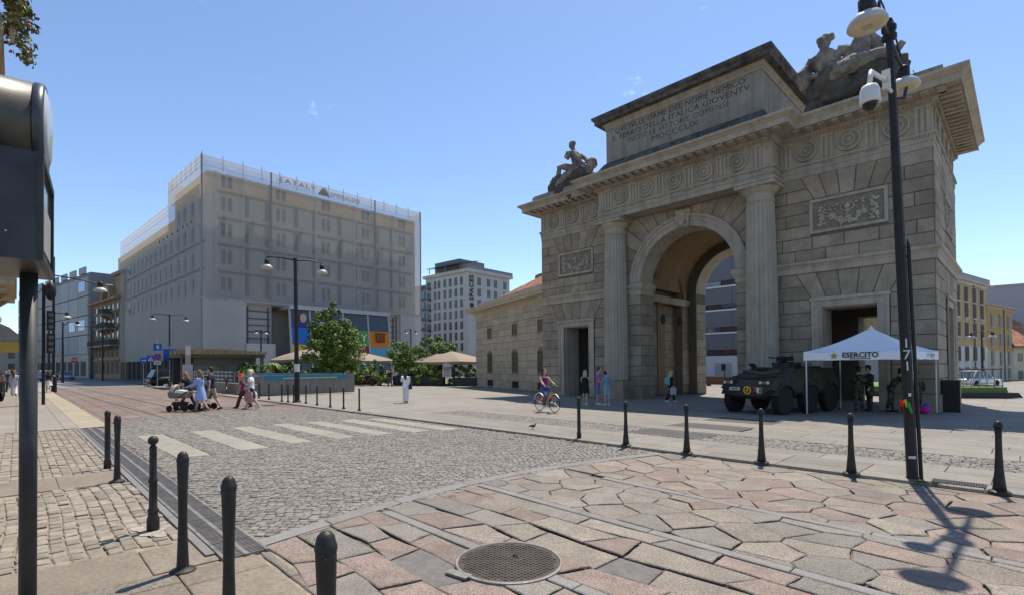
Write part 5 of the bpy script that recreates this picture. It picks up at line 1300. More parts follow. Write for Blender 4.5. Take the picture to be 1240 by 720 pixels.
twin_lamp('twin_lamp_post', 'small twin lamp post in front of the netted building bay', onp(-71.0, 23.6, .0) if False else onp(-66, 21.9), 6.6, .55, .28, base=.12, hang=.1)
twin_lamp('twin_lamp_post', 'twin lamp post half hidden behind the leafy square tree', onp(-56, 27.5), 7.6, .9, .28, base=.1)
twin_lamp('twin_lamp_post', 'twin lamp post half hidden behind the round shrubs', onp(-56.5, 37.6), 7.0, .75, .28, base=.1)
twin_lamp('twin_lamp_post', 'dark lamp post before the ochre houses on the right', onp(-3.6, 82), 6.2, .9, .35, rz=.2, base=.12)
# single arm post on the left pavement
t = thing('arm_lamp_post', 'slim tall pole carrying a long single arm and lamp on the left pavement', 'lamp post', on(-51.6, 2.05)); b = MB(); b.lathe([(.22,0),(.2,1.2),(.1,1.3),(.075,10.3)], 10); b.build('pole', m_blk, t)
b = MB(); b.tube([(0,0,8.9),(0,1.5,8.75),(0,2.8,8.45)], .05, 6); b.build('arm', m_blk, t); lamp_head((0,2.8,7.9), t, .45)
for i, (x, y, h) in enumerate(((-75,2.6,8),(-88,4.4,8))):
    t = thing('arm_lamp_post', ('shorter curved lamp post farther down the left pavement', 'farthest curved lamp post on the left pavement')[i], 'lamp post', on(x, y)); b = MB(); b.lathe([(.15,0),(.08,h)], 8); b.build('pole', m_blk, t)
    b = MB(); b.tube([(0,0,h-.5),(0,.6,h),(0,1.5,h)], .05, 6); b.build('arm', m_blk, t); lamp_head((0,1.5,h-.55), t, .4)
for i, (x, y) in enumerate(((-98,9.5),(-110,9.2))):
    t = thing('arm_lamp_post', ('thin dark lamp post before the balconied house', 'thin lamp post farthest along the street')[i], 'lamp post', on(x, y)); b = MB(); b.lathe([(.12,0),(.07,9)], 8); b.build('pole', m_blk, t); b = MB(); b.tube([(0,0,8.8),(0,-.5,9),(0,-1.6,8.9)], .05, 6); b.build('arm', m_blk, t)

# ---- street clock and light box on the post at the left edge
ck = thing('street_clock', 'dark clock drum above a square light box on a round pole at the left edge', 'street clock', on(-4.66, .06), R_(-5.4))
b = MB(); b.tube([(0,0,-.05),(0,0,2.4)], .047, 20); b.build('pole', m_dgr, ck, True); b = MB(); b.lathe([(.13,0),(.13,.015),(.07,.03)], 20); b.build('base_plate', m_dgr, ck)
bx_ = (-.27, .6, -.78, .082)
b = MB(); b.box(*bx_, 2.345, 2.99); lb = b.build('light_box', mat('box_metal', (.03,.031,.034), var=.35, scale=5, rough=.42, spec=.4), ck)
b = MB(); x0, x1, y0, y1 = bx_
for (a, c, d, e) in ((x0,x1,2.345,2.385),(x0,x1,2.95,2.995)): b.box(a-.005,c+.005,y1,y1+.03,d,e)
for (a, c) in ((x0,x0+.04),(x1-.04,x1)): b.box(a-.004,c+.004,y1,y1+.029,2.386,2.949)
b.build('frame', m_dgr, lb)
b = MB(); b.box(x0+.04,x1-.04,y1,y1+.012,2.386,2.949); b.build('glass', plain((.05,.055,.06),.08), lb)
b = MB(); b.box(x0+.1,x1-.1,y1+.013,y1+.016,2.45,2.75); b.build('poster', plain((.28,.27,.25),.5), lb)
for (yy, zz, r) in ((-.12,2.62,.012),(-.2,2.52,.008),(-.16,2.57,.006),(-.05,2.5,.005)): b = MB(); b.lathe([(r,.0),(r*.6,.002)], 7, (x1+.001,yy,zz), ax='x'); b.build('sticker_remnant', m_wp, lb)
cx_, cz_ = .165, 3.27; DY = -.045
b = MB(); b.lathe([(.285,-.75),(.285,-.5),(.285,.085),(.27,.09)], 40, (cx_,DY,cz_), ax='y'); dr_ = b.build('drum', mat('drum_metal', (.075,.068,.055), var=.35, scale=4, rough=.4, metal=.3), ck, True)
b = MB(); b.lathe([(.288,.09),(.292,.10),(.292,.135),(.275,.145),(.26,.14)], 40, (cx_,DY,cz_), ax='y', caps=False); b.build('bezel', plain((.07,.075,.08),.35,.4), dr_, True)
b = MB(); b.lathe([(.27,.08),(.268,.14),(.18,.165),(.001,.175)], 40, (cx_,DY,cz_), ax='y'); b.build('clock_glass', plain((.42,.45,.47),.12), dr_, True)

# ---- road signs
m_blue = plain((.015,.10,.42),.4); m_redp = plain((.62,.03,.03),.4); m_gal = plain((.38,.39,.39),.45,.5)
def sign(label, x, y, h, plates, cat='road sign', P=onp, r=.03, rz=0):
    t = thing('road_sign', label, cat, P(x, y), rz); b = MB(); b.tube([(0,0,0),(0,0,h)], r, 8); b.build('pole', m_gal, t)
    for kind, z, w_ in plates:
        w_ *= .72 if w_ > .8 else 1
        b = MB(); c = m_blue
        if kind in ('round', 'nopark', 'noentry', 'clockdial'): b.lathe([(w_/2,.0),(w_/2,.03)], 24, (.04,0,z), ax='x')
        elif kind == 'yield': b.add([(.05,-w_/2,z+.4*w_),(.05,w_/2,z+.4*w_),(.05,0,z-.5*w_),(.03,-w_/2,z+.4*w_),(.03,w_/2,z+.4*w_),(.03,0,z-.5*w_)], [(0,2,1),(3,4,5),(0,1,4,3),(1,2,5,4),(2,0,3,5)])
        else: b.box(.03,.06,-w_/2,w_/2,z-(w_/2 if kind != 'plate' else w_*.3),z+(w_/2 if kind != 'plate' else w_*.3))
        c = {'nopark':m_redp,'noentry':m_redp,'yield':m_redp,'plate':m_wp,'clockdial':m_wp,'red':m_redp}.get(kind, m_blue); q = b.build('plate', c, t)
        b = MB()
        if kind == 'round': b.cbox((.075,0,z),(.01,w_*.55,w_*.13)); b.add([(.078,w_*.32,z),(.078,w_*.1,z+w_*.2),(.078,w_*.1,z-w_*.2)],[(0,1,2)]); b.build('arrow', m_wp, q)
        elif kind == 'nopark': b.lathe([(w_*.38,.0),(w_*.38,.008)], 24, (.071,0,z), ax='x'); b.build('disc', m_blue, q); b = MB(); b.M = Matrix.Translation((.085,0,z)) @ Matrix.Rotation(R_(45),4,'X'); b.cbox((0,0,0),(.006,w_*.76,w_*.09)); b.build('slash', m_redp, q)
        elif kind == 'noentry': b.cbox((.075,0,z),(.01,w_*.7,w_*.17)); b.build('bar', m_wp, q)
        elif kind == 'yield': b.add([(.056,-w_*.3,z+.3*w_),(.056,w_*.3,z+.3*w_),(.056,0,z-.28*w_)],[(0,2,1)]); b.build('triangle', m_wp, q)
        elif kind == 'cross': b.add([(.066,-w_*.36,z-w_*.33),(.066,w_*.36,z-w_*.33),(.066,0,z+w_*.38)],[(0,1,2)]); b.build('triangle', m_wp, q); b = MB(); b.tube([(.07,.02,z-w_*.2),(.07,.0,z+w_*.05)], .04, 5); b.ell((.07,0,z+w_*.14), (.02,.05,.05), None, 6, 5); b.build('walker', m_blk, q)
        elif kind == 'clockdial': b.cbox((.075,.05,z+.03),(.008,.16,.04)); b.cbox((.075,0,z+.08),(.008,.04,.2)); b.build('hands', m_blk, q)
        elif kind == 'plate': b.cbox((.066,0,z),(.006,w_*.6,w_*.1)); b.build('print', m_blk, q)
        elif kind == 'sq': b.cbox((.066,0.03,z),(.006,w_*.3,w_*.5)); b.build('mark', m_wp, q)
    return t
sign('round blue arrow sign low beside the dark off-roader', -68.2, 10.2, 3.2, [('round',2.7,.95)], rz=-.1)
sign('square blue pedestrian crossing sign near the kiosk', -65.3, 10.4, 3.4, [('cross',2.85,1.0)], rz=-.1)
sign('no parking sign on a pole with a blue square above and white plate below', -59.9, 10.1, 4.6, [('sq',3.9,.95),('nopark',2.95,.95),('plate',2.35,.85)], rz=-.1)
sign('large plain blue panel on two pole stems behind the thin lamp post', -56.7, 10.55, 3.9, [('blue',3.1,1.5)], rz=-.1)
sign('red no entry disc in front of the balconied house', -104, 6.6, 3.7, [('noentry',3.2,1.1)], rz=-.05)
sign('red and white yield triangle at the foot of the balconied house', -100, 9.4, 3.7, [('yield',3.2,1.1)], rz=-.05)
sign('round dial on a pole above the grey market awning', -40, -.9, 5.2, [('clockdial',4.5,.85)], P=on)
st_ = sign('bus stop style sign with a white dial over a red plate by the army vehicle', -11.2, 39.5, 3.3, [('clockdial',2.95,.62),('red',2.25,.7),('plate',1.85,.75)], rz=R_(-70))
b = MB(); b.box(.02,.05,-.4,.4,.2,1.5); b.build('notice_board', plain((.33,.34,.36),.5), st_)
sign('small blue parking sign seen through the arch', -33, 66, 3.0, [('sq',2.6,.9)], rz=R_(-70))
# traffic light cluster behind the left pole
t = thing('traffic_light', 'dark traffic light on a pole behind the street clock post', 'traffic light', on(-33, .95)); b = MB(); b.tube([(0,0,0),(0,0,5.8)], .07, 8); b.build('pole', m_blk, t)
b = MB(); b.ell((.12,.25,5.5), (.22,.22,.45), None, 10, 8); b.build('signal_hood', m_blk, t, True)
for z in (2.5, 3.6): b = MB(); b.box(-.02,.22,.1,.42,z,z+.95); q = b.build('signal_box', m_blk, t); [MB().lathe([(.1,0),(.1,.03)], 12, (.23,.26,z+.18+.29*k), ax='x').build('signal_lens', plain((.1,.1,.09),.3), q) for k in range(3)]

# ---- kiosk with the dry grass roof
m_thatch = mat('dry_grass', (.32,.265,.13), var=.4, scale=12, rough=1, island=.3)
kk = thing('glass_kiosk', 'low glass fronted kiosk with a shaggy dry grass roof in front of the netted building', 'kiosk', onp(-52, 10.6), R_(90))
def KB(b, n, mt, p=None, stuff=False): return b.build(n, mt, p or kk, stuff=stuff)
b = MB(); b.box(-.2,6.9,-.4,5.2,2.75,3.1); q = KB(b, 'roof', plain((.09,.085,.07),.8))
b = MB()
for k in range(2600):
    x, y = random.uniform(-.3,7.0), random.choice((random.uniform(-.5,5.2), random.uniform(-.5,.0))); a = random.uniform(0,6.28); h = random.uniform(.2,.55)*(1-.35*max(0,(x-3)/4)); dx, dy = math.cos(a)*.12, math.sin(a)*.12
    b.add([(x-.03,y,3.05),(x+.03,y,3.05),(x+dx,y+dy,3.1+h)], [(0,1,2)])
KB(b, 'dry_grass', m_thatch, q, True)
for x0, x1, mt in ((0,.9,plain((.05,.045,.035),.8)),):
    b = MB(); b.box(x0,x1,0,.12,0,2.75); KB(b, 'end_panel', mt)
b = MB(); b.box(.9,6.2,.02,.1,2.05,2.75); KB(b, 'fascia', plain((.11,.095,.08),.7))
for k in range(5):
    b = MB(); x = .95+k*1.05; b.box(x,x+1.0,.05,.09,.5,2.04); KB(b, 'glass_pane', mat('green_glass', (.09,.13,.115), rough=.1, var=.4, scale=.8, spec=.6))
    b = MB(); b.box(x+.99,x+1.06,.02,.12,.0,2.05); KB(b, 'post', plain((.12,.12,.11),.5))
b = MB(); b.box(.9,6.2,.0,.14,0,.5); KB(b, 'sill_wall', plain((.3,.28,.25),.8)); b = MB(); b.box(.2,6.2,4.6,4.8,0,2.75); KB(b, 'back_wall', plain((.1,.1,.09),.8))
for x in (-.1,6.75): b = MB(); b.box(x-.06,x+.06,-.3,-.2,0,2.8); KB(b, 'post', plain((.12,.12,.11),.5))
tt = thing('totem', 'slim pale totem with a white notice at the left end of the kiosk', 'sign', onp(-49.5,10.5), R_(90)); b = MB(); b.box(-.35,.35,-.15,.15,0,2.1); b.build('body', plain((.42,.43,.42),.5), tt); b = MB(); b.box(-.15,.2,-.1,.1,2.1,3.9); b.build('upper_post', plain((.36,.33,.28),.5), tt); b = MB(); b.box(-.14,.19,-.12,-.1,2.9,3.7); b.build('notice', m_wp, tt)
# ---- low walls of the underground entrance
m_gr = mat('entrance_granite', (.225,.21,.185), var=.12, scale=3, rough=.8, stain=.3); m_sgn = plain((.02,.22,.38),.5); m_yel = plain((.65,.5,.08),.5)
ew = thing('metro_entrance', 'low granite parapet with metal railing and blue sign strips round a stairway', 'stair entrance', onp(-51.5, 10.9))
def EWB(b, n, mt, p=None): return b.build(n, mt, p or ew)
for k in range(9):
    b = MB(); x = k*2.0; b.box(x+.01,x+1.99,-.15-.08*k*.0,.15,0,.72); EWB(b, 'parapet_stone', m_gr)
    for j in range(2): q = MB(); q.tube([(x+.4+j*1.0,0,.72),(x+.4+j*1.0,0,1.5)], .03, 6); EWB(q, 'railing_post', m_gal)
for z in (.95,1.22,1.5): q = MB(); q.tube([(0,0,z),(13,0,z)], .025, 6); EWB(q, 'handrail', m_gal)
for k in range(4): b = MB(); y = .15+k*1.6; b.box(17.8,18.1,y+.01,y+1.59,0,1.3); EWB(b, 'parapet_stone', m_gr)
b = MB(); b.box(18.1,18.16,.4,5.9,1.0,1.3); q = EWB(b, 'sign_strip', m_sgn); b = MB(); b.box(18.161,18.17,1.5,5.2,1.05,1.12); EWB(b, 'sign_line', m_yel, q)
sb = MB(); sb.box(15.2,17.7,-.21,-.16,.35,.68); q = EWB(sb, 'sign_strip', m_sgn)
for k in range(2): sb = MB(); sb.lathe([(.1,0),(.1,.01)], 12, (16.9+k*.45,-.215,.52), ax='y'); EWB(sb, 'pictogram', m_wp, q)
sb = MB(); sb.box(15.5,16.6,-.218,-.211,.47,.55); EWB(sb, 'sign_text', m_wp, q)
ew2 = thing('planter_wall', 'long low granite wall with a blue sign strip along its top before the planted terrace', 'wall', onp(-46.5, 13.6), R_(65))
for k in range(4):
    b = MB(); b.box(k*2.1+.01,k*2.1+2.09,-.2,.2,0,.95); b.build('wall_stone', m_gr, ew2)
b = MB(); b.box(0,8.4,-.22,.22,.951,1.32); q = b.build('coping', m_gr, ew2); 
for k in range(3): b = MB(); b.box(.3+k*2.7,2.6+k*2.7,-.26,-.22,.98,1.26); p_ = b.build('sign_strip', m_sgn, q); b = MB(); b.box(.6+k*2.7,2.2+k*2.7,-.275,-.262,1.08,1.16); b.build('sign_text', m_wp, p_)

# ---- litter bin by the corner of the arch and the railing podium behind
t = thing('litter_bin', 'tall dark litter bin at the right corner of the arch', 'bin', onp(-2.08, 26.75)); b = MB(); b.box(-.27,.27,-.25,.25,0,1.2); b.build('body', m_blk, t); b = MB(); b.box(-.29,.29,-.27,.27,1.2,1.26); b.build('lid', m_blk, t)
for k in range(5): b = MB(); b.box(-.22+k*.1,-.18+k*.1,-.265,-.25,.1,1.1); b.build('slat', m_blk, t)
pd = thing('railed_podium', 'dark low podium with a green edge and steel railing right of the arch', 'podium', onp(-3.6, 39.0), R_(42))
b = MB(); b.rings([[(-2,0,z),(4.4+d,0,z),(4.4+d,8,z),(-2,8,z)] for z, d in ((0,.25),(.3,.0))]); b.build('base', plain((.028,.028,.028),.6), pd)
b = MB(); b.box(-2,3.9,.15,7.8,.3,.62); b.build('green_edge', plain((.10,.17,.05),.8), pd); b = MB(); b.box(3.9,4.25,.5,7.8,.3,.42); b.build('step', plain((.2,.28,.06),.7), pd)
for k in range(14): b = MB(); b.tube([(-1.9+k*.43,.2,.62),(-1.9+k*.43,.2,1.68)], .025, 5); b.build('railing_post', m_gal, pd)
for k in range(14): b = MB(); b.tube([(3.7,.2+k*.5,.62),(3.7,.2+k*.5,1.68)], .025, 5); b.build('railing_post', m_gal, pd)
for z in (.7,1.68): b = MB(); b.tube([(-1.9,.2,z),(3.7,.2,z)], .03, 5); b.build('rail', m_blk, pd); b = MB(); b.tube([(3.7,.2,z),(3.7,7.5,z)], .03, 5); b.build('rail', m_blk, pd)
# low wall seen through the arch
t = thing('brown_barrier', 'low brown barrier standing beyond the opening of the arch', 'barrier', onp(-24.5, 52)); b = MB(); b.box(-5,5,-.15,.15,.15,1.0); b.build('board', plain((.13,.075,.045),.7), t)
for x in (-4.5,-1.5,1.5,4.5): b = MB(); b.box(x-.1,x+.1,-.3,.3,0,.15); b.build('foot', m_blk, t)

# ---- market awning and sign on the left
aw = thing('market_awning', 'grey barrel shaped market awning with a yellow valance above the crowd', 'awning', on(-40, -4.2)); b = MB(); n = 10
rs = []
for k in range(n+1):
    a = math.pi*k/n; rs.append([(x, 2.1-2.3*math.cos(a), 2.9+1.25*math.sin(a)) for x in (-7, 7)])
vs = [p for r in rs for p in r]; b.add(vs, [(2*k,2*k+1,2*k+3,2*k+2) for k in range(n)]); b.add([(7,2.1-2.3*math.cos(math.pi*k/n),2.9+1.25*math.sin(math.pi*k/n)) for k in range(n+1)], [tuple(range(n+1))]); b.build('canopy', plain((.30,.30,.30),.8), aw)
b = MB(); b.box(-7.02,7.04,4.38,4.44,2.45,2.95); b.box(7.0,7.06,-.2,4.38,2.45,2.95); b.build('valance', plain((.50,.36,.08),.8), aw); b = MB(); b.box(-7.0,7.12,4.3,4.5,2.95,3.08); b.build('edge_beam', plain((.28,.2,.1),.7), aw)
for x in (-6.8,-2.3,2.3,6.9): b = MB(); b.tube([(x,4.35,0),(x,4.35,2.95)], .05, 8); b.build('post', m_gal, aw)
# ================================================================== PLANTS AND PARASOLS
def leafmat(name, c, c2): 
    m = mat(name, c, var=.35, scale=1.2, rough=.6, island=.4, c2=c2, spec=.25)
    bs = m.node_tree.nodes['Principled BSDF']; 
    return m
m_leaf = leafmat('tree_leaf', (.075,.135,.022), (.13,.20,.04)); m_leafd = leafmat('dark_leaf', (.032,.065,.018), (.05,.09,.02)); m_leafl = leafmat('light_leaf', (.15,.23,.035), (.20,.27,.06))
m_bark = mat('tree_bark', (.10,.075,.055), var=.3, scale=9, rough=.95, bump=.5)
def leaves(b, c, r, n, size, clumps, flat=1.0, seed=0, hollow=.35):
    rd = random.Random(seed); cl = []
    for k in range(clumps):
        while True:
            p = V((rd.uniform(-1,1), rd.uniform(-1,1), rd.uniform(-1,1)))
            if hollow < p.length < 1: break
        cl.append((V(c)+V((p.x*r[0], p.y*r[1], p.z*r[2])), rd.uniform(.16,.34)*max(r[0], r[2]*.8)))
    for k in range(n):
        q, cr = rd.choice(cl); d = V((rd.gauss(0,1), rd.gauss(0,1), rd.gauss(0,1)*.8)); d = d/max(d.length,.01)*cr*rd.random()**.4
        p = q+d; s = size*rd.uniform(.6,1.3); nrm = (d.normalized()+V((rd.gauss(0,.5), rd.gauss(0,.5), .5+rd.gauss(0,.5)))).normalized()
        u = nrm.orthogonal().normalized(); a = rd.uniform(0,6.28); w_ = nrm.cross(u); u, w_ = u*math.cos(a)+w_*math.sin(a), w_*math.cos(a)-u*math.sin(a)
        b.add([p-u*s, p-w_*s*.5+nrm*s*.12, p+u*s, p+w_*s*.5+nrm*s*.12], [(0,1,2,3)])
def tree(name, label, P, h, r, trunk, mt, n, size, seed, clumps=40, cz=None, rz_=None, group=None, cone=0):
    t = thing(name, label, 'tree' if 'tree' in name else 'shrub', P, 0, group); rd = random.Random(seed)
    b = MB(); tz = cz or h*.58; rzz = rz_ or (h-tz)
    b.tube([(0,0,-.1),(.03,.02,h*.25),(-.03,.0,h*.5),(.02,.03,h*.85)], [trunk, trunk*.75, trunk*.5, trunk*.1], 8); b.build('trunk', m_bark, t)
    for k in range(7):
        a = k*2.4+rd.random(); z0 = h*(.22+.09*k); L_ = r*rd.uniform(.55,.85)*(1-.06*k); b = MB()
        b.tube([(0,0,z0),(math.cos(a)*L_*.5,math.sin(a)*L_*.5,z0+.3*L_),(math.cos(a)*L_,math.sin(a)*L_,z0+.75*L_)], [trunk*.38,trunk*.22,trunk*.05], 5); b.build('limb', m_bark, t)
    b = MB()
    if cone:
        for k in range(6):
            f = k/5; q = (.72,.98,1,.86,.6,.3)[k]; leaves(b, (0,0,tz-rzz*.78+f*rzz*1.6), (r*q, r*q, rzz*.30), int(n*q*q/3.4), size, int(clumps*q*q/2.2)+3, seed=seed+k, hollow=.4)
    else: leaves(b, (0,0,tz), (r, r, rzz), n, size, clumps, seed=seed)
    b.build('crown', mt, t); return t
tree('plane_tree', 'leafy young tree with a dense pointed crown in the middle of the square', onp(-44.7, 21.2), 8.3, 2.6, .16, m_leaf, 13000, .135, 3, 70, cz=4.6, rz_=3.4, cone=1)
for i, (x, y, h, r, l) in enumerate(((-47.2,31.0,5.1,2.3,'round bushy tree left of a clipped pair beside the parasols'),(-46.3,34.4,5.4,2.2,'round bushy tree right of its neighbour in the terrace planter'),(-41.0,38.5,4.4,1.7,'small dark tree standing behind the large parasol'))):
    tree('bushy_tree', l, onp(x, y), h, r, .12, (m_leaf, m_leaf, m_leafd)[i], 4200, .16, 20+i, 34, cz=h*.62)
sh = [(-47.2,14.6,1.9,.9,2,'palm','spiky palm like plant just right of the kiosk'),(-47.4,16.6,2.5,1.1,2,'palm','tall spiky plant left of the middle lamp post'),(-48.2,18.8,2.3,1.3,0,'','green shrub behind the granite wall right of the middle lamp'),(-47.6,20.9,1.9,1.1,1,'','dark shrub at the left foot of the leafy tree'),(-47.4,23.3,2.0,1.2,2,'','light green shrub right of the leafy tree trunk'),(-48.2,25.6,2.4,1.5,2,'','broad light green shrub between the leafy tree and the orange letters'),(-49.4,28.2,2.6,1.4,0,'','tall green shrub behind the orange letters'),(-46.8,27.4,1.5,1.0,2,'','low bright shrub below the orange letters'),(-45.6,29.9,2.3,1.5,0,'','green bushy shrub at the left end of the long planter'),(-44.2,31.0,2.5,1.3,2,'','bright shrub in the middle of the long planter'),(-43.0,32.0,2.3,1.3,2,'','bright climbing plant hanging under the large parasol'),(-42.0,33.4,2.4,1.2,2,'','bright leafy plant left of the menu board'),(-40.6,35.0,2.1,1.3,0,'','round green shrub right of the menu board'),(-40.0,37.2,2.2,1.6,0,'','dense round shrub by the corner of the toll house'),(-52.5,19.8,2.3,1.6,1,'','dark shrub under the left parasol'),(-53.5,25.0,2.4,1.7,0,'','green shrub deep under the left parasols'),(-51.0,16.2,2.2,1.3,1,'','dark shrub beside the kiosk end')]
for i, (x, y, h, r, c, kd, lb) in enumerate(sh):
    mtl = (m_leaf, m_leafd, m_leafl)[c]; t = thing('shrub', lb, 'shrub', onp(x, y), 0, 'shrubs along the planted terrace')
    b = MB(); b.tube([(0,0,0),(0,0,h*.7)], .05, 5); b.build('stem', m_bark, t); b = MB()
    if kd == 'palm':
        for k in range(44):
            a = k*2.39; L_ = r*random.uniform(.8,1.3); q = [(0,0,h*.6),(math.cos(a)*L_*.5,math.sin(a)*L_*.5,h*.6+.55*L_),(math.cos(a)*L_,math.sin(a)*L_,h*.6+random.uniform(-.3,.7))]
            nx, ny = -math.sin(a)*.1, math.cos(a)*.1
            b.add([(q[0][0]-nx,q[0][1]-ny,q[0][2]),(q[0][0]+nx,q[0][1]+ny,q[0][2]),(q[1][0]+nx,q[1][1]+ny,q[1][2]),(q[1][0]-nx,q[1][1]-ny,q[1][2]),q[2]], [(0,1,2,3),(3,2,4)])
    else: leaves(b, (0,0,h*.55), (r, r, h*.52), 1300, .14, 18, seed=50+i, hollow=.2)
    b.build('crown', mtl, t)
# planters
m_pl = plain((.05,.047,.044), .7)
def planter(label, x, y, rz, L_, d=.8, h=.95):
    t = thing('planter_box', label, 'planter', onp(x, y), rz); n = int(L_/1.2)
    for k in range(n): b = MB(); b.box(k*L_/n+.01,(k+1)*L_/n-.01,-d/2,d/2,.05,h); b.build('planter_panel', m_pl, t)
    b = MB(); b.box(0,L_,-d/2-.03,d/2+.03,h,h+.05); b.build('rim', m_pl, t)
rzp = math.atan2(6, 9.2)
planter('long dark planter box in front of the large parasol', -46.6, 28.9, rzp, 5.6); planter('long dark planter box beside the menu board', -41.2, 32.6, rzp, 3.6, h=.8); planter('dark planter box under the left parasols', -48.2, 22.2, R_(88), 5.2)
# parasols
m_par = mat('brown_parasol', (.27,.215,.165), var=.08, scale=.8, rough=.85); 
def parasol(label, x, y, rz, s, ze, zt):
    t = thing('parasol', label, 'parasol', onp(x, y), rz, None); b = MB(); n = 5
    vs = []; 
    for k in range(n+1):
        f = k/n; q = s*(1-f)+.12*f; z = ze+(zt-ze)*(f**.8); vs += [(-q,-q,z),(0,-q*1.0,z-.05*(1-f)),(q,-q,z),(q,0,z-.05*(1-f)),(q,q,z),(0,q,z-.05*(1-f)),(-q,q,z),(-q,0,z-.05*(1-f))]
    fs = [(k*8+i, k*8+(i+1) % 8, k*8+8+(i+1) % 8, k*8+8+i) for k in range(n) for i in range(8)]; b.add(vs, fs); b.build('canopy', m_par, t)
    b = MB()
    for i in range(8):
        p, q = vs[i], vs[(i+1) % 8]; b.add([p, q, (q[0],q[1],q[2]-.28), (p[0],p[1],p[2]-.28)], [(0,1,2,3)])
    b.build('valance', m_par, t); b = MB(); b.box(-.35,.35,-.35,.35,zt-.1,zt+.15); b.build('vent_cap', m_par, t)
    b = MB(); b.tube([(0,0,0),(0,0,zt)], .05, 8); b.build('pole', m_gal, t)
    for i in range(8): b = MB(); b.tube([(0,0,zt-.15), (vs[i][0]*.97,vs[i][1]*.97,vs[i][2]-.05)], .02, 4); b.build('rib', m_gal, t)
    b = MB(); b.box(-.4,.4,-.4,.4,0,.12); b.build('base', m_pl, t)
parasol('large square brown parasol nearest the toll house, over the dark planters', -44.2, 34.4, R_(20), 3.3, 2.55, 3.75)
parasol('brown parasol partly hidden behind the corner of the toll house', -43.4, 41.5, R_(20), 3.0, 2.7, 3.8)
parasol('brown parasol left of the leafy tree above the granite wall', -53.5, 22.5, R_(0), 2.9, 2.75, 3.9)
parasol('brown parasol just right of the leafy tree', -56, 29.8, R_(10), 3.0, 2.75, 3.8)
t = thing('menu_board', 'pale rounded menu board standing on a stem before the planters', 'sign', onp(-41.0, 31.6), R_(60)); b = MB(); b.box(-.45,.45,-.03,.03,.95,1.95); b.lathe([(.45,-.03),(.45,.03)], 16, (0,0,1.95), ax='y'); b.build('board', plain((.55,.53,.50),.6), t); b = MB(); b.tube([(0,0,0),(0,0,.95)], .03, 6); b.build('stem', m_blk, t)
for k in range(6): b = MB(); b.box(-.3,.3,-.04,-.031,1.1+k*.15,1.13+k*.15); b.build('menu_line', m_blk, t)
t = thing('orange_sign', 'orange looped letters set among the terrace shrubs', 'sign', onp(-47.4, 28.5, 1.3), R_(60)); 
for k in range(3):
    b = MB(); x = k*.75; b.tube([(x,0,0),(x+.25,0,.75),(x+.5,0,.05),(x+.15,0,.3),(x+.6,0,.4)], .06, 6); b.build('letter_loop', plain((.75,.30,.02),.5), t)
for i, (c, z, kind) in enumerate((((.5,.02,.06), 0, ''), )):
    for (yy, zz, h) in ((7.8,14.9,0),):
        t = thing('balcony_flowers', 'trailing green plant with red flowers on the high balcony at the left edge', 'plant', (-28.4,.0,15.2)); b = MB(); leaves(b, (0,-.05,.9), (1.6,.28,1.35), 900, .13, 26, seed=91, hollow=.1); leaves(b, (0,.28,-.6), (1.2,.14,.5), 130, .12, 9, seed=92, hollow=0); b.build('foliage', leafmat('balcony_leaf', (.09,.11,.03), (.16,.15,.05)), t)
        b = MB(); rd = random.Random(5)
        for k in range(15): p = (rd.uniform(-1.5,1.5), rd.uniform(-.3,.4), rd.uniform(-.8,2.0)); b.ell(p, (.055,.055,.05), None, 6, 4)
        b.build('flower', plain((.62,.03,.08),.6), t, stuff=True)

# ================================================================== VEHICLES
m_tyre = plain((.018,.018,.018), .85); m_rim = plain((.35,.35,.35), .35, .7)
def wheel(t, p, r, w_, rim=m_rim, ax='y', name='wheel', lugs=0):
    b = MB(); b.lathe([(r*.6,-w_/2),(r*.92,-w_/2),(r,-w_*.38),(r,w_*.38),(r*.92,w_/2),(r*.6,w_/2)], 22, p, ax=ax)
    if lugs:
        for k in range(lugs):
            a = 6.283*k/lugs; b.M = Matrix.Translation(p) @ Matrix.Rotation(a, 4, 'Y'); b.box(r-.005,r+.018,-w_*.45,w_*.45,-.025,.025)
        b.M = None
    q = b.build(name, m_tyre, t)
    b = MB(); b.lathe([(r*.61,-w_*.35),(r*.55,-w_*.42),(r*.2,-w_*.3),(.001,-w_*.34)], 16, p, ax=ax); b.lathe([(r*.61,w_*.35),(r*.55,w_*.42),(r*.2,w_*.3),(.001,w_*.34)], 16, p, ax=ax); b.build('rim', rim, q); return q
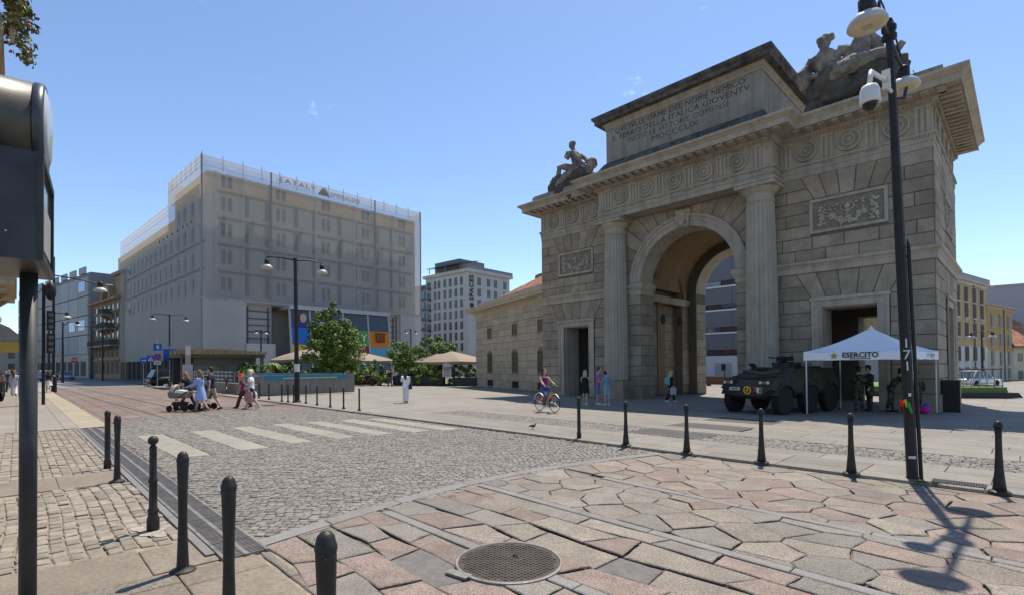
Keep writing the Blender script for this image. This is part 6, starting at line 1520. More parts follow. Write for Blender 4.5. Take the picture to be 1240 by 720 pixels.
def car(label, x, y, rz, paint, L_=4.4, W=1.8, Hh=1.5, suv=0, P=onp, cat='car'):
    t = thing('parked_car', label, cat, P(x, y), rz); w2 = W/2; zc = .95 if suv else .82; m_ = plain(paint, .25, .2, .5)
    secs = [(-.5,.42,.62,.80),(-.485,.3,.75,.92),(-.3,.25,zc,1.0),(.12,.25,zc,1.0),(.3,.25,zc-.06,.99),(.44,.28,zc-.17,.93),(.5,.38,.6,.78)]
    b = MB(); b.rings([[(sx*L_,-w2*k,zb),(sx*L_,-w2*k,(zb+zt)/2),(sx*L_,-w2*k*.93,zt),(sx*L_,w2*k*.93,zt),(sx*L_,w2*k,(zb+zt)/2),(sx*L_,w2*k,zb)] for sx, zb, zt, k in secs]); b.build('body', m_, t, True)
    cab = [(-.46 if suv else -.40,zc-.02,.90),(-.38 if suv else -.25,Hh-.06,.76),(-.1,Hh,.76),(.06,Hh-.05,.76),(.24,zc-.03,.9)]
    b = MB(); vs = [(sx*L_,-w2*k,z) for sx, z, k in cab]+[(sx*L_,w2*k,z) for sx, z, k in cab]; n = 5
    b.add(vs, [(0,1,2,3,4),(9,8,7,6,5),(0,5,6,1),(3,8,9,4)]); b.build('windows', m_glass, t)
    b = MB(); b.add([(cab[k][0]*L_,s*w2*cab[k][2]*1.0,cab[k][1]+.012) for s in (-1,1) for k in (1,2,3)], [(0,1,4,3),(1,2,5,4)])
    for s in (-1,1):
        for k0, k1 in ((0,1),(3,4)): b.tube([(cab[k0][0]*L_,s*w2*cab[k0][2],cab[k0][1]),(cab[k1][0]*L_,s*w2*cab[k1][2],cab[k1][1])], .035, 5)
        b.tube([(-.05*L_,s*w2*.9,zc),(-.07*L_,s*w2*.77,Hh-.03)], .03, 5)
    b.build('roof', m_, t)
    for sx in (-.31,.30):
        for s in (-1,1): wheel(t, (sx*L_, s*(w2-.09), .33 if not suv else .37), .33 if not suv else .37, .2)
    for s in (-1,1):
        b = MB(); b.ell((.475*L_,s*w2*.7,.66), (.06,.17,.08), None, 8, 5); b.build('headlight', plain((.6,.62,.62),.15), t)
        b = MB(); b.ell((-.492*L_,s*w2*.72,.78), (.03,.14,.08), None, 8, 5); b.build('tail_light', plain((.35,.01,.01),.2), t)
        b = MB(); b.ell((.14*L_,s*(w2+.08),zc+.06), (.08,.09,.07), None, 8, 5); b.build('mirror', m_, t)
    return t
car('black off-roader parked behind the thin lamp post at the left', -62.3, 11.9, R_(98), (.012,.012,.014), 4.7, 1.95, 1.75, 1)
car('dark car partly hidden behind the kiosk totem', -58.5, 11.9, R_(180), (.02,.03,.06), 4.3, 1.75, 1.5)
car('white car with a blue side far down the street', -103, 3.3, R_(5), (.62,.64,.66), 4.3, 1.8, 1.6, P=on)
car('grey blue car farthest down the street', -112, 6.0, R_(5), (.22,.32,.38), 4.2, 1.75, 1.45, P=on)
car('dark blue car behind the white one far down the street', -97, 2.3, R_(8), (.02,.08,.25), 4.2, 1.75, 1.5, P=on)
car('white car seen through the opening of the arch', -30.5, 62, R_(8), (.66,.67,.67), 4.3, 1.75, 1.45)
car('dark car half hidden at the left of the arch opening', -36.5, 66, R_(8), (.03,.03,.035), 4.3, 1.75, 1.45)
car('white car behind the podium railing on the right', -3.6, 72, R_(60), (.66,.66,.64), 4.6, 1.85, 1.6)

# bicycle builder: x forward
def bicycle(name, label, P, rz, colr, basket=True, group=None, low=True, fen=None, cat='bicycle', stl=0.):
    t = thing(name, label, cat, P, rz, group); m_f = plain(colr, .35); r = .335
    def spoke_wheel(x, nm):
        b = MB(); n = 28; rs = [[(x+(r+.018*math.cos(q))*math.cos(6.283*k/n), .018*math.sin(q), r+.02+(r+.018*math.cos(q))*math.sin(6.283*k/n)) for q in (0,1.57,3.14,4.71)] for k in range(n)]; rs.append(rs[0]); b.rings(rs, True, False); q_ = b.build(nm, m_tyre, t)
        b = MB(); b.lathe([(.03,-.04),(.03,.04)], 8, (x,0,r+.02), ax='y'); b.build('hub', m_gal, q_); b = MB()
        for k in range(14): a = 6.283*k/14; b.tube([(x,(.03 if k % 2 else -.03),r+.02),(x+r*math.cos(a),0,r+.02+r*math.sin(a))], .0035, 3)
        b.build('spokes', m_gal, q_, stuff=True)
    spoke_wheel(-.53, 'wheel'); spoke_wheel(.53, 'wheel')
    b = MB(); b.tube([(-.10,0,.30),(.36,0,.80),(.37,0,.93)], [.05,.05,.035], 8); b.tube([(-.10,0,.30),(-.20,0,.84)], .028, 8); b.tube([(-.10,0,.30),(-.53,.05,.355)], .018, 6); b.tube([(-.10,0,.30),(-.53,-.05,.355)], .018, 6); b.tube([(-.17,0,.66),(-.53,.05,.355)], .014, 6); b.tube([(-.17,0,.66),(-.53,-.05,.355)], .014, 6); b.build('frame', m_f, t)
    b = MB(); b.tube([(.37,.0,.93),(.40,.06,.72),(.53,.06,.355)], .016, 6); b.tube([(.40,-.06,.72),(.53,-.06,.355)], .016, 6); b.build('fork', m_f, t)
    b = MB(); b.tube([(.25,-.30,1.08),(.33,-.2,1.10),(.37,0,1.05),(.33,.2,1.10),(.25,.30,1.08)], .014, 6); b.tube([(.37,0,.9),(.37,0,1.05)], .018, 6); b.build('handlebar', m_blk, t)
    b = MB(); b.tube([(-.20,0,.84),(-.215,0,.92)], .014, 6); b.ell((-.24,0,.95), (.13,.07,.035), None, 10, 6); b.build('saddle', m_blk, t)
    b = MB(); b.lathe([(.09,-.06),(.09,-.05)], 14, (-.10,0,.30), ax='y'); b.tube([(-.10,.07,.30),(-.02,.07,.16),(-.02,.16,.16)], .012, 5); b.tube([(-.10,-.07,.30),(-.18,-.07,.44),(-.18,-.16,.44)], .012, 5); b.build('crank', m_blk, t)
    for x, a0, a1 in ((-.53,.3,2.9),(.53,.6,2.6)):
        b = MB(); b.rings([[(x+(r+.04)*math.cos(a0+(a1-a0)*k/8), s*.03, r+.02+(r+.04)*math.sin(a0+(a1-a0)*k/8)) for s in (-1,1)]+[(x+(r+.047)*math.cos(a0+(a1-a0)*k/8), s*.03, r+.02+(r+.047)*math.sin(a0+(a1-a0)*k/8)) for s in (1,-1)] for k in range(9)]); b.build('mudguard', fen or m_f, t)
    if basket:
        b = MB(); b.rings([[(.48-d,-.15+d,z),(.78+d*.5,-.15+d,z),(.78+d*.5,.15-d,z),(.48-d,.15-d,z)] for z, d in ((.80,.03),(1.02,.0))], True, False); b.build('basket', plain((.12,.11,.1),.6), t)
    return t

# ---- six wheeled army vehicle
m_army = mat('army_camouflage', (.026,.034,.031), var=.25, scale=1.3, rough=.75, c2=(.055,.047,.032), stain=.6); m_armd = plain((.018,.02,.019),.7)
fx_ = V((-.2,-.98)); ap = thing('armoured_vehicle', 'dark camouflaged six wheeled armoured army vehicle parked before the arch', 'armoured vehicle', onp(-6.88, 22.3), math.atan2(fx_.y, fx_.x))
def AP(b, n, mt=m_army, p=None, sm=False): return b.build(n, mt, p or ap, sm)
sec = [(-2.55,.60,.95,.85,.85,1.15,1.40),(-2.35,.62,1.02,.80,.62,1.10,1.72),(-.6,.62,1.05,.80,.55,1.10,1.76),(.75,.62,1.05,.80,.55,1.10,1.74),(1.05,.62,1.05,.78,.55,1.08,1.66),(2.15,.60,1.04,.92,.58,1.02,1.34),(2.55,.55,1.0,.95,.72,.98,1.08)]
b = MB(); b.rings([[(x,-wb,zb),(x,-wm,zb+.28),(x,-wm,zm),(x,-wt,zt),(x,wt,zt),(x,wm,zm),(x,wm,zb+.28),(x,wb,zb)] for x, wb, wm, wt, zb, zm, zt in sec]); hull = AP(b, 'hull')
for x in (1.72,-.08,-1.66):
    for s in (-1,1): wheel(ap, (x, s*.95, .53), .53, .30, m_armd, lugs=22)
for s in (-1,1):
    for x in (1.72,-.08,-1.66):
        b = MB(); n = 8; b.rings([[(x+.64*math.cos(.35+2.45*k/n), s*1.12, .53+.60*math.sin(.35+2.45*k/n)),(x+.64*math.cos(.35+2.45*k/n), s*.72, .53+.60*math.sin(.35+2.45*k/n)),(x+.68*math.cos(.35+2.45*k/n), s*.72, .53+.65*math.sin(.35+2.45*k/n)),(x+.68*math.cos(.35+2.45*k/n), s*1.12, .53+.65*math.sin(.35+2.45*k/n))] for k in range(n+1)]); AP(b, 'wheel_arch', m_army)
    b = MB(); b.box(2.28,2.5,s*.72-.22,s*.72+.22,1.12,1.32); q = AP(b, 'headlight_cluster', m_armd)
    for k in (-1,0,1): b = MB(); b.lathe([(.065,0),(.06,.02),(.001,.025)], 12, (2.5,s*.72+k*.14,1.22), ax='x'); AP(b, 'headlight', plain((.55,.52,.42),.15) if k else plain((.3,.14,.03),.3), q)
    b = MB(); b.tube([(2.3,s*1.0,1.3),(2.1,s*1.15,1.75)], .015, 5); b.box(2.05,2.1,s*1.2-.08,s*1.2+.08,1.65,1.92); AP(b, 'mirror', m_armd)
    for k in range(3): b = MB(); b.tube([(.3+.14*k,s*.86,1.74),(.42+.14*k,s*.95,1.92)], .045, 8); AP(b, 'smoke_launcher', m_armd)
    b = MB(); b.box(-.7,.35,s*1.05-.03,s*1.05+.03,1.12,1.16); AP(b, 'side_rail', m_armd); b = MB(); b.box(-1.3,-.4,s*.93-.08,s*.93+.08,1.2,1.6); AP(b, 'side_hatch')
    b = MB(); b.tube([(2.52,s*.45,.85),(2.68,s*.45,.85),(2.68,s*.45,.78)], .03, 6); AP(b, 'tow_hook', m_armd)
def nose(y, z, d=.012):                                # point on the lower nose plate
    return (2.565+d, y, z)
b = MB(); b.lathe([(.15,.0),(.15,.02),(.001,.022)], 24, (2.553,.10,.93), ax='x'); q = AP(b, 'emblem_disc', plain((.75,.42,.01),.5)); b = MB(); b.lathe([(.1,0),(.1,.004)], 18, (2.576,.10,.93), ax='x'); AP(b, 'emblem_figure', m_armd, q); b = MB(); b.cbox((2.583,.12,.95),(.004,.05,.11)); b.cbox((2.583,.07,.91),(.004,.06,.05)); AP(b, 'emblem_mark', plain((.75,.42,.01),.5), q)
b = MB(); b.box(2.553,2.57,.38,.66,.83,1.04); q = AP(b, 'flag_panel', m_wp)
for k, c in enumerate(((.5,.03,.03),(.62,.62,.6),(.02,.25,.07))): b = MB(); b.box(2.571,2.576,.385+.09*k,.475+.09*k,.835,1.035); AP(b, 'flag_stripe', plain(c,.6), q)
b = MB(); b.box(2.553,2.575,-.62,-.2,.92,1.03); q = AP(b, 'number_plate', m_wp); b = MB(); b.box(2.576,2.578,-.56,-.26,.955,.995); AP(b, 'plate_characters', m_armd, q)
b = MB(); b.lathe([(.5,0),(.5,.12),(.44,.2),(.2,.24),(.001,.25)], 20, (-.35,0,1.74)); cu_ = AP(b, 'cupola')
for k in range(7): a = k*.9; b = MB(); b.cbox((-.35+.46*math.cos(a),.46*math.sin(a),1.9),(.12,.12,.12),a); AP(b, 'periscope', m_armd, cu_)
b = MB(); b.box(-.2,.2,-.1,.1,1.98,2.2); b.tube([(.1,0,2.12),(.9,0,2.16)], .025, 6); b.box(-.35,-.05,.12,.3,2.02,2.2); AP(b, 'gun_mount', m_armd, cu_)
b = MB(); b.lathe([(.3,0),(.3,.05),(.001,.07)], 16, (.85,-.32,1.72)); AP(b, 'driver_hatch'); 
for k in (-1,0,1): b = MB(); b.cbox((1.18,-.32+k*.2,1.68),(.1,.15,.1)); AP(b, 'periscope', m_armd)
b = MB(); b.tube([(1.25,-.85,1.62),(1.5,-.3,1.58),(1.7,.2,1.52),(1.35,.8,1.64)], [.06,.09,.09,.06], 8); AP(b, 'camouflage_roll', mat('net_roll', (.075,.075,.055), var=.5, scale=14, rough=1, bump=1))
b = MB(); b.tube([(1.9,-.9,1.42),(2.2,-.1,1.36),(1.9,.85,1.44)], .03, 6); AP(b, 'tow_cable', m_armd)
for k in range(5): b = MB(); b.box(-2.0+k*.28,-1.78+k*.28,-.55,.55,1.74,1.8); AP(b, 'roof_grille', m_armd)
b = MB(); b.tube([(-2.2,.7,1.7),(-2.2,.7,2.5)], .01, 4); AP(b, 'antenna', m_armd)
for s in (-1,1): b = MB(); b.box(1.2,2.0,s*.96-.05,s*.96+.12,1.1,1.14); AP(b, 'tool_rack', m_armd)

# ---- white army gazebo
m_tent = mat('white_canvas', (.80,.80,.82), var=.03, scale=.8, rough=.7); m_leg = plain((.55,.56,.57),.35,.5)
g4 = [V((-5.78,21.4)), V((-2.62,21.5)), V((-2.38,25.45)), V((-5.54,25.35))]; gc = sum(g4, V((0,0)))/4
tn = thing('army_gazebo', 'white pop-up gazebo with a gold star and army lettering beside the armoured vehicle', 'gazebo', onp(gc.x, gc.y)); z0 = tn.location.z
lc = [V((p.x-gc.x, p.y-gc.y, 0)) for p in g4]
for p in lc:
    b = MB(); zg = onp(p.x+gc.x, p.y+gc.y).z-z0; b.cbox((p.x*.985,p.y*.985,1.1+zg/2),(.04,.04,2.2-zg)); b.build('post', m_leg, tn); b = MB(); b.box(p.x-.09,p.x+.09,p.y-.09,p.y+.09,zg,zg+.015); b.build('foot_plate', m_blk, tn)
ZE, ZV, ZP = 2.36, 2.04, 3.25
n = 8
for i in range(4):
    a, c = lc[i], lc[(i+1) % 4]; b = MB(); vs = []; m_ = 6
    for k in range(n+1):
        f = k/n; 
        for j in range(m_+1):
            p = a.lerp(c, j/m_); sag = 4*(j/m_)*(1-j/m_)*.06*(1-f); q = p*(1-f)*1.02; vs.append((q.x, q.y, ZE+(ZP-ZE)*(f**1.35)-sag+.03*math.sin(j*2+k)*.3*(1-f)))
    b.add(vs, [(k*(m_+1)+j, k*(m_+1)+j+1, (k+1)*(m_+1)+j+1, (k+1)*(m_+1)+j) for k in range(n) for j in range(m_)]); b.build('roof_panel', m_tent, tn)
    b = MB(); vs = []
    for j in range(9):
        p = a.lerp(c, j/8)*1.022; s_ = 1-4*(j/8)*(1-j/8)*.0; vs += [(p.x,p.y,ZE+.0-4*(j/8)*(1-j/8)*.06),(p.x*1.006,p.y*1.006,ZV+.012*math.sin(j*2.3))]
    b.add(vs, [(2*j,2*j+1,2*j+3,2*j+2) for j in range(8)]); b.build('valance', m_tent, tn)
b = MB(); b.lathe([(.1,0),(.03,.08),(.001,.14)], 8, (0,0,ZP-.03)); b.build('peak_cap', m_tent, tn)
for i in range(2):
    b = MB(); b.tube([lc[i]+V((0,0,2.2)), lc[(i+1)%4]+V((0,0,2.2))], .018, 4); b.tube([lc[i+2]+V((0,0,2.2)), lc[(i+3)%4]+V((0,0,2.2))], .018, 4); b.build('cross_bar', m_leg, tn)
m_gold = plain((.42,.26,.03),.5); m_ink = plain((.02,.02,.025),.6)
def star(c, r, ux, name='star'):
    b = MB(); poly = [(r*(1 if k % 2 == 0 else .42)*math.sin(math.pi*k/5), r*(1 if k % 2 == 0 else .42)*math.cos(math.pi*k/5)) for k in range(10)]
    nrm = V((ux.y,-ux.x,0)); f = lambda u, v, d: tuple(V(c)+ux*u+V((0,0,v))+nrm*d)
    vs = [f(0,0,.02)]+[f(*q,.012) for q in poly]; b.add(vs, [(0,1+k,1+(k+1) % 10) for k in range(10)][::1]); return b.build(name, m_gold, tn)
ux = (lc[1]-lc[0]).normalized(); cA = lc[0].lerp(lc[1], .0)*1.03
pa = lc[0]*1.035; star(pa+ux*1.0+V((0,0,2.19)), .14, ux)
o = text_mesh('army_lettering', 'ESERCITO', .26, m_ink, tn, tuple(pa+ux*1.78+V((ux.y,-ux.x,0))*.01+V((0,0,2.21))), (R_(90),0,math.atan2(ux.y,ux.x)), width=1.05, ext=.003, bold=.006)
b = MB(); b.box(0,0.001,0,0.001,0,.001); b = MB(); q = pa+ux*1.78; b.cbox((q.x+.0,q.y-.012,2.085),(.62,.004,.025), math.atan2(ux.y,ux.x)); b.build('small_lettering', m_ink, tn)
ux2 = (lc[2]-lc[1]).normalized(); pb = lc[1]*1.035; star(pb+ux2*2.1+V((0,0,2.2)), .11, ux2)
for k, (w_, z) in enumerate(((.95,2.24),(.75,2.19),(.6,2.13))): b = MB(); q = pb+ux2*2.85+V((ux2.y,-ux2.x,0))*.012; b.cbox((q.x,q.y,z),(w_,.004,.022), math.atan2(ux2.y,ux2.x)); b.build('small_lettering', m_ink, tn)
# ================================================================== PEOPLE
def skinm(c=(.52,.33,.235)): return plain(c, .55)
def limbdir(a, out=0.0): return V((out, math.sin(a), -math.cos(a)))       # a: forward swing, forward = +Y
def person(label, P, face, h=1.7, hips=((.25,.15),(-.25,.35)), arms=((-.2,.3,.12),(.2,.3,.12)), lean=.03, skin=(.50,.32,.23), hair=(.07,.045,.03), hairlen=0, top=(.1,.1,.12), topkind='tee', bot=(.1,.12,.2), botkind='trousers', shoes=(.5,.5,.5), hat=None, fem=False, lift=0.0, headdown=0.0, group=None, build=1.0, legs_abs=None, hands_abs=None):
    """facing = plan direction; hips = (thigh swing, knee bend) for left, right; arms = (swing, elbow bend, spread)"""
    t = thing('person', label, 'person', P, math.atan2(face[1], face[0])-math.pi/2, group); s = h/1.72*1.0
    sk = skinm(skin); tp = plain(top, .85); bt = plain(bot, .85); sh = plain(shoes, .6); hr = mat('hair_%d_%d' % (hair[0]*255, hair[1]*255), hair, var=.3, scale=20, rough=.6)
    pel = V((0,0,.93)); up_ = V((0, math.sin(lean), math.cos(lean))); ch = pel+up_*.36; nk = pel+up_*.53; hd = nk+up_*.05+V((0,.03+headdown*.10,.125-headdown*.03))
    shw = .165 if fem else .19; hw = .085
    ft = []; legs = []
    for i, sx in enumerate((-1, 1)):
        if legs_abs: hip, kn, an, toe = [V(q) for q in legs_abs[i]]
        else:
            a, kb = hips[i]; hip = pel+V((sx*hw,0,-.02)); kn = hip+limbdir(a, sx*.02)*.43; an = kn+limbdir(a-kb, 0)*.41
            fa = (a-kb)*.6; toe = an+V((sx*.03, .17*math.cos(fa)+.0, -.055+.10*math.sin(fa)))
        legs.append((hip, kn, an, toe))
    low = min(min(l[2].z-.075, l[3].z-.02) for l in legs); dz = V((0,0,-low)) if not legs_abs else V((0,0,0))
    pel, ch, nk, hd = pel+dz, ch+dz, nk+dz, hd+dz; legs = [tuple(q+dz for q in l) for l in legs]
    al = []
    for i, sx in enumerate((-1, 1)):
        sp = nk+V((sx*shw,0,-.05))
        if hands_abs and hands_abs[i]:
            hnd = V(hands_abs[i]); d = hnd-sp; L_ = min(d.length, .53); mid = sp+d*.5; k = math.sqrt(max(.0, .27**2-(L_/2)**2)); el = mid+V((sx*.5,-.15,-.8)).normalized()*k; wr = sp+d.normalized()*min(d.length,.54)
        else:
            a, eb, spd = arms[i]; el = sp+limbdir(a, sx*spd).normalized()*.28; wr = el+limbdir(a+eb, sx*spd*.3).normalized()*.25
        al.append((sp, el, wr))
    S = lambda q: tuple(V(q)*s)
    def ring(c, rx, ry, n=14): return [tuple(V((c.x+rx*math.cos(6.2832*k/n), c.y+ry*math.sin(6.2832*k/n), c.z))*s) for k in range(n)]
    B = build
    def torso(e): return [ring(pel+V((0,0,-.08)), (.13 if not fem else .14)*B+e, .095*B+e), ring(pel+V((0,0,.03)), (.155 if not fem else .165)*B+e, .11*B+e), ring(pel+up_*.17, (.14 if not fem else .12)*B+e, .098*B+e), ring(ch, (.168 if not fem else .145)*B+e, .115*B+e), ring(nk+V((0,0,-.06)), (.17 if not fem else .14)*B+e, .085+e), ring(nk+V((0,0,.0)), .075+e*.5, .065+e*.5)]
    pr = [('r', torso(0)), ('t', [S(nk+V((0,-.01,-.05))), S(hd+V((0,-.02,-.06)))], [.058*s,.052*s]), ('e', S(hd+V((0,.0,.015))), (.075*s,.095*s,.115*s)), ('e', S(hd+V((0,.025,-.06))), (.055*s,.062*s,.06*s)), ('t', [S(hd+V((0,.085,.02))), S(hd+V((0,.112,-.022)))], [.012*s,.018*s])]
    pr += [('e', S(hd+V((sx*.075,-.005,-.005))), (.014*s,.024*s,.034*s)) for sx in (-1,1)]
    for (sp, el, wr) in al:
        pr.append(('t', [S(sp+V((0,0,.0))), S(sp.lerp(el,.5)), S(el), S(el.lerp(wr,.4)), S(wr)], [.052*s*B,.046*s*B,.040*s,.038*s,.027*s]))
        d = (wr-el).normalized(); o = d.orthogonal().normalized(); o = V((o.x,o.y,o.z)); pr.append(('t', [S(wr), S(wr+d*.045), S(wr+d*.085)], [.026*s,.036*s,.030*s]))
        for k in range(4):
            q = o*(.028-.0185*k); L_ = (.062,.075,.07,.052)[k]; curl = d.cross(o)*.02
            pr.append(('t', [S(wr+d*.075+q), S(wr+d*(.08+L_*.55)+q*1.1+curl*.3), S(wr+d*(.08+L_)+q*1.1+curl)], [.0125*s,.0115*s,.0095*s]))
        pr.append(('t', [S(wr+d*.025+o*.025), S(wr+d*.055+o*.05), S(wr+d*.085+o*.055)], [.0135*s,.0125*s,.010*s]))
    for (hip, kn, an, toe) in legs:
        pr += [('t', [S(hip+V((0,0,.02))), S(hip.lerp(kn,.45)), S(kn), S(kn.lerp(an,.35)), S(an)], [.083*s*B,.07*s*B,.052*s,.053*s,.036*s]), ('t', [S(an+V((0,-.03,-.04))), S(an+V((0,.05,-.045))), S(toe)], [.036*s,.036*s,.026*s])]
    body = blob('body', pr, .0125, sk, t, 1)
    # eyes and mouth
    b = MB()
    for sx in (-1, 1): b.ell(S(hd+V((sx*.032,.088,.022))), (.011*s,.006*s,.007*s), None, 6, 4)
    b.build('eyes', plain((.03,.025,.02),.4), body); b = MB(); b.ell(S(hd+V((0,.088,-.062))), (.022*s,.006*s,.006*s), None, 8, 4); b.build('mouth', plain((.35,.13,.11),.6), body)
    # hair
    hp = [('e', S(hd+V((0,-.018,.045))), (.086*s,.098*s,.098*s)), ('e', S(hd+V((0,-.045,-.0))), (.082*s,.075*s,.09*s))]
    if hairlen > 0: hp += [('t', [S(hd+V((0,-.07,.02))), S(hd+V((0,-.095,-.10))), S(nk+V((0,-.105,-.02-hairlen)))], [.075*s,.085*s,.055*s], 1.0)] + [('t', [S(hd+V((sx*.07,-.02,.03))), S(hd+V((sx*.082,-.02,-.09))), S(nk+V((sx*.09,-.03,-hairlen*.6)))], [.03*s,.035*s,.02*s]) for sx in (-1,1)]
    blob('hair', hp, .014, hr, t, 1)
    if hat:
        b = MB(); o = S(hd+V((0,-.01,.0)))
        if hat[1] == 'brim': b.lathe([(.19*s,.055*s),(.105*s,.075*s),(.10*s,.13*s),(.07*s,.165*s),(.001,.175*s)], 18, o)
        elif hat[1] == 'beret': b.lathe([(.09*s,.06*s),(.12*s,.11*s),(.11*s,.14*s),(.05*s,.155*s),(.001,.157*s)], 16, o)
        else: b.lathe([(.098*s,.06*s),(.1*s,.1*s),(.075*s,.15*s),(.001,.165*s)], 16, o); b.box(o[0]-.07*s,o[0]+.07*s,o[1]+.07*s,o[1]+.17*s,o[2]+.06*s,o[2]+.075*s)
        b.build('hat', plain(hat[0],.8), t)
    # clothes
    e = .016; tt = torso(e)
    if topkind == 'tank': tt = tt[:5]
    cp = [('r', tt)]
    if topkind != 'tank':
        for (sp, el, wr) in al:
            if topkind == 'long': cp.append(('t', [S(sp), S(sp.lerp(el,.5)), S(el), S(wr.lerp(el,.1))], [.066*s*B,.06*s*B,.054*s,.042*s]))
            else: cp.append(('t', [S(sp), S(sp.lerp(el,.62))], [.07*s*B,.066*s*B]))
    if botkind == 'dress': pass
    blob('top', cp, .016, tp, t, 2)
    if botkind in ('trousers', 'shorts', 'wide'):
        cp = [('r', [ring(pel+V((0,0,-.10)), .15*B, .115*B), ring(pel+V((0,0,.05)), .165*B, .122*B), ring(pel+V((0,0,.10)), .15*B, .112*B)])]
        for (hip, kn, an, toe) in legs:
            if botkind == 'shorts': cp.append(('t', [S(hip+V((0,0,.03))), S(hip.lerp(kn,.5)), S(hip.lerp(kn,.95))], [.098*s*B,.092*s*B,.085*s*B]))
            elif botkind == 'wide': cp.append(('t', [S(hip+V((0,0,.03))), S(hip.lerp(kn,.5)), S(kn), S(kn.lerp(an,.5)), S(an+V((0,0,.0)))], [.098*s,.092*s,.085*s,.088*s,.09*s]))
            else: cp.append(('t', [S(hip+V((0,0,.03))), S(hip.lerp(kn,.5)), S(kn), S(kn.lerp(an,.5)), S(an+V((0,0,.01)))], [.096*s*B,.083*s*B,.067*s,.064*s,.054*s]))
        blob('trousers' if botkind != 'shorts' else 'shorts', cp, .016, bt, t, 2)
    elif botkind in ('dress', 'skirt'):
        c0 = (legs[0][1]+legs[1][1])/2; b = MB(); kk = V((0,0,0)); z1 = .5 if botkind == 'dress' else .62
        rr = []
        for z, rx, ry in ((1.06,.135,.11),(.95,.17,.13),(.82,.20,.17),(.66,.225,.2),(z1,.245,.22)):
            sh_ = (c0-pel)*((.95-z)/.5)*.6; rr.append([tuple(V(((rx+.012*math.sin(k*2.5))*math.cos(6.2832*k/20), (ry+.012*math.sin(k*2.5))*math.sin(6.2832*k/20)+sh_.y, z+dz.z))*s) for k in range(20)])
        b.rings(rr, True, False); b.build('skirt', tp if botkind == 'dress' else bt, t, True)
    for (hip, kn, an, toe) in legs:
        blob('shoe', [('t', [S(an+V((0,-.045,-.035))), S(an+V((0,.04,-.035))), S(toe+V((0,.015,-.0)))], [.045*s,.046*s,.034*s])], .014, sh, t, 1)
    t['_s'] = s
    return t, dict(h=[q[2] for q in al], s=s, pel=pel, hd=hd, nk=nk)
def held(t, name, label, cat, mb, mt):                # a thing carried in a hand, modelled in the carrier's frame, standing at top level
    o = mb.build(name, mt); o.location = t.location; o.rotation_euler = t.rotation_euler; tag(o, label, cat); return o
def bag(t, label, p, w_, h, d, mt, strap=0.0, name='bag'):
    b = MB(); b.rings([[(p[0]-w_/2*k,p[1]-d/2*k,p[2]+z),(p[0]+w_/2*k,p[1]-d/2*k,p[2]+z),(p[0]+w_/2*k,p[1]+d/2*k,p[2]+z),(p[0]-w_/2*k,p[1]+d/2*k,p[2]+z)] for z, k in ((-h,.85),(-h*.9,1),(-h*.3,1.0),(-.02,.75))])
    e = thing(name, label, 'bag', t.location, t.rotation_euler.z); b.build('body', mt, e)
    q = MB(); q.tube([(p[0],p[1]-d*.3,p[2]-.03),(p[0],p[1]-d*.1,p[2]+.06+strap),(p[0],p[1]+d*.1,p[2]+.06+strap),(p[0],p[1]+d*.3,p[2]-.03)], .008, 5); q.build('handle', mt, e); return e
W1 = ((.38,.1),(-.3,.25)); W2 = ((-.3,.3),(.36,.08)); ST = ((.03,.02),(-.03,.04))
LFT = V((-.72,.69)); 
# the family with the pram (walking to the left, roughly along -X)
# world: left in the picture is about (-.7,-.72)
PL_ = V((-.69,-.72))
t, k = person('woman in black top bending over the pram, with short auburn hair', on(-24.9, 5.3), PL_, 1.62, W1, ((.75,.5,.1),(.75,.5,.1)), .12, hair=(.30,.12,.04), hairlen=.05, top=(.012,.014,.025), bot=(.015,.017,.03), fem=True, shoes=(.05,.05,.05), topkind='tee', headdown=.5)
t, k = person('woman in a light blue dress walking behind the pram', on(-23.5, 5.45), PL_, 1.70, W2, ((.55,.6,.1),(.6,.6,.1)), .04, hair=(.20,.10,.045), hairlen=.06, top=(.27,.36,.62), topkind='long', botkind='dress', fem=True, shoes=(.25,.14,.08), headdown=.3)
t, k = person('man in navy shirt and beige shorts walking beside the woman in blue', on(-23.95, 5.95), PL_, 1.82, W1, ((-.3,.4,.1),(.35,.5,.1)), .04, hair=(.025,.018,.013), top=(.012,.018,.05), bot=(.30,.24,.17), botkind='shorts', shoes=(.03,.03,.03))
pm = thing('pram', 'grey pram with black frame, cream hood and white blanket', 'pram', on(-24.15, 4.85), math.atan2(PL_.y, PL_.x)); pm.scale = (.84,.84,.9)
m_pg = plain((.20,.165,.135), .8)
for x in (-.40, .36):
    for s in (-1, 1): wheel(pm, (x, s*.26, .14 if x > 0 else .16), .14 if x > 0 else .16, .05, m_gal)
b = MB()
for s in (-1, 1): b.tube([(-.42,s*.24,.17),(.12,s*.24,.62)], .018, 6); b.tube([(.42,s*.24,.16),(-.05,s*.24,.60)], .018, 6); b.tube([(-.05,s*.24,.6),(-.5,s*.22,.92),(-.72,s*.22,1.02)], .016, 6)
b.tube([(-.72,-.22,1.02),(-.72,.22,1.02)], .02, 6); b.build('frame', m_blk, pm)
b = MB(); b.rings([[(-.45+d,-.22+d,z),(.47-d,-.22+d,z),(.47-d,.22-d,z),(-.45+d,.22-d,z)] for z, d in ((.60,.07),(.66,.02),(.88,.0),(.9,.02))]); b.build('carrycot', m_pg, pm)
b = MB(); n = 6; b.rings([[(.18+.34*math.cos(.1+1.75*k/n)*math.cos(j*math.pi/8-math.pi/2)*1.0, .22*math.sin(j*math.pi/8-math.pi/2), .88+.34*math.sin(.1+1.75*k/n)*max(.25,math.cos(j*math.pi/8-math.pi/2))) for j in range(9)] for k in range(n+1)], False, False); b.build('hood', plain((.50,.44,.35), .85), pm, True)
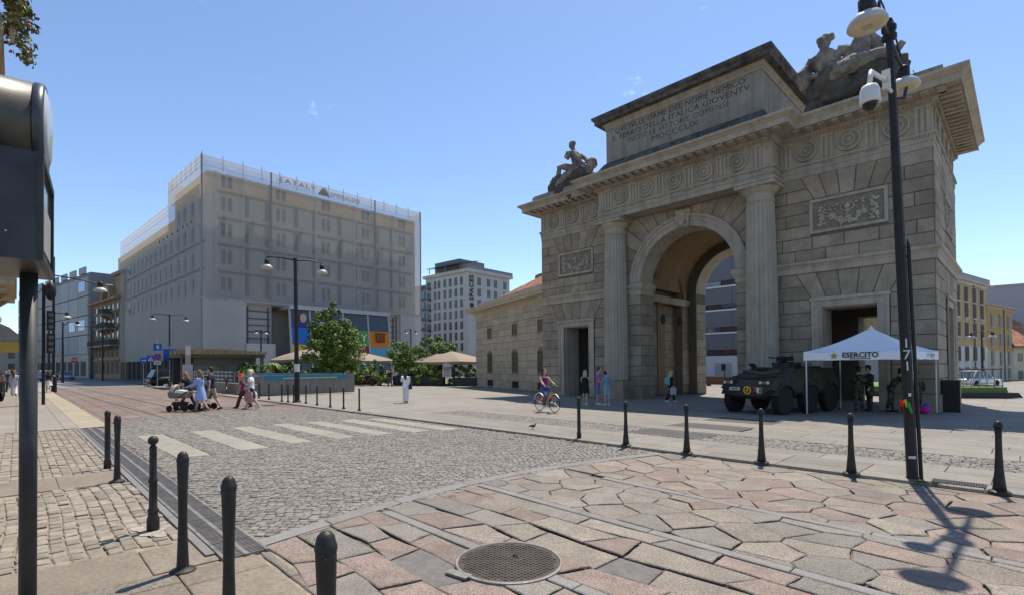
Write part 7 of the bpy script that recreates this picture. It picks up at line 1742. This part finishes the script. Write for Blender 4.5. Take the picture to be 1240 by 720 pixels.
b = MB(); b.rings([[(-.3,-.24,.82),(.12,-.24,.86),(.12,.24,.86),(-.3,.24,.82)],[(-.28,-.2,.95),(.1,-.2,.97),(.1,.2,.97),(-.28,.2,.95)]]); b.build('blanket', plain((.70,.68,.66), .9), pm)
b = MB(); b.rings([[(-.32+d,-.2+d,z),(.3-d,-.2+d,z),(.3-d,.2-d,z),(-.32+d,.2-d,z)] for z, d in ((.24,.05),(.42,.0))]); b.build('under_basket', m_blk, pm)
# second push chair between the couple
p2 = thing('pushchair', 'black pushchair half hidden behind the woman in blue', 'pram', on(-24.5, 5.75), math.atan2(PL_.y, PL_.x))
for x in (-.35, .35):
    for s in (-1, 1): wheel(p2, (x, s*.24, .14), .14, .05, m_gal)
b = MB()
for s in (-1, 1): b.tube([(.35,s*.22,.14),(-.2,s*.22,.75),(-.5,s*.2,1.02)], .018, 6); b.tube([(-.35,s*.22,.14),(.05,s*.22,.5)], .018, 6)
b.build('frame', m_blk, p2); b = MB(); b.rings([[(-.25,-.2,.45),(.2,-.2,.4),(.2,.2,.4),(-.25,.2,.45)],[(-.4,-.2,.95),(-.2,-.2,.98),(-.2,.2,.98),(-.4,.2,.95)]]); b.build('seat', m_blk, p2)
b = MB(); b.ell((-.2,0,.92), (.26,.22,.2), None, 12, 7); b.build('hood', m_blk, p2, True)
# elderly couple
PR_ = V((-.6,-.8))
t, k = person('elderly person in a red sun hat and dark red clothes', on(-24.25, 7.3), PR_, 1.5, W1, ((.1,.3,.1),(.15,.4,.1)), .10, top=(.22,.05,.06), bot=(.085,.035,.025), topkind='tee', botkind='wide', hat=((.65,.03,.02),'brim'), hair=(.4,.38,.35), fem=True, shoes=(.03,.03,.03), headdown=.3)
t, k = person('white haired man in white shirt and navy shorts carrying shopping bags', on(-23.5, 7.4), PR_, 1.68, W2, ((-.05,.1,.1),(-.05,.15,.1)), .06, hair=(.62,.61,.58), top=(.70,.70,.72), bot=(.012,.018,.05), botkind='shorts', shoes=(.6,.6,.58))
hp = k['h'][0]*k['s']; hq = k['h'][1]*k['s']
bag(t, 'red and grey shopping bag in the hand of the white haired man', (hp.x,hp.y,hp.z-.06), .16, .42, .30, plain((.33,.17,.17),.6), name='shopping_bag'); bag(t, 'pale plastic carrier bag in the hand of the white haired man', (hq.x,hq.y,hq.z-.06), .18, .5, .36, plain((.58,.55,.56),.4), name='shopping_bag')
# woman in white from behind
t, k = person('dark haired woman in white seen from behind, crossing the square with a black bag', onp(-21.6, 14.05), V((-.75,.66)), 1.66, W1, ((.5,1.2,.25),(-.1,.2,.12)), .02, hair=(.035,.022,.016), hairlen=.2, top=(.74,.73,.75), bot=(.72,.71,.72), topkind='long', botkind='wide', fem=True, shoes=(.08,.06,.05))
hp = k['nk']*k['s']; bag(t, 'black shoulder bag at the side of the woman in white', (.26*k['s'],-.02,hp.z-.38), .12, .3, .3, plain((.015,.015,.017),.5), .35, 'shoulder_bag')
t, k = person('man in red and black top seen from behind near the planters', onp(-43.0, 26.2), V((-.7,.7)), 1.78, W2, ((.1,.2,.1),(-.1,.2,.1)), .02, hair=(.03,.02,.015), top=(.33,.03,.05), bot=(.06,.09,.17), shoes=(.05,.05,.05))
bp = MB(); bp.rings([[(-.17,-.13-d,z),(.17,-.13-d,z),(.17,-.13,z),(-.17,-.13,z)] for z, d in ((.98,.1),(1.1,.16),(1.35,.15),(1.45,.06))]); held(t, 'backpack', 'black backpack on the man in red near the planters', 'bag', bp, plain((.015,.015,.017),.7))
for i, (x, y, h, f, tp, bt, bk, lb) in enumerate(((-48.6,23.4,1.7,V((-.6,.7)),(.25,.22,.3),(.05,.06,.1),'trousers','person in a dark grey top walking under the leafy tree'),(-47.9,24.2,1.75,V((-.6,.7)),(.16,.14,.2),(.04,.04,.06),'trousers','tall person in dark clothes beside the tree trunk'),(-49.3,22.8,1.62,V((.3,.9)),(.52,.20,.14),(.07,.1,.2),'shorts','person in a pale red top and shorts left of the tree trunk'),(-50.8,25.2,1.1,V((.7,.2)),(.5,.35,.3),(.3,.2,.15),'shorts','small child standing beyond the leafy tree'))):
    person(lb, onp(x, y), f, h, (W1, W2)[i % 2], ((.3,.3,.1),(-.3,.3,.1)), .03, top=tp, bot=bt, botkind=bk, fem=(i == 2), hairlen=.1 if i == 2 else 0)
# three people by the arch
t, k = person('woman in a black dress with a pale backpack strap standing by the arch', onp(-14.45, 19.3), V((-.35,.93)), 1.6, ((.12,.05),(-.12,.1)), ((.5,1.3,.2),(.4,1.3,.2)), .0, hair=(.42,.33,.20), hairlen=.02, top=(.012,.012,.014), topkind='tank', botkind='skirt', bot=(.012,.012,.014), fem=True, shoes=(.66,.65,.64))
t, k = person('man in a purple shirt and denim shorts beside the woman in black', onp(-14.2, 19.95), V((.75,.6)), 1.75, ST, ((.5,.9,.15),(.2,.3,.1)), .03, hair=(.05,.035,.03), top=(.36,.12,.36), bot=(.12,.22,.36), botkind='shorts', shoes=(.66,.65,.64), headdown=.3)
t, k = person('young person in a blue patterned shirt looking down at a phone', onp(-13.55, 19.75), V((-.85,.3)), 1.58, ST, ((.4,1.4,.1),(.4,1.4,.1)), .05, hair=(.015,.012,.01), top=(.13,.26,.36), bot=(.22,.36,.45), botkind='shorts', shoes=(.66,.65,.64), headdown=.9)
# walker with a turquoise backpack
t, k = person('blonde person in black with white shoes walking into the arch', onp(-12.75, 24.3), V((.55,.83)), 1.6, W1, ((.1,.3,.1),(-.15,.3,.1)), .04, hair=(.48,.36,.20), hairlen=.1, top=(.012,.012,.014), bot=(.012,.012,.014), topkind='long', fem=True, shoes=(.68,.67,.66))
bp = MB(); bp.rings([[(-.15,-.12-d,z),(.15,-.12-d,z),(.15,-.12,z),(-.15,-.12,z)] for z, d in ((.88,.08),(.96,.14),(1.18,.14),(1.27,.05))]); held(t, 'backpack', 'turquoise backpack on the walker entering the arch', 'bag', bp, plain((.14,.42,.40),.7))
hp = k['h'][1]*k['s']; bag(t, 'pale tote bag carried by the walker entering the arch', (hp.x+.04,hp.y,hp.z-.0), .1, .4, .3, plain((.5,.47,.45),.7), name='tote_bag')
# cyclist
ca, cb = onp(-13.69,15.22), onp(-12.63,14.94); cd_ = (cb-ca); crz = math.atan2(cd_.y, cd_.x)
bicycle('bicycle', 'orange shared bicycle with a front basket ridden across the square', (ca+cb)/2, crz, (.70,.26,.01), stl=1, fen=plain((.70,.68,.62),.5))
sd_ = V((cd_.x, cd_.y)).normalized()
# seated on the saddle: local forward +Y = bicycle +X
t, k = person('woman with long brown hair in a purple top and jeans riding the orange bicycle', (ca+cb)/2-V((sd_.x*.22, sd_.y*.22, 0)), sd_, 1.66, lean=.10, hair=(.07,.035,.02), hairlen=.14, top=(.20,.02,.12), topkind='tank', bot=(.05,.10,.22), fem=True, shoes=(.68,.67,.66),
    legs_abs=[[(-.09,.02,.97),(-.12,.40,.82),(-.13,.28,.42),(-.13,.43,.38)], [(.09,.02,.97),(.12,.33,.66),(.13,.16,.27),(.13,.31,.20)]], hands_abs=[(-.27,.47,1.10),(.27,.47,1.10)])
# ---- soldiers under the gazebo
m_cam = None
def soldier(label, P, f, h=1.78, **kw):
    for c_ in ((.055,.06,.04), (.06,.06,.042)):
        m = plain(c_, .85)
        if not m.get('camo'):
            m['camo'] = 1; n = m.node_tree.nodes; L = m.node_tree.links; q = n.new('ShaderNodeTexNoise'); q.inputs['Scale'].default_value = 9; r_ = n.new('ShaderNodeValToRGB'); r_.color_ramp.interpolation = 'CONSTANT'
            e = r_.color_ramp.elements; e[0].color = (.022,.02,.014,1); e[1].position = .46; e[1].color = (.055,.06,.032,1); x = e.new(.56); x.color = (.12,.105,.07,1); x = e.new(.64); x.color = (.05,.034,.02,1)
            co = n.new('ShaderNodeTexCoord'); L.new(co.outputs['Object'], q.inputs['Vector']); L.new(q.outputs[0], r_.inputs[0]); L.new(r_.outputs[0], n['Principled BSDF'].inputs['Base Color'])
    return person(label, P, f, h, skin=(.42,.27,.2), hair=(.02,.016,.012), top=(.055,.06,.04), bot=(.06,.06,.042), topkind='long', shoes=(.015,.014,.012), hat=kw.pop('hat', ((.02,.022,.03),'cap')), build=1.1, **kw)
soldier('soldier in camouflage and feathered hat facing left under the gazebo', onp(-4.45, 25.0), V((-.7,-.7)), hips=ST, arms=((.1,.4,.12),(.2,.9,.12)))
soldier('soldier standing with back turned beside the first one', onp(-4.75, 24.65), V((-.3,.95)), 1.74, hips=ST, arms=((.3,1.0,.12),(.3,1.0,.12)))
soldier('soldier leaning forward behind the tall lamp post', onp(-3.75, 25.0), V((.8,.2)), 1.75, hips=((.1,.1),(-.1,.15)), arms=((.6,.6,.1),(.6,.6,.1)), lean=.55)
soldier('soldier crouching with back turned among coloured kit bags', onp(-2.95, 24.9), V((-.2,.98)), 1.75, hips=((1.2,1.9),(.5,1.6)), arms=((.5,.7,.2),(.5,.7,.2)), lean=.2)
fe = MB(); fe.lathe([(.001,-.02),(.05,.02),(.07,.09),(.05,.16),(.001,.2)], 8, (.1,-.02,1.70)); 
for i, (x, y, c, lb) in enumerate(((-3.25,24.7,(.55,.04,.06),'red and white kit bag on the ground by the crouching soldier'),(-2.7,24.75,(.5,.02,.22),'pink and blue kit bag right of the crouching soldier'))):
    t = thing('kit_bag', lb, 'bag', onp(x, y)); b = MB(); b.ell((0,0,.17), (.17,.14,.18), None, 12, 8); b.build('body', plain(c,.7), t, True); b = MB(); b.ell((.06,0,.33), (.11,.11,.1), None, 10, 6); b.build('flap', plain((.6,.6,.65) if i == 0 else (.05,.10,.4),.7), t, True)
# ---- left pavement crowd
t, k = person('woman in white and pale blue with long brown hair walking along the left pavement', on(-46.0,-.1), V((-1,.05)), 1.68, W1, ((.25,.3,.18),(-.3,.3,.18)), .02, hair=(.22,.11,.05), hairlen=.2, top=(.60,.63,.75), bot=(.68,.68,.72), topkind='long', botkind='wide', fem=True, shoes=(.2,.1,.07))
t, k = person('person in black leaning over a pushchair behind the street clock post', on(-52, 3.0-.9), V((-1,.1)), 1.72, W2, ((.5,.5,.1),(.6,.5,.1)), .12, top=(.015,.015,.017), bot=(.02,.02,.025), topkind='long', hair=(.1,.05,.03))
t, k = person('person with a white skirt beside the slim tall lamp post', on(-49.5, 1.7), V((-1,0)), 1.66, W1, ((.1,.3,.1),(-.2,.3,.1)), .03, top=(.02,.02,.025), bot=(.65,.65,.66), botkind='dress' if False else 'skirt', fem=True, hairlen=.1)
cr = [(-42,-.7,(.55,.36,.25),(.05,.06,.1)),(-44.5,-1.2,(.03,.03,.04),(.04,.05,.08)),(-48,-.9,(.5,.5,.52),(.06,.08,.15)),(-50.5,-.35,(.04,.06,.14),(.05,.05,.06)),(-53,-1.1,(.45,.2,.1),(.05,.06,.1)),(-55,-.1,(.02,.02,.03),(.1,.1,.12)),(-58,-.6,(.6,.6,.6),(.03,.04,.07)),(-61,.3,(.2,.3,.5),(.04,.04,.05)),(-64,-.3,(.5,.45,.35),(.05,.06,.1)),(-40.5,-1.0,(.03,.03,.03),(.25,.2,.15)),(-46.8,-1.3,(.12,.03,.05),(.05,.05,.06)),(-67,.7,(.03,.05,.1),(.03,.03,.03))]
nm = {0:'peach',1:'black',2:'light grey',3:'navy',4:'rust red',5:'black',6:'white',7:'blue',8:'beige',9:'black',10:'wine red',11:'dark blue'}
for i, (x, y, tp, bt) in enumerate(cr):
    person(('person in a %s top in the crowd under the market awning' % nm[i])+('', ' beside another', '', '', '', ' farther back', '', '', '', ' nearest', '', '')[i], on(x, y), V((-1 if i % 3 else 1, random.uniform(-.3,.3))), random.uniform(1.58,1.82), (W1, W2)[i % 2], ((.3,.4,.1),(-.2,.4,.1)), .03, top=tp, bot=bt, fem=i % 2 == 0, hairlen=.12 if i % 2 == 0 else 0, hair=random.choice(((.05,.03,.02),(.2,.1,.05),(.02,.015,.012))), group='crowd under the market awning')
# scooter, parked bicycles
for i, (x, y, rz, c, lb) in enumerate(((-38.2,10.45,2.9,(.03,.03,.035),'black bicycle leaning on the granite parapet'),(-62,11.6,.4,(.02,.3,.12),'green bicycle parked among the road signs'),(-68,12.0,.6,(.2,.2,.2),'grey bicycle parked by the arcade'),(-70.5,12.1,.5,(.05,.05,.06),'dark bicycle parked by the arcade'),(-47.2,26.0,.9,(.45,.06,.05),'red bicycle parked against the planters'),(-48.0,25.4,1.2,(.5,.5,.5),'white bicycle parked against the planters'))):
    bicycle('bicycle', lb, onp(x, y), rz, c, basket=i in (0, 4))
for i, (x, y, lb) in enumerate(((-39.0,-.75,'dark motor scooter parked at the left edge of the pavement'),)):
    t = thing('motor_scooter', lb, 'scooter', on(x, y), .3); wheel(t, (.6,0,.25), .25, .1); wheel(t, (-.55,0,.25), .25, .12)
    b = MB(); b.rings([[(x_,-w_,z0_),(x_,-w_,z1_),(x_,w_,z1_),(x_,w_,z0_)] for x_, w_, z0_, z1_ in ((-.8,.1,.45,.7),(-.5,.17,.35,.78),(0,.16,.25,.72),(.1,.16,.2,.3),(.35,.2,.2,.32),(.45,.2,.3,.95),(.52,.08,.4,1.0))]); b.build('body', plain((.04,.045,.05),.3), t); b = MB(); b.ell((-.35,0,.8), (.38,.15,.07), None, 10, 6); b.build('seat', m_blk, t); b = MB(); b.tube([(.45,-.32,1.05),(.5,0,1.02),(.45,.32,1.05)], .02, 6); b.build('handlebar', m_blk, t)
# pigeon on the kerb
for i, (x, y) in enumerate(((-9.6,10.4),)):
    t = thing('pigeon', 'dark pigeon standing on the square left of the nearest slim bollard', 'bird', onp(x, y), .4); t.scale = (.7,.7,.7); blob('body', [('e', (0,0,.13), (.11,.055,.06)), ('t', [(.07,0,.15),(.1,0,.2),(.115,0,.235)], [.035,.028,.026]), ('t', [(.13,0,.235),(.155,0,.228)], [.012,.003]), ('t', [(-.08,0,.13),(-.19,0,.11)], [.04,.015], .8)], .01, plain((.06,.062,.07),.7), t, 1)
    b = MB(); [b.tube([(0,s*.02,.09),(.01,s*.025,.0),(.04,s*.025,.0)], .006, 4) for s in (-1,1)]; b.build('legs', plain((.4,.15,.12),.6), t)

# ================================================================== STATUES on the attic
m_st = mat('statue_stone', (.25,.22,.18), var=.45, scale=2.6, rough=.9, bump=.7, bscale=14, stain=.8, streak=.85)
m_rock = mat('statue_rock', (.10,.09,.078), var=.4, scale=2, rough=.95, bump=.8, bscale=9, stain=.7, streak=.6)
def rock(t, c, r, n, seed, vox=.07):
    rd = random.Random(seed); pr = [('e', (c[0]+rd.uniform(-1,1)*r[0]*.75, c[1]+rd.uniform(-1,1)*r[1]*.5, c[2]+rd.uniform(-.7,.55)*r[2]), (r[0]*rd.uniform(.22,.4), r[1]*rd.uniform(.3,.6), r[2]*rd.uniform(.3,.55)), Euler((rd.uniform(-.6,.6),rd.uniform(-.6,.6),rd.uniform(-1,1))).to_matrix()) for k in range(n)]
    pr.append(('e', c, (r[0]*.85, r[1]*.8, r[2]*.8))); return blob('rock', pr, vox, m_rock, t, 1, disp=(.34, .33))
# youth seated on the left end, facing left
s1 = thing('statue', 'seated stone youth leaning on a rock at the left end of the cornice', 'statue', (-20.55, 25.6, 12.62)); s1.scale = (1.05,1.1,1.06)
rock(s1, (.25,.1,.6), (1.85,.8,.95), 26, 4, .06)
b = MB(); b.box(-2.2,2.2,-.6,.8,-.0,.25); b.build('plinth', m_attic, s1)
hx = .95; 
blob('figure', [('r', [[(hx+dx+rx*math.cos(a), ry*math.sin(a), z) for a in [6.283*k/12 for k in range(12)]] for dx, z, rx, ry in ((-.02,1.2,.32,.36),(.0,1.45,.30,.34),(-.05,1.75,.27,.34),(-.12,2.1,.28,.42),(-.2,2.4,.22,.40),(-.25,2.52,.12,.15))]),
    ('t', [(hx-.26,0,2.45),(hx-.36,0,2.72)], [.13,.12]), ('e', (hx-.42,0,2.92), (.2,.175,.24)), ('e', (hx-.38,.0,3.02), (.22,.2,.17)), ('e', (hx-.62,0,2.9), (.05,.04,.05)),
    ('t', [(hx-.2,-.4,2.36),(hx-.35,-.52,1.95),(hx-.62,-.35,2.2),(hx-.6,-.2,2.55)], [.13,.12,.1,.08]), ('t', [(hx-.12,.42,2.36),(hx+.35,.5,1.9),(hx+.55,.3,1.45)], [.13,.12,.09]), ('t', [(hx+.0,-.46,2.3),(hx+.35,-.55,1.85),(hx+.62,-.4,1.42),(hx+.8,-.3,1.35)], [.12,.115,.1,.07]),
    ('t', [(hx-.02,-.2,1.28),(hx-.7,-.28,1.62),(hx-1.18,-.28,1.72),(hx-1.3,-.25,1.2),(hx-1.38,-.25,.75),(hx-1.75,-.25,.52)], [.25,.22,.17,.15,.1,.08]), ('t', [(hx-.05,.15,1.2),(hx-.75,.1,1.05),(hx-1.2,.1,.75),(hx-1.65,.0,.3),(hx-1.8,.0,.02),(hx-2.15,-.05,.0)], [.25,.22,.17,.14,.1,.08])], .035, m_st, s1, 1, disp=(.07, .16))
blob('drapery', [('t', [(hx+.1,-.2,1.2),(hx-.6,-.3,1.0),(hx-1.1,-.35,.6),(hx-1.2,-.4,.1)], [.3,.3,.25,.2]), ('t', [(hx+.1,.1,1.15),(hx+.9,-.1,1.1),(hx+1.2,-.2,1.35)], [.3,.3,.22])], .045, m_st, s1, 1, disp=(.16, .2))
blob('urn', [('e', (hx+1.15,-.1,1.35), (.3,.3,.34)), ('t', [(hx+1.05,-.1,1.55),(hx+.75,-.2,1.5)], [.18,.13])], .045, m_st, s1, 1, disp=(.16, .2))
# river god reclining on the right
s2 = thing('statue', 'bearded stone river god reclining on a dark rock at the right end of the cornice', 'statue', (-5.0, 25.6, 12.62)); s2.scale = (.98,1.1,1.05)
rock(s2, (-.05,.2,.8), (2.05,.85,.95), 30, 9, .06)
hx = -.95
blob('figure', [('r', [[(hx+dx+rx*math.cos(a), ry*math.sin(a)-.05, z) for a in [6.283*k/12 for k in range(12)]] for dx, z, rx, ry in ((.4,1.25,.50,.42),(.25,1.55,.50,.42),(.08,1.9,.54,.45),(-.02,2.2,.60,.46),(-.02,2.42,.52,.36),(.0,2.6,.26,.22))]),
    ('t', [(hx,0,2.5),(hx+.02,-.05,2.78)], [.17,.16]), ('e', (hx+.03,-.08,2.98), (.225,.25,.27)), ('e', (hx+.03,.0,3.13), (.29,.29,.17)), ('e', (hx+.04,-.25,2.74), (.19,.16,.22)), ('e', (hx+.05,-.34,2.98), (.05,.07,.08)), ('e', (hx-.06,-.3,3.05), (.06,.05,.04)), ('e', (hx+.15,-.3,3.05), (.06,.05,.04)),
    ('t', [(hx-.5,0,2.38),(hx-.72,-.1,1.9),(hx-.55,-.35,1.55),(hx-.15,-.45,1.5)], [.24,.21,.17,.12]), ('e', (hx-.22,-.33,2.22), (.26,.16,.2)), ('e', (hx+.22,-.33,2.22), (.26,.16,.2)), ('e', (hx+.12,-.36,1.85), (.24,.1,.2)), ('e', (hx-.1,-.33,3.06), (.075,.05,.035)), ('e', (hx+.18,-.33,3.06), (.075,.05,.035)), ('e', (hx+.04,-.3,2.62), (.15,.13,.2)), ('t', [(hx-.16,-.22,2.98),(hx-.12,-.24,2.72)], [.09,.07]), ('t', [(hx+.24,-.22,2.98),(hx+.2,-.24,2.72)], [.09,.07]), ('e', (hx-.2,-.02,3.12), (.13,.2,.14)), ('e', (hx+.26,-.02,3.12), (.13,.2,.14)), ('t', [(hx+.5,0,2.4),(hx+.85,.0,2.34),(hx+1.1,-.1,2.27),(hx+1.28,-.12,2.75),(hx+1.24,-.15,3.0)], [.23,.2,.17,.14,.12]), ('e', (hx+1.22,-.15,3.08), (.12,.1,.13)), ('t', [(hx+1.2,-.15,3.1),(hx+1.08,-.15,3.25)], [.045,.035]),
    ('t', [(hx+.45,.1,1.45),(hx+1.1,.12,2.05),(hx+1.55,.12,2.78),(hx+1.8,.15,2.3),(hx+2.05,.15,1.65)], [.38,.35,.28,.25,.17]), ('t', [(hx+.4,-.25,1.4),(hx+1.2,-.42,1.5),(hx+1.9,-.42,1.48),(hx+2.6,-.42,1.42),(hx+2.85,-.44,1.6)], [.38,.33,.25,.19,.12])], .035, m_st, s2, 1, disp=(.08, .18))
blob('drapery', [('t', [(hx+.2,-.3,1.3),(hx+1.1,-.5,1.35),(hx+2.0,-.45,1.4)], [.3,.3,.2]), ('t', [(hx+1.2,.1,1.5),(hx+1.45,.1,2.3),(hx+1.58,.1,2.68)], [.35,.33,.22])], .045, m_st, s2, 1, disp=(.16, .2))
blob('urn', [('e', (hx-.75,-.2,1.55), (.34,.34,.4)), ('t', [(hx-.75,-.25,1.85),(hx-.8,-.4,2.0)], [.2,.24])], .045, m_st, s2, 1, disp=(.16, .2))
